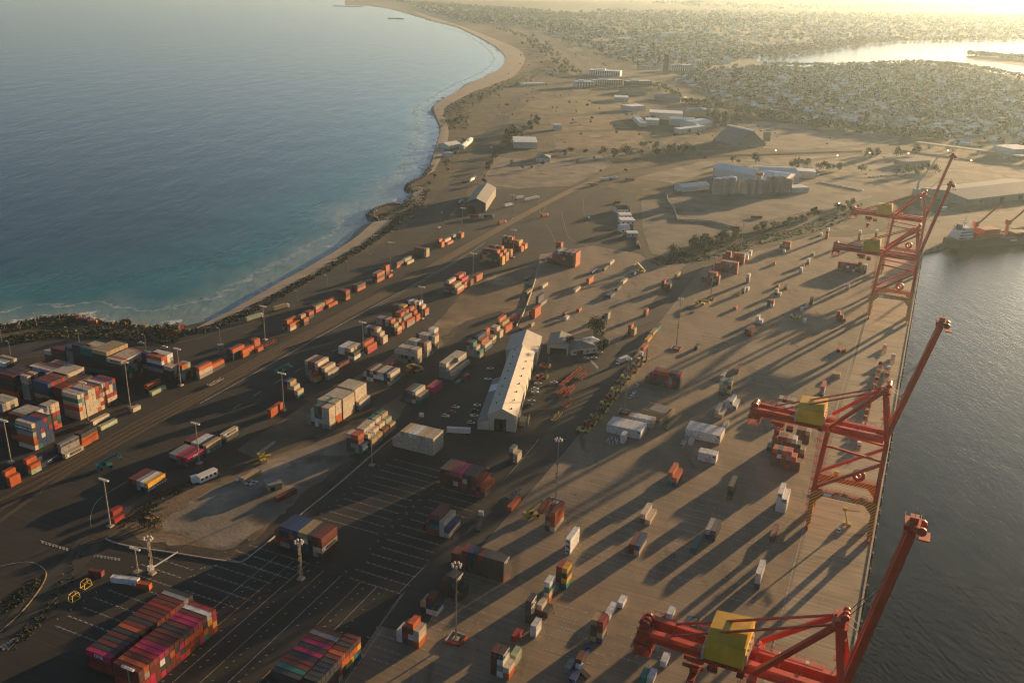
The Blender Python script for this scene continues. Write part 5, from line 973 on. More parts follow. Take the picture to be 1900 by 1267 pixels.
shed('depot_hall', 'olive-grey hip-roofed depot hall behind the white stores', 'hall', (1270, 216), (1320, 219), 70, 9, 14, m_tan, m_roofg, 'hip'); shed('office_block', 'white three-storey office by the suburb road', 'office', (1198, 232), (1222, 233), 26, 9, 10, m_wallw, m_roofw, 'flat', None, 6); shed('office_block', 'white office cubes at the top of the works road', 'office', (1171, 207), (1198, 205), 30, 9, 10, m_wallw, m_roofw, 'flat', None, 5); shed('row_store', 'long white store along the works road', 'store', (1185, 222), (1200, 236), -12, 7, 8, m_wallw, m_roofw, 'flat')
shed('saw_roof_store', 'brown saw-roofed store near the apartments', 'store', (1150, 176), (1200, 178), 60, 6, 9, m_tan, m_roofd, 'gable'); shed('saw_roof_store', 'pale store beside the saw-roofed store', 'store', (1140, 188), (1166, 189), 40, 8, 9, m_wallw, m_roofw, 'flat', None, 4); shed('tin_store', 'grey tin store right of the saw-roofed store', 'store', (1214, 186), (1262, 190), 50, 7, 10, m_wallg, m_roofg, 'gable')
t, L = shed('bulk_store', 'steep grey bulk store with white ridge, works yard', 'bulk store', (1366, 274), (1420, 271), 62, 3, 25, m_wallg, m_roofg, 'gabley')
b = MB(); b.box(L / 2 - 3, -1, 23.9, L / 2 + 3, 63, 26.2); b.build('ridge_vent', m_roofw, t)
shed('tower_house', 'pale square lift tower beside the steep bulk store', 'tower', (1419, 262), (1429, 262), 9, 14, 15, m_tan, m_roofg, 'flat')
for k, (a, b_, w, ze, zr, rt, lab) in enumerate([((1400, 345), (1448, 352), 70, 9, 15, 'gable', 'long white ridged grain shed, western wing'), ((1322, 326), (1420, 345), 26, 11, 16, 'gable', 'white sloping grain shed behind the tall silos'), ((1410, 338), (1482, 341), 60, 10, 15, 'gable', 'white grain shed with wide roof, eastern wing'), ((1455, 328), (1512, 332), 22, 9, 12, 'flat', 'white open canopy at the eastern end of the grain works'), ((1265, 357), (1316, 352), 16, 6, 9, 'gable', 'low white saw-toothed store at the western end of the grain works'), ((1470, 358), (1500, 357), 18, 6, 8, 'flat', 'small white store east of the silo row')]):
    shed('grain_shed', lab, 'grain shed', a, b_, w, ze, zr, m_wallw, m_roofw, rt)
for k, (x, y, r, h, lab) in enumerate([(1329, 361, 5.6, 20, 'first tall silo at the western end'), (1342, 361, 5.6, 20.5, 'second tall silo from the western end'), (1355, 360, 5.6, 21, 'third tall silo from the western end')] + [(1374 + i * 7, 359 + (i % 2), 3.6, 15 + (i % 3), 'slim silo in the middle row, %s from the west' % ORD[i]) for i in range(7)] + [(1424 + i * 6.5, 357 - (i % 2), 3.4, 19 - (i > 4) * 3, 'slim silo in the eastern row, %s from the west' % ORD[i]) for i in range(7)]):
    t = thing('silo', lab + ' of the grain works', 'silo', gp(x, y), 0, 'concrete grain silos'); b = MB(); b.cyl((0, 0, 0), (0, 0, h), r, 14); b.build('silo_wall', m_silo, t, smooth=False); b = MB(); b.cyl((0, 0, h), (0, 0, h + 1.2), r + .15, 14, 0, r * .35); b.build('silo_cap', m_roofw if k < 3 else m_silo, t)
t = thing('elevator_tower', 'rust and white elevator tower over the silo row', 'tower', gp(1406, 356), TH); b = MB(); b.box(-3, -3, 0, 3, 3, 21); b.build('tower_shaft', m_silo, t); b = MB(); b.box(-4.4, -4.4, 21.1, 4.4, 4.4, 24.4); b.build('tower_head', m_brick, t)
t, L = shed('passenger_terminal', 'huge grey flat-pitched shed above the moored ship', 'shed', (1795, 383), (1962, 362), 70, 8, 12.5, m_wallg, m_roofg, 'gable', [(18, 26, 6), (60, 68, 6), (95, 104, 6)])
shed('transit_office', 'brown-grey low office in the open rail field', 'office', (1680, 310), (1725, 307), 22, 7, 8, m_tan, m_roofg, 'flat', None, 5)
shed('yard_store', 'pale flat store at the eastern frame edge', 'store', (1880, 292), (1920, 290), 40, 12, 13, m_wallw, m_roofw, 'flat'); shed('trailer_hut', 'small white hut beside the first crane row shed', 'hut', (1748, 392), (1757, 391), 5, 4, 5, m_wallw, m_roofw, 'flat')
# service buildings beside the slab lot
for k, (a, b_, w, h, rt, lab) in enumerate([((1146, 397), (1166, 396), 16, 5, 'gable', 'brown-roofed white office, northern end of the service row'), ((1150, 406), (1172, 406), 12, 4, 'flat', 'white flat hut second in the service row'), ((1152, 417), (1178, 417), 14, 4.5, 'flat', 'white hut third in the service row'), ((1154, 432), (1168, 431), 10, 5, 'barrel', 'white vaulted tent in the service row'), ((1164, 440), (1184, 440), 9, 4, 'flat', 'white hut south of the vaulted tent')]):
    shed('service_hut', lab, 'hut', a, b_, w, h, h + 2.5, m_wallw, m_roofw if k else m_roofd, rt, None, 3)
# apartment blocks with floors of windows
def flats(label, a, b_, dep, floors, wm):
    A, rz, L = frame_of(a, b_); t = thing('apartment_block', label, 'apartment block', A, rz, 'apartment blocks north of the port'); b = MB(); b.box(0, 0, 0, L, dep, floors * 3.3); b.build('wall', wm, t)
    b = MB(); b.box(-.4, -.4, floors * 3.3 + .01, L + .4, dep + .4, floors * 3.3 + .5); b.box(L * .2, dep * .3, floors * 3.3 + .5, L * .5, dep * .7, floors * 3.3 + 3.4); b.build('roof', m_roofw, t); n = max(3, int(L / 6))
    wmsh = None
    for f in range(floors):
        b = MB(); b.box(-.2, -1.4, f * 3.3 + 3.0, L + .2, -.02, f * 3.3 + 3.2); b.build('balcony', m_wallw, t)
        for i in range(n):
            if wmsh is None: b = MB(); b.box(0, -.08, 0, L / n * .55, -.02, 1.9); wmsh = b.mesh('window', [m_glass])
            w = obj('window', wmsh, t, (L / n * (i + .2), 0, f * 3.3 + .7))
flats('white corner apartment block nearest the coast road', (1070, 163), (1101, 163), 26, 4, m_wallw); flats('cream five-storey apartment block in the middle of three', (1104, 160), (1155, 159), 22, 4, m_cream); flats('brown apartment block, eastern of three', (1165, 162), (1209, 161), 20, 4, m_brick); flats('white terraced apartment roofs behind the corner block', (1092, 140), (1150, 143), 40, 4, m_wallw); flats('white hospital block far above the suburb', (1241, 72), (1283, 71), 50, 7, m_wallw); flats('white mill building beside the brown chimney tower', (1246, 132), (1282, 133), 30, 5, m_wallw); flats('white end tower of the mill', (1292, 128), (1305, 128), 18, 7, m_wallw); flats('pale apartment tower on the hazy hill', (1112, 40), (1124, 40), 40, 11, m_wallw)
for k, (a, b_, w, lab) in enumerate([((1100, 79), (1178, 74), 60, 'long grey roofed depot far up the railway'), ((1180, 72), (1216, 70), 40, 'second grey depot far up the railway'), ((1510, 100), (1560, 98), 30, 'pale riverside shed')][:2]): shed('depot', lab, 'depot', a, b_, w, 8, 11, m_wallg, m_roofg, 'gable')
t = thing('chimney_tower', 'tall brown brick tower beside the white mill', 'tower', gp(1234, 138)); b = MB(); b.box(-7, -7, 0, 7, 7, 44); b.build('tower_shaft', m_brick, t); b = MB(); b.box(-5, -5, 44, 5, 5, 54); b.build('tower_top', m_brick, t)
# foot bridge like low road bridge at the eastern edge
t = thing('road_bridge', 'pale road bridge crossing the river behind the cranes', 'bridge', gp(1760, 281), 0); P0 = gp(1700, 272); P1 = gp(2000, 312); d = P1 - P0
t.location = P0; t.rotation_euler = (0, 0, math.atan2(d.y, d.x)); b = MB(); b.box(0, -7, 6.5, d.length, 7, 8); b.build('bridge_deck', m_silo, t)
for i in range(6): b = MB(); x = d.length * (i + .6) / 6.4; b.box(x - 1.5, -6, -3, x + 1.5, 6, 6.48); b.build('pier', m_silo, t)

# ------------------------------------------------------------------ floodlight masts and street lamps
m_pole = mat('mast_paint', (.30, .25, .19), .5, var=.1, scale=.3); m_lamp = mat('lamp_glass', (.5, .5, .46), .3, scale=2)
def mast(b_, t_, label, kind='bar'):
    P = gp(*b_); h = hof(b_, t_); t = thing('floodlight_mast', label, 'floodlight mast', P, TH, 'floodlight masts over the yards')
    b = MB(); b.cyl((0, 0, 0), (0, 0, h), .36, 8, 0, .2); 
    if kind == 'lattice':
        b = MB(); w = .5
        for sx in (-w, w):
            for sy in (-w, w): b.beam((sx, sy, 0), (sx * .7, sy * .7, h), .14)
        for i in range(int(h / 2)):
            z = i * 2; q = 1 - .3 * z / h
            for sg in (-1, 1): b.beam((-w * q, sg * w * q, z), (w * q, sg * w * q, z + 2), .07); b.beam((sg * w * q, -w * q, z), (sg * w * q, w * q, z + 2), .07)
    b.build('pole', m_pole, t)
    b = MB()
    if kind == 'bar':
        b.beam((0, -2.6, h), (0, 2.6, h), .3)
        hd = b.build('cross_arm', m_pole, t); 
        for k in range(5): b = MB(); y = -2.4 + k * 1.2; b.box(-.5, y - .35, h - .5, .5, y + .35, h + .25); b.build('floodlight', m_lamp, hd)
    else:
        for i in range(8): a = pi * i / 4; b.beam((cos(a) * 1.6, sin(a) * 1.6, h - .6), (cos(a + pi / 4) * 1.6, sin(a + pi / 4) * 1.6, h - .6), .16)
        b.beam((-1.6, 0, h - .6), (1.6, 0, h - .6), .16); b.beam((0, -1.6, h - .6), (0, 1.6, h - .6), .16)
        hd = b.build('lamp_ring', m_dred, t)
        for i in range(7): a = 2 * pi * i / 7; b = MB(); b.box(cos(a) * 1.7 - .35, sin(a) * 1.7 - .35, h - .7, cos(a) * 1.7 + .35, sin(a) * 1.7 + .35, h + .3); b.build('floodlight', m_lamp, hd)
        for z in (h * .42, h * .47, h * .62): b = MB(); b.box(-1.1, -.3, z, 1.1, .3, z + .5); b.build('bracket', m_dark, t)
    b = MB(); b.box(-1.3, -1.3, 0, 1.3, 1.3, .8); b.build('footing', m_kerb, t)
    if kind == 'ring':
        for k, q in enumerate(((-3.4, -3.4, 3.4, -2.9), (-3.4, 2.9, 3.4, 3.4), (-3.4, -2.85, -2.9, 2.85), (2.9, -2.85, 3.4, 2.85))):
            b = MB(); b.box(q[0], q[1], .09, q[2], q[3], .95); b.build('barrier_block', m_steel if k % 2 else m_dred, t)
for b_, t_, lab, kd in [((204.9, 976.6), (192, 889.3), 'white floodlight mast at the rail siding by the red boxes', 'bar'), ((241.7, 756), (230.3, 670.9), 'floodlight mast by the cream kerb box, middle of western row', 'bar'), ((335.6, 715.1), (327, 646.6), 'floodlight mast on a pale footing by the orange and green stack', 'bar'), ((370, 860), (362.5, 785), 'floodlight mast in front of the pink lettered block', 'bar'), ((21, 858), (7.7, 779.6), 'floodlight mast at the western frame edge', 'bar'), ((164, 785.6), (151, 709), 'floodlight mast before the cream and red block', 'bar'), ((527, 762), (522, 692), 'floodlight mast by the blue and cream stack', 'bar'), ((674.4, 658), (672.6, 597.5), 'thin mast between tan and orange stacks', 'bar'), ((783, 591.8), (781, 532), 'mast at the end of the long grey row', 'bar'), ((492, 630.7), (487, 568), 'mast on a pale footing beside the rail row', 'bar'), ((725, 503), (722.4, 449.7), 'mast beside the rail row orange tower', 'bar'), ((877.5, 523.6), (877, 470), 'mast beside the orange pair north of the dirt track', 'bar'), ((952, 478), (952.7, 426.7), 'mast beside the rust and yellow blocks', 'bar'), ((858, 436), (857.5, 386), 'mast at the freight yard hedge', 'bar'), ((950, 405), (951, 362), 'mast among the freight yard trucks', 'bar'),
    ((1254.3, 647), (1263.1, 553.8), 'tall ringed mast beside the yard road, sunlit slots', 'ring'), ((1159, 765), (1167, 665), 'tall ringed mast behind the stacker line', 'ring'), ((846, 1185.9), (848.6, 1046.9), 'tall ringed mast with steel base near the bottom edge', 'ring'), ((1030.7, 933), (1036, 815), 'tall ringed mast behind the working reach stacker', 'ring'), ((1318, 554.6), (1325, 477), 'ringed mast in front of the dark red block', 'ring'), ((1372.5, 478), (1379, 414), 'ringed mast rising over the red block by the bank', 'ring'), ((558.7, 1074), (554.9, 1004.5), 'sunlit lattice mast on a square footing', 'lattice'), ((282.7, 1064), (276.3, 998), 'lattice mast beside the gate boom', 'lattice'), ((256, 1061), (250.6, 1017), 'small mast behind the white bottom-corner box', 'bar'), ((243.5, 1285), (239.5, 1238.5), 'mast rising over the big pink-roofed block', 'bar'), ((690.2, 863.5), (689.3, 801.6), 'mast on an octagonal kerb before the stepped row', 'bar')]:
    mast(b_, t_, lab, kd)
lampm = None
m_lit = bpy.data.materials.new('lit_lamp'); m_lit.use_nodes = True; eb = m_lit.node_tree.nodes['Principled BSDF']; eb.inputs['Emission Color'].default_value = (1, .42, .12, 1); eb.inputs['Emission Strength'].default_value = 14
def street_lamp(x, y, h, label, lit=False):
    t = thing('street_lamp', label, 'street lamp', gp(x, y), TH, 'lit orange lamps' if lit else 'street lamps along the coast road'); b = MB(); b.cyl((0, 0, 0), (0, 0, h), .18, 6, 0, .1); b.beam((0, 0, h), (0, 1.8, h + .3), .14); b.build('pole', m_pole, t); b = MB(); s_ = .9 if lit else .3; b.box(-s_, 1.2, h - .1, s_, 2.4, h + (.7 if lit else .4)); b.build('lamp_head', m_lit if lit else m_lamp, t)
for i, (x, y) in enumerate([(4, 637), (38, 612), (68, 606), (111, 595), (128, 633), (205, 611), (240, 603), (258, 632), (277, 619), (271, 647), (317, 613), (381, 619), (409, 634), (553, 563), (608, 533), (646, 506), (735, 470), (822, 412), (20, 660), (148, 640), (790, 385), (835, 350), (745, 430), (690, 492)]):
    street_lamp(x, y, 10, 'slender street lamp at the coast road, %s' % ['western headland edge', 'western headland path', 'before the rubble ramp', 'on the rock wall', 'at the ramp foot', 'by the blue tarpaulin', 'by the seaside bushes', 'south of the bushes', 'by the shore scrub', 'behind the white-roofed block', 'before the red open boxes', 'at the beach end', 'at the road bend', 'beside the walking truck', 'past the beach scrub', 'along the beach scrub', 'at the car lookout', 'at the freight yard', 'at the western bend', 'behind the dark stacks', 'at the rock point lot', 'at the stop line', 'across from the rock point', 'by the rail row'][i])
for i, (x, y, h) in enumerate([(1440, 291, 9), (1613, 302, 14), (1686, 296, 9), (1555, 298, 7), (1708, 383, 10), (1556, 404, 16), (1759, 292, 10), (1803, 306, 6)]): street_lamp(x, y, h, 'lit orange lamp %s' % ['on the field road west', 'at the bend of the port road', 'beside the transit office', 'by the rail field hedge', 'behind the third crane boom', 'on the green bank', 'at the bridge approach', 'under the bridge'][i], True)
# octagonal kerb, ring of posts
oc = thing('ring_of_posts', 'ring kerb with pale posts before the white reefer row', 'bollard ring', gp(1136, 820)); b = MB()
for i in range(8): a, a2 = 2 * pi * i / 8, 2 * pi * (i + 1) / 8; b.beam((cos(a) * 4, sin(a) * 4, .2), (cos(a2) * 4, sin(a2) * 4, .2), .3, .4)
b.build('kerb', m_kerb, oc)
for i in range(8): a = 2 * pi * i / 8; b = MB(); b.cyl((cos(a) * 2.8, sin(a) * 2.8, 0), (cos(a) * 2.8, sin(a) * 2.8, 2.2), .22, 6); b.build('post', m_white, oc)
# ------------------------------------------------------------------ vehicles
m_tyre = mat('tyre', (.015, .015, .015), .9, scale=2); m_carw = mat('car_white', (.62, .61, .58), .3, var=.05, scale=1, spec=.5); m_card = mat('car_dark', (.03, .033, .036), .3, var=.1, scale=1, spec=.5); m_carr = mat('car_red', (.30, .02, .02), .3, scale=1, spec=.5); m_cars = mat('car_silver', (.34, .34, .33), .3, scale=1, spec=.5)
def extr(prof, y0, y1, m=0):
    n = len(prof); vs = [(x, y0, z) for x, z in prof] + [(x, y1, z) for x, z in prof]; return vs, [(i, (i + 1) % n, n + (i + 1) % n, n + i) for i in range(n)] + [tuple(range(n - 1, -1, -1)), tuple(range(n, 2 * n))]
def car_meshes(ute):
    b = MB(); b.add(*extr([(-2.3, .35), (2.25, .35), (2.35, .75), (2.1, .95), (1.0, 1.02), (-2.25, 1.0), (-2.35, .7)], -.9, .9)); body = b
    c = MB(); prof = [(1.05, 1.02), (.45, 1.62), (-.35 if ute else -1.4, 1.64), (-.6 if ute else -2.0, 1.02)]; c.add(*extr(prof, -.78, .78))
    r = MB(); r.box(.32, -.72, 1.6, -.3 if ute else -1.35, .72, 1.68); r.v = [(x, y, z) for x, y, z in r.v]
    w = MB(); w.cyl((0, -.12, .34), (0, .12, .34), .34, 8)
    return body.mesh('body', [m_carw]), c.mesh('cabin_glass', [m_glass]), r.mesh('roof_panel', [m_carw]), w.mesh('wheel', [m_tyre])
CM = {u_: car_meshes(u_) for u_ in (True, False)}
def car(x, y, ang, label, col=None, ute=True, grp='parked cars and utes'):
    t = thing('parked_car', label, 'car', gp(x, y, .05), ang, grp); body, cab, roof, wh = CM[ute]; col = col or m_carw
    for nm, me in (('body', body), ('roof_panel', roof)): o = obj(nm, me, t); put_mat(o, col)
    obj('cabin_glass', cab, t)
    for wx in (-1.4, 1.45):
        for wy in (-.82, .82): obj('wheel', wh, t, (wx, wy, 0))
V0 = TH - pi / 2
for x, y, a, lab, col, u_ in [(909.7, 685, .1, 'white ute by the green tent beside the lean-to', m_carw, 1), (905.3, 704.5, .1, 'white ute by the white roof sheets of the lean-to', m_carw, 1), (885.4, 753, -.1, 'white ute parked halfway down the lean-to', m_carw, 1), (882, 763, -.1, 'dark car between white utes at the lean-to', m_card, 0), (880, 772.5, -.1, 'white ute above the last one at the lean-to', m_carw, 1), (877, 779, -.1, 'dark car close to the front of the lean-to', m_card, 0), (874.4, 785.5, -.1, 'last white car before the white trailer', m_carw, 0), (998, 712.5, .05, 'white ute right of the shed, by the red lift truck', m_carw, 1), (1028, 711, .2, 'white ute on the brown forecourt', m_carw, 1), (992.6, 723, .05, 'white van beside the shed side door', m_carw, 0), (992.6, 729, .05, 'white ute below the white van', m_carw, 1), (986, 745, .05, 'white ute alone at the lower shed side', m_carw, 1), (982, 752, .05, 'dark car below the lone white ute', m_card, 0), (1113, 655.5, .05, 'white ute before the canteen wing', m_carw, 1), (1102, 665, .05, 'white ute at the zebra path', m_carw, 1), (1087, 666, .05, 'white car before the canteen', m_carw, 0), (1181.6, 717, 1.1, 'white car right of the stacker line, farthest', m_carw, 0), (1177, 729.5, 1.1, 'white ute between white car and van', m_carw, 1), (1171.7, 737.5, 1.1, 'white van right of the tall mast', m_carw, 0), (845.6, 756.5, -.1, 'white car in the car park, top of three', m_carw, 0), (839, 766, -.1, 'red car in the car park', m_carr, 0), (826.8, 773, -.1, 'white car in the car park, lowest', m_carw, 0), (462, 897, .9, 'silver ute by the tan box', m_cars, 1), (471, 898, .9, 'white ute beside the silver ute', m_carw, 1), (446, 890, .9, 'white ute before the brown box', m_carw, 1), (1555.7, 985, 1.2, 'white van on the apron below the yellow lift', m_carw, 0), (305, 646, .2, 'white car on the coast road', m_carw, 0), (262, 638, .1, 'white camper on the coast road', m_carw, 0), (765, 403, .9, 'silver car parked at the rock point', m_cars, 0), (738, 427, .9, 'dark car parked at the lookout', m_card, 0), (728, 431, .9, 'pale car parked at the lookout', m_cars, 0), (814, 423, 1.1, 'white van on the coast road by the freight yard', m_carw, 0), (800, 340, .6, 'white car in the beach lot', m_carw, 0), (809, 338, .6, 'white car beside another in the beach lot', m_carw, 0), (881, 329, 1.1, 'white van on the coast road by the hedge', m_carw, 0), (926, 212, 1.1, 'white car climbing the coast road', m_carw, 0), (939, 214, 1.1, 'silver car on the coast road by the dunes', m_cars, 0), (912, 274, 1.1, 'white car on the coast road near the curved store', m_carw, 0), (463, 655, .8, 'small white car on the coast road lane', m_carw, 0)]:
    car(x, y, a, lab, col, bool(u_))
for i in range(13): car(1613 + i * 7.6, 329 - i * .6 + (i % 3) * .4, .3, 'pale car in the row crossing the open lot', m_carw if i % 3 else m_cars, False, 'cars lined up in the open lot')
for i in range(15): car(1523 + i * 5.4, 339 + i * 1.05, -.5, 'pale car in the queue east of the grain works', m_carw, False, 'cars queued by the grain works')
for i in range(14): car(1345 + (i % 7) * 16 + rng.uniform(-3, 3), 241 + (i // 7) * 14 + rng.uniform(-2, 2), rng.uniform(0, 3), 'pale vehicle scattered in the works yard', m_carw if i % 2 else m_cars, False, 'vehicles scattered in the works yard')

def wheels(t, xs, y=1.0, r=.5):
    b = MB(); b.cyl((0, -.18, r), (0, .18, r), r, 10); me = b.mesh('wheel', [m_tyre])
    for x in xs:
        for s_ in (-1, 1): obj('wheel', me, t, (x, s_ * y, 0))
def truck(x, y, ang, label, box=None, L=12.4, cabm=None, empty=False):
    t = thing('lorry', label, 'lorry', gp(x, y, .07), ang, 'lorries around the port'); cabm = cabm or m_carw
    b = MB(); b.add(*extr([(L / 2 + 2.9, .6), (L / 2 + 2.9, 2.0), (L / 2 + 2.6, 3.2), (L / 2 + .8, 3.3), (L / 2 + .8, .6)], -1.2, 1.2)); b.build('cab', cabm, t)
    b = MB(); b.add([(L / 2 + 2.93, -1.05, 2.0), (L / 2 + 2.93, 1.05, 2.0), (L / 2 + 2.66, 1.0, 3.0), (L / 2 + 2.66, -1.0, 3.0)], [(0, 1, 2, 3)]); b.build('windscreen', m_glass, t)
    b = MB(); b.box(-L / 2, -1.1, .95, L / 2 + 2.2, 1.1, 1.2); b.build('chassis', m_dark, t)
    if not empty: b = MB(); b.box(-L / 2, -1.24, 1.22, L / 2, 1.24, 3.9); b.build('trailer_box', box or m_white, t)
    wheels(t, (-L / 2 + 1, -L / 2 + 2.3, -L / 2 + 3.6, L / 2 - .4, L / 2 + 2))
for x, y, a, lab, bx, L, e in [(889, 975, TH + .35, 'white tractor pulling an empty trailer down the main road', None, 12.4, True), (1157, 672, TH + pi - .35, 'white box lorry on the main road by the zebra crossing', m_white, 9, False), (470, 594, TH - .2, 'green curtain-side lorry on the coast road', cmat('L'), 13, False), (519, 575, TH - .25, 'tan lorry with white cab on the coast road', cmat('T'), 12, False), (876, 336, TH + pi + .1, 'white lorry on the coast road by the vacant lot', m_white, 12, False), (855, 378, TH, 'pale lorry by the dark freight shed', m_white, 7, False), (1186, 665, TH + .05, 'white tractor at the head of the tan boxes', cmat('O'), 7, True), (1038, 280, 0.0, 'white tanker lorry on the field road', m_white, 12, False), (1100, 345, TH - .6, 'brown lorry in the curve of the port road', cmat('T'), 9, False), (1120, 336, TH - .7, 'pale lorry following the brown one in the curve', m_white, 9, False), (1136, 333, TH - .8, 'white lorry leading the line in the curve', m_white, 9, False), (1009, 403, TH - .25, 'brown and white lorry by the rail crossing', cmat('O'), 9, False), (942, 384, TH - .25, 'white and orange lorry in the freight yard', cmat('W'), 12, False), (963, 370, TH - .3, 'white lorry behind the orange one in the freight yard', cmat('W'), 12, False), (985, 372, TH - .3, 'long white trailer along the freight yard fence', m_white, 24, False), (1183, 456, TH + .3, 'pale lorry parked below the service huts', cmat('G'), 8, False), (1086, 1254, TH + 1.0, 'white tractor unit near the bottom edge', None, 4, True), (776, 780, TH, 'white tractor unit left of the car park', None, 4, True), (1085, 408, .3, 'small lorry in the wide empty lot', m_card, 6, True), (930, 416, TH - .2, 'red tarpaulin trailer in the freight yard', cmat('R'), 10, False), (905, 405, .1, 'blue trailer by the dark freight shed', cmat('B'), 9, False), (880, 405, .1, 'red trailer by the dark freight shed', cmat('R'), 9, False)]:
    truck(x, y, a, lab, bx, L, None, e)
t = thing('box_trailer', 'long white trailer parked below the car park', 'trailer', gp(851, 805, .07), -.05, None); b = MB(); b.box(-6.8, -1.25, 1.2, 6.8, 1.25, 4.0); b.build('trailer_box', m_white, t); wheels(t, (-5.5, -4.2, 4.5))
m_oli = mat('lift_yellow', (.50, .36, .06), .5, var=.2, scale=.8); m_teal = mat('lift_teal', (.02, .16, .14), .4, var=.2, scale=.8); m_lred = mat('lift_red', (.40, .05, .02), .5, var=.2, scale=.8)
def reach_stacker(x, y, ang, label, m_, boom=28, ext=9, grp='container lift trucks'):
    t = thing('reach_stacker', label, 'reach stacker', gp(x, y, .07), ang, grp)
    b = MB(); b.box(-4, -1.6, .8, 3.2, 1.6, 1.9); b.box(-4.6, -1.7, 1.0, -2.6, 1.7, 2.8); b.build('chassis', m_, t)
    b = MB(); b.box(-1.8, -.9, 1.95, .2, .9, 3.7); c = b.build('cab', m_glass, t); b = MB(); b.box(-1.9, -1, 3.72, .3, 1, 3.85); b.build('cab_roof', m_, c)
    a = R(boom); p0 = Vector((-3.2, 0, 3.2)); p1 = p0 + Vector((cos(a) * ext, 0, sin(a) * ext)); b = MB(); b.beam(p0, p1, 1.0, 1.0); b.build('boom', m_, t)
    b = MB(); b.beam(p0.lerp(p1, .7), p1 + Vector((1.8, 0, .3)), .7, .7); b.beam(p1 + Vector((1.8, 0, .3)), p1 + Vector((2, 0, -1.4)), .5); b.box(p1.x + 1.2, -3, p1.z - 1.9, p1.x + 2.8, 3, p1.z - 1.4); b.build('spreader', m_, t)
    wheels(t, (2.2, -2.6), 1.5, .8)
def forklift(x, y, ang, label, m_, mh=7.5):
    t = thing('container_forklift', label, 'container forklift', gp(x, y, .07), ang, 'container forklifts lined up by the road')
    b = MB(); b.add(*extr([(-3.6, .7), (2.2, .7), (2.2, 1.6), (-.6, 2.0), (-3.4, 2.5), (-3.8, 1.6)], -1.4, 1.4)); b.build('chassis', m_, t)
    b = MB(); b.box(-1.3, -.8, 2.0, .5, .8, 3.6); b.build('cab', m_glass, t)
    b = MB()
    for s_ in (-1, 1): b.beam((2.6, s_ * .8, .3), (2.6, s_ * .8, mh), .35, .45)
    for z in (1.2, mh * .5, mh - .3): b.beam((2.6, -.8, z), (2.6, .8, z), .25, .3)
    b.build('mast', m_dark, t)
    b = MB(); b.box(2.9, -3.0, 1.6, 3.5, 3.0, 2.3); b.box(3.5, -3.0, 1.5, 4.1, -2.2, 2.5); b.box(3.5, 2.2, 1.5, 4.1, 3.0, 2.5); b.box(3.5, -.6, 1.6, 4.4, .6, 2.6); b.build('spreader', m_oli, t); wheels(t, (1.7, -2.6), 1.3, .75)
for i in range(11):
    x, y = [(1082, 801), (1094, 789), (1105, 777), (1115, 765), (1124, 752), (1134, 740), (1143, 727), (1152, 714), (1162, 703), (1173, 691), (1182, 680)][i]
    forklift(x, y, TH - pi / 2 + .1, 'container forklift in the line by the road, %s from the bottom' % ORD[i], [m_oli, m_lred, m_oli, m_dark, m_oli, m_lred, m_oli, m_dark, m_oli, m_lred, m_oli][i], 6 + (i * 37 % 5) * .6)
forklift(1192, 671, TH - pi / 2 + .1, 'yellow forklift with tall mast at the road bend', m_oli, 10); forklift(1475, 590, TH - pi / 2, 'yellow forklift facing a white box in the upper slots', m_oli, 8.5); forklift(1010, 683, TH - pi / 2 + .3, 'red lift truck beside the shed, upper of two', m_lred, 8); forklift(1005, 703, TH - pi / 2 + .3, 'red lift truck beside the shed, lower of two', m_lred, 8)
reach_stacker(988, 958, TH - .75, 'yellow reach stacker holding an orange box over the slots', m_oli, 38, 8); reach_stacker(487, 855, TH + pi + .9, 'pale yellow reach stacker with raised boom on the dirt', m_oli, 30, 10); reach_stacker(197, 868, TH - .6, 'teal reach stacker on the dark truck lane', m_teal, 22, 9); reach_stacker(522, 692, TH - .3, 'teal reach stacker parked beside the cream steps', m_teal, 12, 8); reach_stacker(772, 690, TH + pi - .6, 'olive lift truck carrying a maroon box by the cream wall', m_oli, 25, 7); reach_stacker(1187, 505, V0 + pi, 'reach stacker lifting a blue box in the upper yard', m_oli, 40, 8); reach_stacker(1300, 565, V0, 'yellow and white plant standing by the ringed mast', m_oli, 8, 8)
s2 = len(CONT)
def boxed(P, rz, L, c, label):
    o = obj('shipping_container', BODY[(L, False)], None, P, rz); put_mat(o, cmat(c)); tag(o, label, 'shipping container', 'shipping containers in the port yards')
    for sd_ in (-1, 1): q = obj('door', DOOR[(L, sd_)], o); put_mat(q, cmat(c))
P = gp(1011, 942, 5.4); boxed(P, TH, 12.19, 'O', 'orange container hanging from the reach stacker spreader'); P = gp(764, 689, 2.2); boxed(P, TH, 12.19, 'M', 'maroon container carried by the lift truck near the cream wall'); P = gp(1176, 509, 2.4); boxed(P, TH, 6.06, 'B', 'blue container held by the upper yard reach stacker')
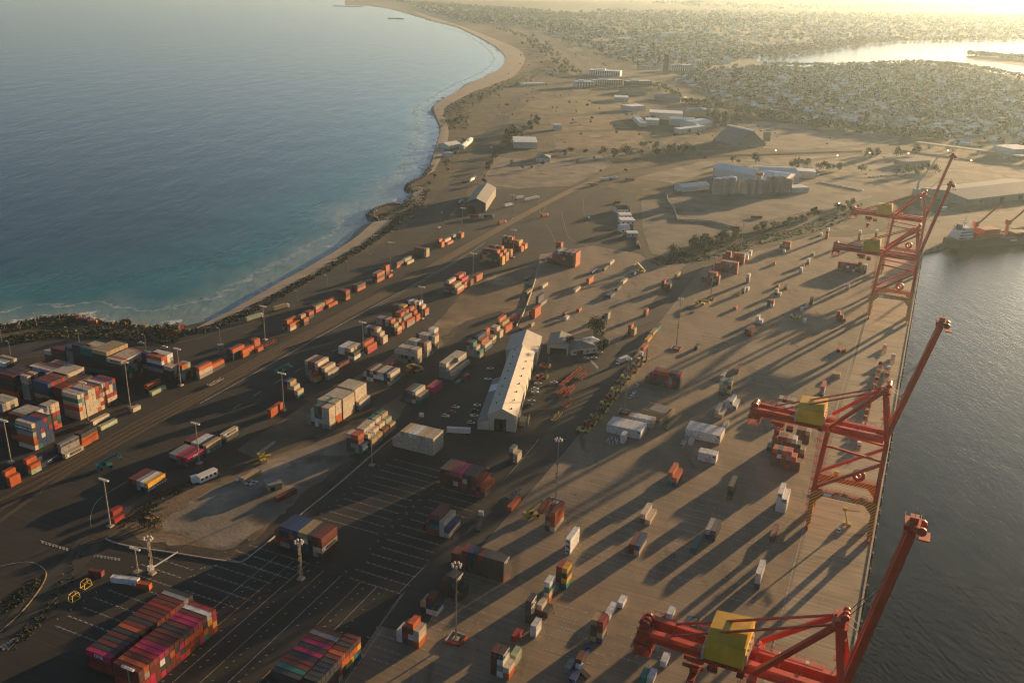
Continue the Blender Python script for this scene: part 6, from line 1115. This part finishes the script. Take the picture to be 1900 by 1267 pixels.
P = gp(233, 1080, .06); boxed(P, -.13, 12.19, 'W', 'white container lying across, beside the gate boom'); P = gp(180, 1066, .06); boxed(P, -.2, 6.06, 'M', 'brown container left of the crosswise white box'); P = gp(268, 1090, .06); boxed(P, -.2, 6.06, 'O', 'rust container below the crosswise white box'); P = gp(530, 922, .06); boxed(P, TH - .25, 12.19, 'M', 'maroon container alone on the pale dust lot'); P = gp(466, 886, .06); boxed(P, TH - .1, 12.19, 'T', 'tan container above the parked utes'); P = gp(318, 622, .06); boxed(P, TH - .2, 6.06, 'R', 'red open box by the beach end, closer one'); P = gp(335, 610, .06); boxed(P, TH - .2, 6.06, 'R', 'red open box by the beach end, farther one'); P = gp(150, 595, .06); boxed(P, .2, 6.06, 'O', 'orange box on the headland, left of the blue tarpaulin'); P = gp(172, 600, .06); boxed(P, .2, 6.06, 'O', 'orange box on the headland, right of the blue tarpaulin'); P = gp(161, 597, .06); boxed(P, .2, 6.06, 'B', 'blue tarpaulin-covered box between orange boxes on the headland')
P = gp(1403, 405, .06); boxed(P, 0, 12.19, 'M', 'brown box alone on the slab lot'); P = gp(1240, 378, .06); P = gp(1145, 377, .06); boxed(P, 0.1, 6.06, 'R', 'red box at the northern end of the service row'); P = gp(1168, 335, .06); boxed(P, 0.1, 12.19, 'R', 'red box by the curve of the port road')

def trailer(x, y, ang, label, m_, grp):
    t = thing('terminal_trailer', label, 'terminal trailer', gp(x, y, .07), ang, grp); b = MB()
    for s_ in (-1, 1): b.beam((-6, s_ * .9, 1.2), (6, s_ * .9, 1.2), .3, .45)
    for k in range(6): b.beam((-5.8 + k * 2.3, -1.2, 1.2), (-5.8 + k * 2.3, 1.2, 1.2), .35, .3)
    for k in (-5.9, 0, 5.9):
        for s_ in (-1.25, 1.25): b.box(k - .25, s_ - .2, 1.2, k + .25, s_ + .2, 2.0)
    b.build('frame', m_, t); wheels(t, (-4.6, -3.3, 4.4), 1.0, .5); return t
for i in range(9):
    x, y = [(1047, 712), (1056, 705), (1065, 697), (1073, 690), (1082, 699), (1044, 727), (1053, 733), (1060, 724), (1054, 752)][i]; trailer(x, y, TH - .05, 'red skeletal trailer on the forecourt, %s place' % ORD[i], m_lred, 'red trailers on the workshop forecourt')
trailer(1033, 776, TH, 'yellow skeletal trailer beside the main road', m_oli, 'yellow trailer')
for i in range(17):
    q = [(1640, 652), (1656, 670), (1632, 684), (1647, 693), (1628, 700), (1644, 706), (1624, 714), (1620, 727), (1616, 740), (1612, 752), (1609, 764), (1606, 776), (1603, 788), (1600, 800), (1597, 812), (1594, 824), (1591, 838)][i]
    t = trailer(q[0], q[1], TH, 'rust-brown trailer parked on the apron, %s from the far end' % (ORD[i] if i < 16 else 'seventeenth'), m_dred, 'rust trailers lined up on the apron')
    b = MB(); b.box(6.4, -1.1, .7, 8.6, 1.1, 2.9); b.build('tractor_cab', m_white if i in (0, 1, 3, 16) else m_dred, t)
trailer(955, 920, TH, 'blue and grey chassis parked on the road kerb', cmat('B'), 'chassis'); trailer(1243, 525, TH + .3, 'pale chassis left of the stepped red stack', m_steel, 'chassis'); trailer(400, 712, TH, 'empty flat wagon at the middle kerb', m_steel, 'chassis'); trailer(500, 640, TH, 'empty flat wagon by the rail row', m_dred, 'chassis')
# yellow lift on the apron
t = thing('yellow_access_lift', 'yellow access platform beside the white van on the apron', 'access lift', gp(1571, 974, .07), TH - pi / 2); b = MB(); b.box(-2, -1.4, .5, 2, 1.4, 1.6); b.build('base', m_oli, t); b = MB(); b.beam((0, 0, 1.6), (-2, 0, 8), .6); b.beam((-2, 0, 8), (5, 0, 9), .5); b.box(-3, -1, 8, -1, 1, 9.4); b.build('arm', m_oli, t); wheels(t, (-1.4, 1.4), 1.2, .5)
for x, y, lab in ((138, 1112, 'yellow lifting frame on the verge, lower of two'), (160, 1088, 'yellow lifting frame on the verge, upper of two')):
    t = thing('lifting_frame', lab, 'lifting frame', gp(x, y), TH); b = MB()
    for sx in (-2, 2):
        for sy in (-1.3, 1.3): b.beam((sx, sy, 0), (sx * .8, sy * .8, 3), .25)
        b.beam((sx, -1.3, .2), (sx, 1.3, .2), .22); b.beam((sx * .8, -1, 3), (sx * .8, 1, 3), .22)
    for sy in (-1.3, 1.3): b.beam((-2, sy, .2), (2, sy, .2), .22); b.beam((-1.6, sy * .8, 3), (1.6, sy * .8, 3), .22)
    b.build('frame', m_oli, t)
t = thing('gate_boom', 'lattice gate boom beside the lattice mast', 'barrier gate', gp(280, 1058), TH - .2); b = MB(); b.beam((0, 0, 1), (14, 0, 2.2), .35, .6); b.build('boom', m_white, t); b = MB(); b.box(-1, -1, 0, 1, 1, 2.4); b.build('post', m_roofw, t)
t = thing('lattice_boom', 'white lattice boom lying by the dirt lot', 'lattice boom', gp(478, 845), TH + .05); b = MB()
for k in range(8):
    for s_ in (-.5, .5): b.beam((k * 2, s_, .4), (k * 2 + 2, s_, .4), .15); b.beam((k * 2, s_, 1.3), (k * 2 + 2, s_, 1.3), .15); b.beam((k * 2, s_, .4), (k * 2 + 2, s_, 1.3), .12)
b.build('truss', m_white, t)
t, L = shed('site_hut', 'white ruined-looking hut by the rail siding', 'hut', (372, 897), (404, 882), 3.2, 3.4, 3.6, m_white, m_white, 'flat', None, 4); t, L = shed('site_hut', 'small white hut left of the long siding hut', 'hut', (358, 897), (369, 894), 3, 2.8, 3, m_white, m_white, 'flat'); t, L = shed('site_hut', 'flat-roofed hut with awning above the lone maroon box', 'hut', (499, 912), (524, 906), 7, 3.2, 3.4, m_tan, m_roofg, 'flat', [(1, 3, 2.2)]); shed('signal_box', 'tall grey signal cabin at the kerb', 'cabin', (408, 661), (417, 659), 3, 7.5, 7.7, m_wallg, m_roofg, 'flat')
for x, y, lab in ((560, 1030, 0),): pass

# ------------------------------------------------------------------ moored ship
A = gp(1770, 462, WZ); B = gp(1900, 453.5, WZ); d = (B - A); rz = math.atan2(d.y, d.x)
sp = thing('cargo_ship', 'black-hulled cargo ship with white superstructure and orange deck cranes', 'cargo ship', A, rz); m_hull = mat('ship_hull', (.012, .014, .018), .4, var=.2, scale=.3); m_deck = mat('ship_deck', (.12, .04, .025), .7, scale=.3); m_scr = mat('ship_orange', (.50, .09, .02), .5, var=.15, scale=.4)
Ls, Bs = 118, 19; out = [(-1, 3), (-2.5, 9.5), (-1, 16), (6, 19), (Ls - 20, 19), (Ls, 9.5), (Ls - 20, 0), (6, 0)]
b = MB(); b.prism(out, -1.5, 8.2); b.build('hull', m_hull, sp); b = MB(); b.prism([(x * .985 + .6, y * .93 + .65) for x, y in out], 8.25, 8.6); b.build('deck', m_deck, sp)
b = MB(); b.box(6, 1.5, 8.6, 23, 17.5, 11.6); b.box(7.5, 2, 11.6, 22, 17, 14.6); b.box(9, 2.5, 14.6, 21.5, 16.5, 17.4); b.box(11.5, .6, 17.4, 20, 18.4, 20.4); b.build('superstructure', m_white, sp)
for k in range(4): b = MB(); b.box(7.4 + k * .8 - 2.2, 1.2 + k * .3, 9.4 + k * 3, 23.04 - k * .4, 1.35 + k * .3, 10.4 + k * 3); b.build('window_band', m_glass, sp)
b = MB(); b.box(8.5, 7, 17.4, 12, 12, 23); b.build('funnel', m_hull, sp); b = MB(); b.cyl((16, 9.5, 20.4), (16, 9.5, 31), .5, 8); b.beam((16, 6, 27), (16, 13, 27), .4); b.box(14.8, 8, 24, 17.2, 11, 25.2); b.build('radar_mast', m_white, sp)
for k, x in enumerate((30, 72)):
    b = MB(); b.cyl((x, 9.5, 8.6), (x, 9.5, 20), 1.7, 12); c = b.build('deck_crane', m_scr, sp); b = MB(); b.box(x - 2.2, 7.5, 20.05, x + 2.6, 11.5, 25); b.build('crane_house', m_scr, c); b = MB(); b.beam((x + 2, 9.5, 21.5), (x + 27, 9.5, 42), 1.1, 1.6); b.build('jib', m_scr, c)
for k in range(2): b = MB(); b.box(36 + k * 42, 3, 8.6, 62 + k * 36, 16, 12.0); b.build('hatch_cover', m_scr if k == 0 else m_deck, sp)
b = MB(); b.box(38, 3.5, 12.05, 58, 15.5, 17); b.build('deck_cargo', m_scr, sp); b = MB(); b.box(24.5, 4, 8.6, 28, 15, 15); b.build('deck_house', m_scr, sp)
cu_ = bpy.data.curves.new('lettering', 'FONT'); cu_.body = 'WEEK'; cu_.size = 3.4; cu_.extrude = .02; tmp = bpy.data.objects.new('lettering', cu_); C.objects.link(tmp); dg = bpy.context.evaluated_depsgraph_get(); me = bpy.data.meshes.new_from_object(tmp.evaluated_get(dg)); me.materials.clear(); me.materials.append(m_let); bpy.data.objects.remove(tmp)
o = obj('lettering', me, sp, (70, -.05, 4.0)); o.rotation_euler = (pi / 2, 0, 0)
t = thing('harbour_crane', 'grey mobile harbour crane with long jib behind the farthest cranes', 'harbour crane', gp(1700, 362), 0); b = MB(); b.box(-4, -4, 0, 4, 4, 8); b.cyl((0, 0, 8), (0, 0, 18), 1.5, 8); b.build('tower', m_steel, t); b = MB(); b.beam((0, 0, 16), (32, 30, 44), 1.3); b.build('jib', m_steel, t)

# ------------------------------------------------------------------ trees, shrubs and houses
def leafmat(name, a, b_):
    return mat(name, a, .9, scale=.9, col2=b_)
m_leaf = [leafmat('leaves_dark', (.018, .026, .010), (.050, .058, .022)), leafmat('leaves_olive', (.030, .034, .014), (.080, .075, .032)), leafmat('leaves_dry', (.050, .042, .018), (.11, .088, .042))]; m_bark = mat('bark', (.09, .065, .045), .9, scale=1)
def crown(n, r, h, z0, seed, leaf, flat=.75):
    q = random.Random(seed); b = MB(); lobes = [(q.uniform(-.45, .45) * r, q.uniform(-.45, .45) * r, z0 + h * q.uniform(.3, .8), r * q.uniform(.38, .62)) for _ in range(6)]
    for i in range(n):
        lx, ly, lz, lr = lobes[i % 6]; v = Vector((q.gauss(0, 1), q.gauss(0, 1), q.gauss(0, 1) * flat)).normalized() * lr * q.uniform(.7, 1.08)
        c = Vector((lx, ly, lz)) + v; c.z = max(c.z, z0 * .7); nn = (v.normalized() + Vector((q.uniform(-.6, .6), q.uniform(-.6, .6), q.uniform(-.2, .9)))).normalized(); a = nn.cross(Vector((q.uniform(-1, 1), q.uniform(-1, 1), .3))).normalized(); e = nn.cross(a)
        s1, s2_ = leaf * q.uniform(.6, 1.3), leaf * q.uniform(.5, 1.1); b.add([c + a * s1, c + e * s2_, c - a * s1 * q.uniform(.6, 1), c - e * s2_ * q.uniform(.6, 1)], [(0, 1, 2, 3)])
    return b
def trunk(h, r, cr_, seed):
    q = random.Random(seed); b = MB(); b.cyl((0, 0, -.3), (0, 0, h * .55), r, 7, 0, r * .6)
    for i in range(5): a = q.uniform(0, 6.28); b.cyl((0, 0, h * q.uniform(.3, .5)), (cos(a) * cr_ * .5, sin(a) * cr_ * .5, h * q.uniform(.65, .85)), r * .45, 5, 0, r * .15)
    return b
TREES = []
for k in range(6):
    r_, h_ = [(4.2, 7.5), (5.0, 8.0), (3.2, 9.5), (5.6, 7.0), (2.6, 4.0), (3.6, 3.4)][k]
    TREES.append((trunk(h_, .32, r_, k).mesh('trunk', [m_bark]), crown([110, 130, 100, 130, 60, 70][k], r_, h_ * .75, h_ * .3, 40 + k, [.9, 1.0, .8, 1.0, .6, .6][k]).mesh('crown', [m_leaf[[0, 1, 0, 1, 1, 2][k]]])))
TPL = [(crown(22, 4.6, 6.5, 2.0, 70 + k, 2.0)) for k in range(4)]
nt_ = 0
def tree(P, k, s_, label, grp, nm='tree', cat='tree'):
    global nt_
    t = thing(nm, label, cat, P, rng.uniform(0, 6.28), grp); t.scale = (s_, s_, s_ * rng.uniform(.85, 1.15)); tr, cr_ = TREES[k]; obj('trunk', tr, t); obj('crown', cr_, t); nt_ += 1
big = thing('tree', 'big dark spreading tree behind the canteen roof', 'tree', gp(1106, 630)); trunk(13, .7, 8, 5).build('trunk', m_bark, big); crown(900, 9.5, 13, 4.5, 3, .75).build('crown', m_leaf[0], big)
b2 = thing('tree', 'slim dark tree with a bushy top between workshop and canteen', 'tree', gp(1057, 650)); trunk(9, .4, 3, 6).build('trunk', m_bark, b2); crown(260, 3.6, 4.5, 6.0, 4, .6).build('crown', m_leaf[0], b2)
b3 = thing('bush', 'rounded dark bush beside the canteen wing', 'bush', gp(1119, 647)); trunk(4, .3, 4, 7).build('trunk', m_bark, b3); crown(420, 6.2, 5.5, .6, 5, .6).build('crown', m_leaf[0], b3)
def inpoly(x, y, P):
    r_ = False; n = len(P)
    for i in range(n):
        x1, y1 = P[i]; x2, y2 = P[(i + 1) % n]
        if (y1 > y) != (y2 > y) and x < (x2 - x1) * (y - y1) / (y2 - y1) + x1: r_ = not r_
    return r_
MASS = MB(); HMASS = MB()
def mass_tree(P, s_):
    b = TPL[rng.randrange(4)]; a = rng.uniform(0, 6.28); c, si = cos(a) * s_, sin(a) * s_; MASS.add([(P.x + x * c - y * si, P.y + x * si + y * c, z * s_) for x, y, z in b.v], b.f, rng.randrange(3))
# rows and thickets placed one by one
def thicket(pts, n, k, s0, s1, label, grp, spread=6, nm='tree', cat='tree'):
    P = [gp(*p) for p in pts]; s0, s1 = s0 * 1.25, s1 * 1.4
    for i in range(n):
        f = rng.random() * (len(P) - 1); j = min(int(f), len(P) - 2); q = P[j].lerp(P[j + 1], f - j) + Vector((rng.uniform(-spread, spread), rng.uniform(-spread, spread), 0)); q.z = -.1
        tree(q, rng.choice(k), rng.uniform(s0, s1), label, grp, nm, cat)
thicket([(1235, 481), (1300, 459), (1360, 442), (1430, 424), (1500, 404), (1590, 383)], 62, [0, 1, 3, 4], .6, 1.05, 'dark bushy tree on the green bank above the terrace', 'trees on the green bank', 9)
thicket([(910, 292), (950, 262), (955, 240), (940, 262), (988, 240), (1000, 224)], 22, [0, 1, 3], .8, 1.3, 'dark tree beside the curved-roof store', 'trees by the curved-roof store', 7); thicket([(893, 345), (915, 295), (925, 285)], 16, [4, 0], .6, .9, 'dark roadside tree between coast road and vacant lot', 'trees along the vacant lot', 3)
thicket([(1020, 285), (1120, 288), (1210, 290), (1290, 284), (1180, 272)], 26, [0, 1, 3], .7, 1.2, 'dark tree along the field road', 'trees along the field road', 12); thicket([(1330, 240), (1350, 225), (1325, 215), (1480, 225), (1600, 240), (1700, 258)], 24, [1, 3], 1.0, 1.7, 'large tree at the edge of the works yard', 'trees round the works yard', 25); thicket([(1360, 305), (1430, 302), (1480, 312), (1560, 316), (1680, 325), (1740, 318)], 22, [0, 1, 3], .7, 1.2, 'dark tree in the hedge behind the grain works', 'trees behind the grain works', 10); thicket([(1610, 290), (1700, 285), (1560, 300)], 12, [1, 3], .8, 1.3, 'tree beside the transit office', 'trees by the transit office', 14)
thicket([(840, 250), (850, 205), (880, 185), (930, 165), (985, 150), (1040, 130)], 28, [4, 5], 1.0, 1.8, 'low dark shrub on the dunes', 'shrubs on the dunes', 14, 'shrub', 'shrub'); thicket([(795, 345), (830, 310), (845, 280), (870, 262)], 12, [4, 5], .8, 1.4, 'low dark shrub behind the beach lot', 'shrubs behind the beach lot', 8, 'shrub', 'shrub'); thicket([(200, 608), (250, 612), (290, 618), (340, 622)], 8, [4, 5], .8, 1.4, 'dark seaside bush on the headland', 'bushes on the headland', 5, 'bush', 'bush'); thicket([(245, 985), (262, 972), (285, 978)], 4, [4, 5], .9, 1.3, 'dark bush at the corner of the dust lot', 'bushes at the dust lot', 4, 'bush', 'bush')
# scrub strip along the beach and headland: ground cover
SC = MB(); q = random.Random(5)
def scrub(pts, n, w, s0, s1):
    P = [gp(*p) for p in pts]; Ls_ = [0]
    for i in range(n):
        f = q.random() * (len(P) - 1); j = min(int(f), len(P) - 2); c = P[j].lerp(P[j + 1], f - j); d_ = (P[j + 1] - P[j]).normalized(); c = c + Vector((-d_.y, d_.x, 0)) * q.uniform(-w, w) + d_ * q.uniform(-3, 3); s_ = q.uniform(s0, s1)
        for kk in range(7):
            a = Vector((q.gauss(0, 1), q.gauss(0, 1), q.uniform(.1, .9))).normalized(); e = a.cross(Vector((0, 0, 1))).normalized(); g_ = a.cross(e); p0 = c + a * s_ * .7
            SC.add([p0 + e * s_ * .6, p0 + g_ * s_ * .5, p0 - e * s_ * .6, p0 - g_ * s_ * .5], [(0, 1, 2, 3)], q.randrange(3))
scrub([(345, 619), (400, 606), (450, 584), (500, 558), (550, 530), (600, 504), (650, 472), (690, 447), (716, 428), (735, 412), (775, 385), (790, 352)], 900, 5, .7, 1.7); scrub([(0, 612), (80, 600), (160, 600), (240, 610), (330, 620)], 420, 7, .6, 1.6); scrub([(20, 632), (60, 625), (120, 618), (230, 622), (330, 630)], 520, 9, .8, 1.8); scrub([(1210, 487), (1300, 478), (1400, 448), (1500, 425), (1580, 396)], 700, 11, .6, 1.5); scrub([(838, 240), (850, 200), (900, 172), (960, 148), (1020, 122)], 700, 26, .9, 2.2); scrub([(0, 1130), (40, 1105), (70, 1080)], 160, 4, .3, .8); scrub([(230, 975), (300, 920), (360, 895)], 160, 4, .4, .9); scrub([(160, 1010), (90, 1130), (20, 1200)], 160, 3, .3, .8); scrub([(700, 405), (735, 392), (770, 365)], 160, 6, .6, 1.4)
tag(SC.build('scrub', m_leaf), None, None, None, 'stuff')
# suburbs
HM = []
for k, (lx, ly, hip) in enumerate(((16, 11, 1), (19, 12, 1), (14, 9, 0), (24, 13, 0))):
    w_ = MB(); w_.box(-lx / 2, -ly / 2, -.4, lx / 2, ly / 2, 3.2) if hip else w_.gwall(-lx / 2, lx / 2, -ly / 2, ly / 2, 3.2, 5.6)
    r_ = MB(); r_.hip(-lx / 2, lx / 2, -ly / 2, ly / 2, 3.21, 6.2, .7) if hip else r_.gable(-lx / 2, lx / 2, -ly / 2, ly / 2, 3.2, 5.7, .6); HM.append((w_, r_, w_.mesh('wall', [m_wallw]), r_.mesh('roof', [m_roofw])))
ROOFS = [(m_roofw, 'white'), (m_roofg, 'grey'), (m_roofr, 'terracotta'), (m_roofc, 'pale'), (m_roofd, 'dark')]
SUB = [('on the slope behind the works yard', [(1290, 132), (1400, 126), (1540, 128), (1700, 121), (1770, 128), (1850, 146), (2000, 160), (2000, 250), (1720, 258), (1600, 236), (1500, 228), (1440, 212), (1330, 178), (1255, 150)], 27, .62), ('above the hazy river bend', [(1140, 66), (1200, 60), (1380, 78), (1490, 92), (1390, 106), (1320, 128), (1240, 128), (1180, 104)], 40, .55), ('on the far shore by the beach', [(760, 8), (1000, 28), (1130, 58), (1100, 80), (980, 50), (880, 45), (800, 27)], 55, .5), ('on the far hazy hill', [(1000, 30), (1140, 22), (1500, 24), (1910, 32), (1910, 70), (1670, 72), (1500, 84), (1300, 66), (1150, 56)], 85, .5), ('beside the upper railway', [(1010, 62), (1140, 62), (1235, 128), (1185, 130), (1100, 100)], 46, .5), ('between the dunes and the railway', [(985, 70), (1040, 92), (1075, 118), (1040, 112), (970, 86)], 60, .3), ('east of the bridge', [(1740, 262), (1900, 240), (2000, 240), (2000, 300), (1860, 285)], 40, .4)]
cand = []
for nm, poly, step, pr in SUB:
    W_ = [gp(*p) for p in poly]; x0, x1 = min(p.x for p in W_), max(p.x for p in W_); y0, y1 = min(p.y for p in W_), max(p.y for p in W_); WP = [(p.x, p.y) for p in W_]
    ny = int((y1 - y0) / step); nx = int((x1 - x0) / step)
    for j in range(ny):
        for i in range(nx):
            x = x0 + (i + rng.uniform(.15, .85)) * step; y = y0 + (j + rng.uniform(.2, .8)) * step
            if not inpoly(x, y, WP): continue
            u_ = rng.random(); cand.append((math.hypot(x, y), Vector((x, y, 0)), 'h' if u_ < pr else 't', nm))
cand.sort(key=lambda c_: c_[0]); nh = 0
for dist, P, kind, nm in cand:
    sc_ = 1.15 if dist < 4500 else 1.9
    if kind == 'h':
        k = rng.randrange(4); rm, rn = ROOFS[rng.choices(range(5), (38, 22, 18, 12, 10))[0]]; a = .3 + rng.choice((0, pi / 2)) + rng.uniform(-.15, .15)
        if nh < 299:
            t = thing('house', '%s-roofed single-storey house among trees %s' % (rn, nm), 'house', P, a, 'houses ' + nm); t.scale = (sc_,) * 3; obj('wall', HM[k][2], t); o = obj('roof', HM[k][3], t); put_mat(o, rm); nh += 1
        else:
            c, si = cos(a) * sc_, sin(a) * sc_
            for bb, mi in ((HM[k][0], 5), (HM[k][1], [r[0] for r in ROOFS].index(rm))): HMASS.add([(P.x + x * c - y * si, P.y + x * si + y * c, z * sc_) for x, y, z in bb.v], bb.f, mi)
        mass_tree(P + Vector((rng.choice((-1, 1)) * rng.uniform(12, 17), rng.choice((-1, 1)) * rng.uniform(9, 16), 0)), rng.uniform(.45, 1.0) * sc_)
    else:
        if nt_ < 292 and rng.random() < .6: tree(P, rng.choice((0, 1, 3)), rng.uniform(1.0, 1.9), 'tree between the houses ' + nm, 'trees ' + nm)
        else:
            for _ in range(2): mass_tree(P + Vector((rng.uniform(-14, 14), rng.uniform(-14, 14), 0)), rng.uniform(.9, 1.9) * sc_)
tag(HMASS.build('houses_beyond', [r[0] for r in ROOFS] + [m_wallw]), None, None, None, 'stuff')
# far woods: along river banks, railway and hills
for pts, n, w, s0, s1 in [([(1390, 107), (1500, 92), (1640, 76), (1900, 74)], 700, 90, 1.2, 2.4), ([(1420, 122), (1540, 124), (1700, 118), (1790, 124), (1900, 146)], 420, 26, .9, 1.6), ([(1060, 140), (1030, 110), (980, 75), (930, 55)], 160, 30, .9, 1.6), ([(1290, 190), (1400, 212), (1500, 232), (1640, 250), (1760, 258)], 420, 38, .8, 1.6), ([(1795, 103), (1850, 106), (1900, 112), (2000, 116)], 260, 60, 1.2, 2.2), ([(900, 30), (1100, 30), (1400, 45)], 700, 380, 1.6, 3.0), ([(700, 3), (850, 14), (1000, 24)], 420, 160, 1.6, 3.2), ([(1300, 15), (1500, 12), (1700, 12), (1950, 14)], 900, 900, 2.4, 4.5), ([(1220, 160), (1300, 205), (1340, 225)], 130, 16, .8, 1.5)]:
    P = [gp(*p) for p in pts]
    for i in range(n):
        f = rng.random() * (len(P) - 1); j = min(int(f), len(P) - 2); c = P[j].lerp(P[j + 1], f - j); d_ = (P[j + 1] - P[j]).normalized(); mass_tree(c + Vector((-d_.y, d_.x, 0)) * rng.uniform(-w, w), rng.uniform(s0, s1))
OPEN = [(p_[0], p_[1]) for p_ in (gp(895, 180), gp(960, 100), gp(1100, 100), gp(1240, 175), gp(1330, 230), gp(1500, 245), gp(1700, 275), gp(1700, 330), gp(1520, 330), gp(1330, 312), gp(1180, 320), gp(1000, 330), gp(900, 290))]
for i in range(900):
    P = Vector((rng.uniform(-200, 700), rng.uniform(1250, 3600), 0))
    if inpoly(P.x, P.y, OPEN) and noise.noise(P * .012) > -.02: mass_tree(P, rng.uniform(.25, .9))
tag(MASS.build('woodland', m_leaf), None, None, None, 'stuff')
# hills on the skyline
def ridge(name, pts, hs, dep, m_):
    vs = []; fs = []; n = 60
    P = [gp(*p) for p in pts]
    for i in range(n + 1):
        f = i / n * (len(P) - 1); j = min(int(f), len(P) - 2); c = P[j].lerp(P[j + 1], f - j); h = hs[j] + (hs[j + 1] - hs[j]) * (f - j); h *= .8 + .4 * noise.noise(Vector((i * .35, len(pts), 0)))
        dv = Vector((c.x, c.y, 0)).normalized()
        for k, (o_, hh) in enumerate(((-dep, -1), (-dep * .4, h * .55), (0, h), (dep, h * .9), (dep * 2.5, -1))): p = c + dv * o_; vs.append((p.x, p.y, hh))
    for i in range(n):
        for k in range(4): fs.append((5 * i + k, 5 * i + 5 + k, 5 * i + 6 + k, 5 * i + 1 + k))
    b = MB(); b.add(vs, fs); return struct(b.build(name, m_, smooth=True))
ridge('hills', [(1150, 22), (1400, 26), (1700, 28), (2050, 34)], [18, 34, 30, 24], 500, g_suburb); ridge('hills', [(640, 4), (800, 8), (1000, 12), (1250, 14)], [8, 26, 30, 26], 700, g_suburb); ridge('hills', [(1300, 8), (1500, 9), (1700, 12), (2100, 18)], [60, 72, 66, 76], 1500, g_suburb)
b = MB(); L_ = ribbon([(615, 11), (640, 12), (668, 13)], 30)
for nm, pts in (('rock_groyne', [(618, 11), (645, 12), (672, 12)]), ('rock_groyne', [(720, 34), (736, 34), (748, 35)])):
    L_ = ribbon([tuple(map(float, p)) for p in pts], 14); b = MB(); vs = []
    for a, c in L_: vs += [(a.x, a.y, -4), (a.x * .7 + c.x * .3, a.y * .7 + c.y * .3, 1.2), (a.x * .3 + c.x * .7, a.y * .3 + c.y * .7, 1.2), (c.x, c.y, -4)]
    b.add(vs, [(4 * i + k, 4 * i + 4 + k, 4 * i + 5 + k, 4 * i + 1 + k) for i in range(2) for k in range(3)]); tag(b.build(nm, g_rock), 'dark rock groyne reaching into the sea, ' + ('far end of the bay' if pts[0][0] < 700 else 'inside the bay'), 'groyne')

# ------------------------------------------------------------------ haze
hb = MB(); hb.box(-64000, -4000, -5, 64000, 64000, 262)
hz = hb.build('haze', None or bpy.data.materials.new('haze')); hm = hz.data.materials[0]; hm.use_nodes = True; hn = hm.node_tree.nodes; hn.remove(hn['Principled BSDF'])
pv = hn.new('ShaderNodeVolumePrincipled'); pv.inputs['Color'].default_value = (.62, .84, 1.0, 1); pv.inputs['Density'].default_value = .000040; pv.inputs['Anisotropy'].default_value = .52
hm.node_tree.links.new(pv.outputs[0], hn['Material Output'].inputs['Volume']); hz['kind'] = 'stuff'
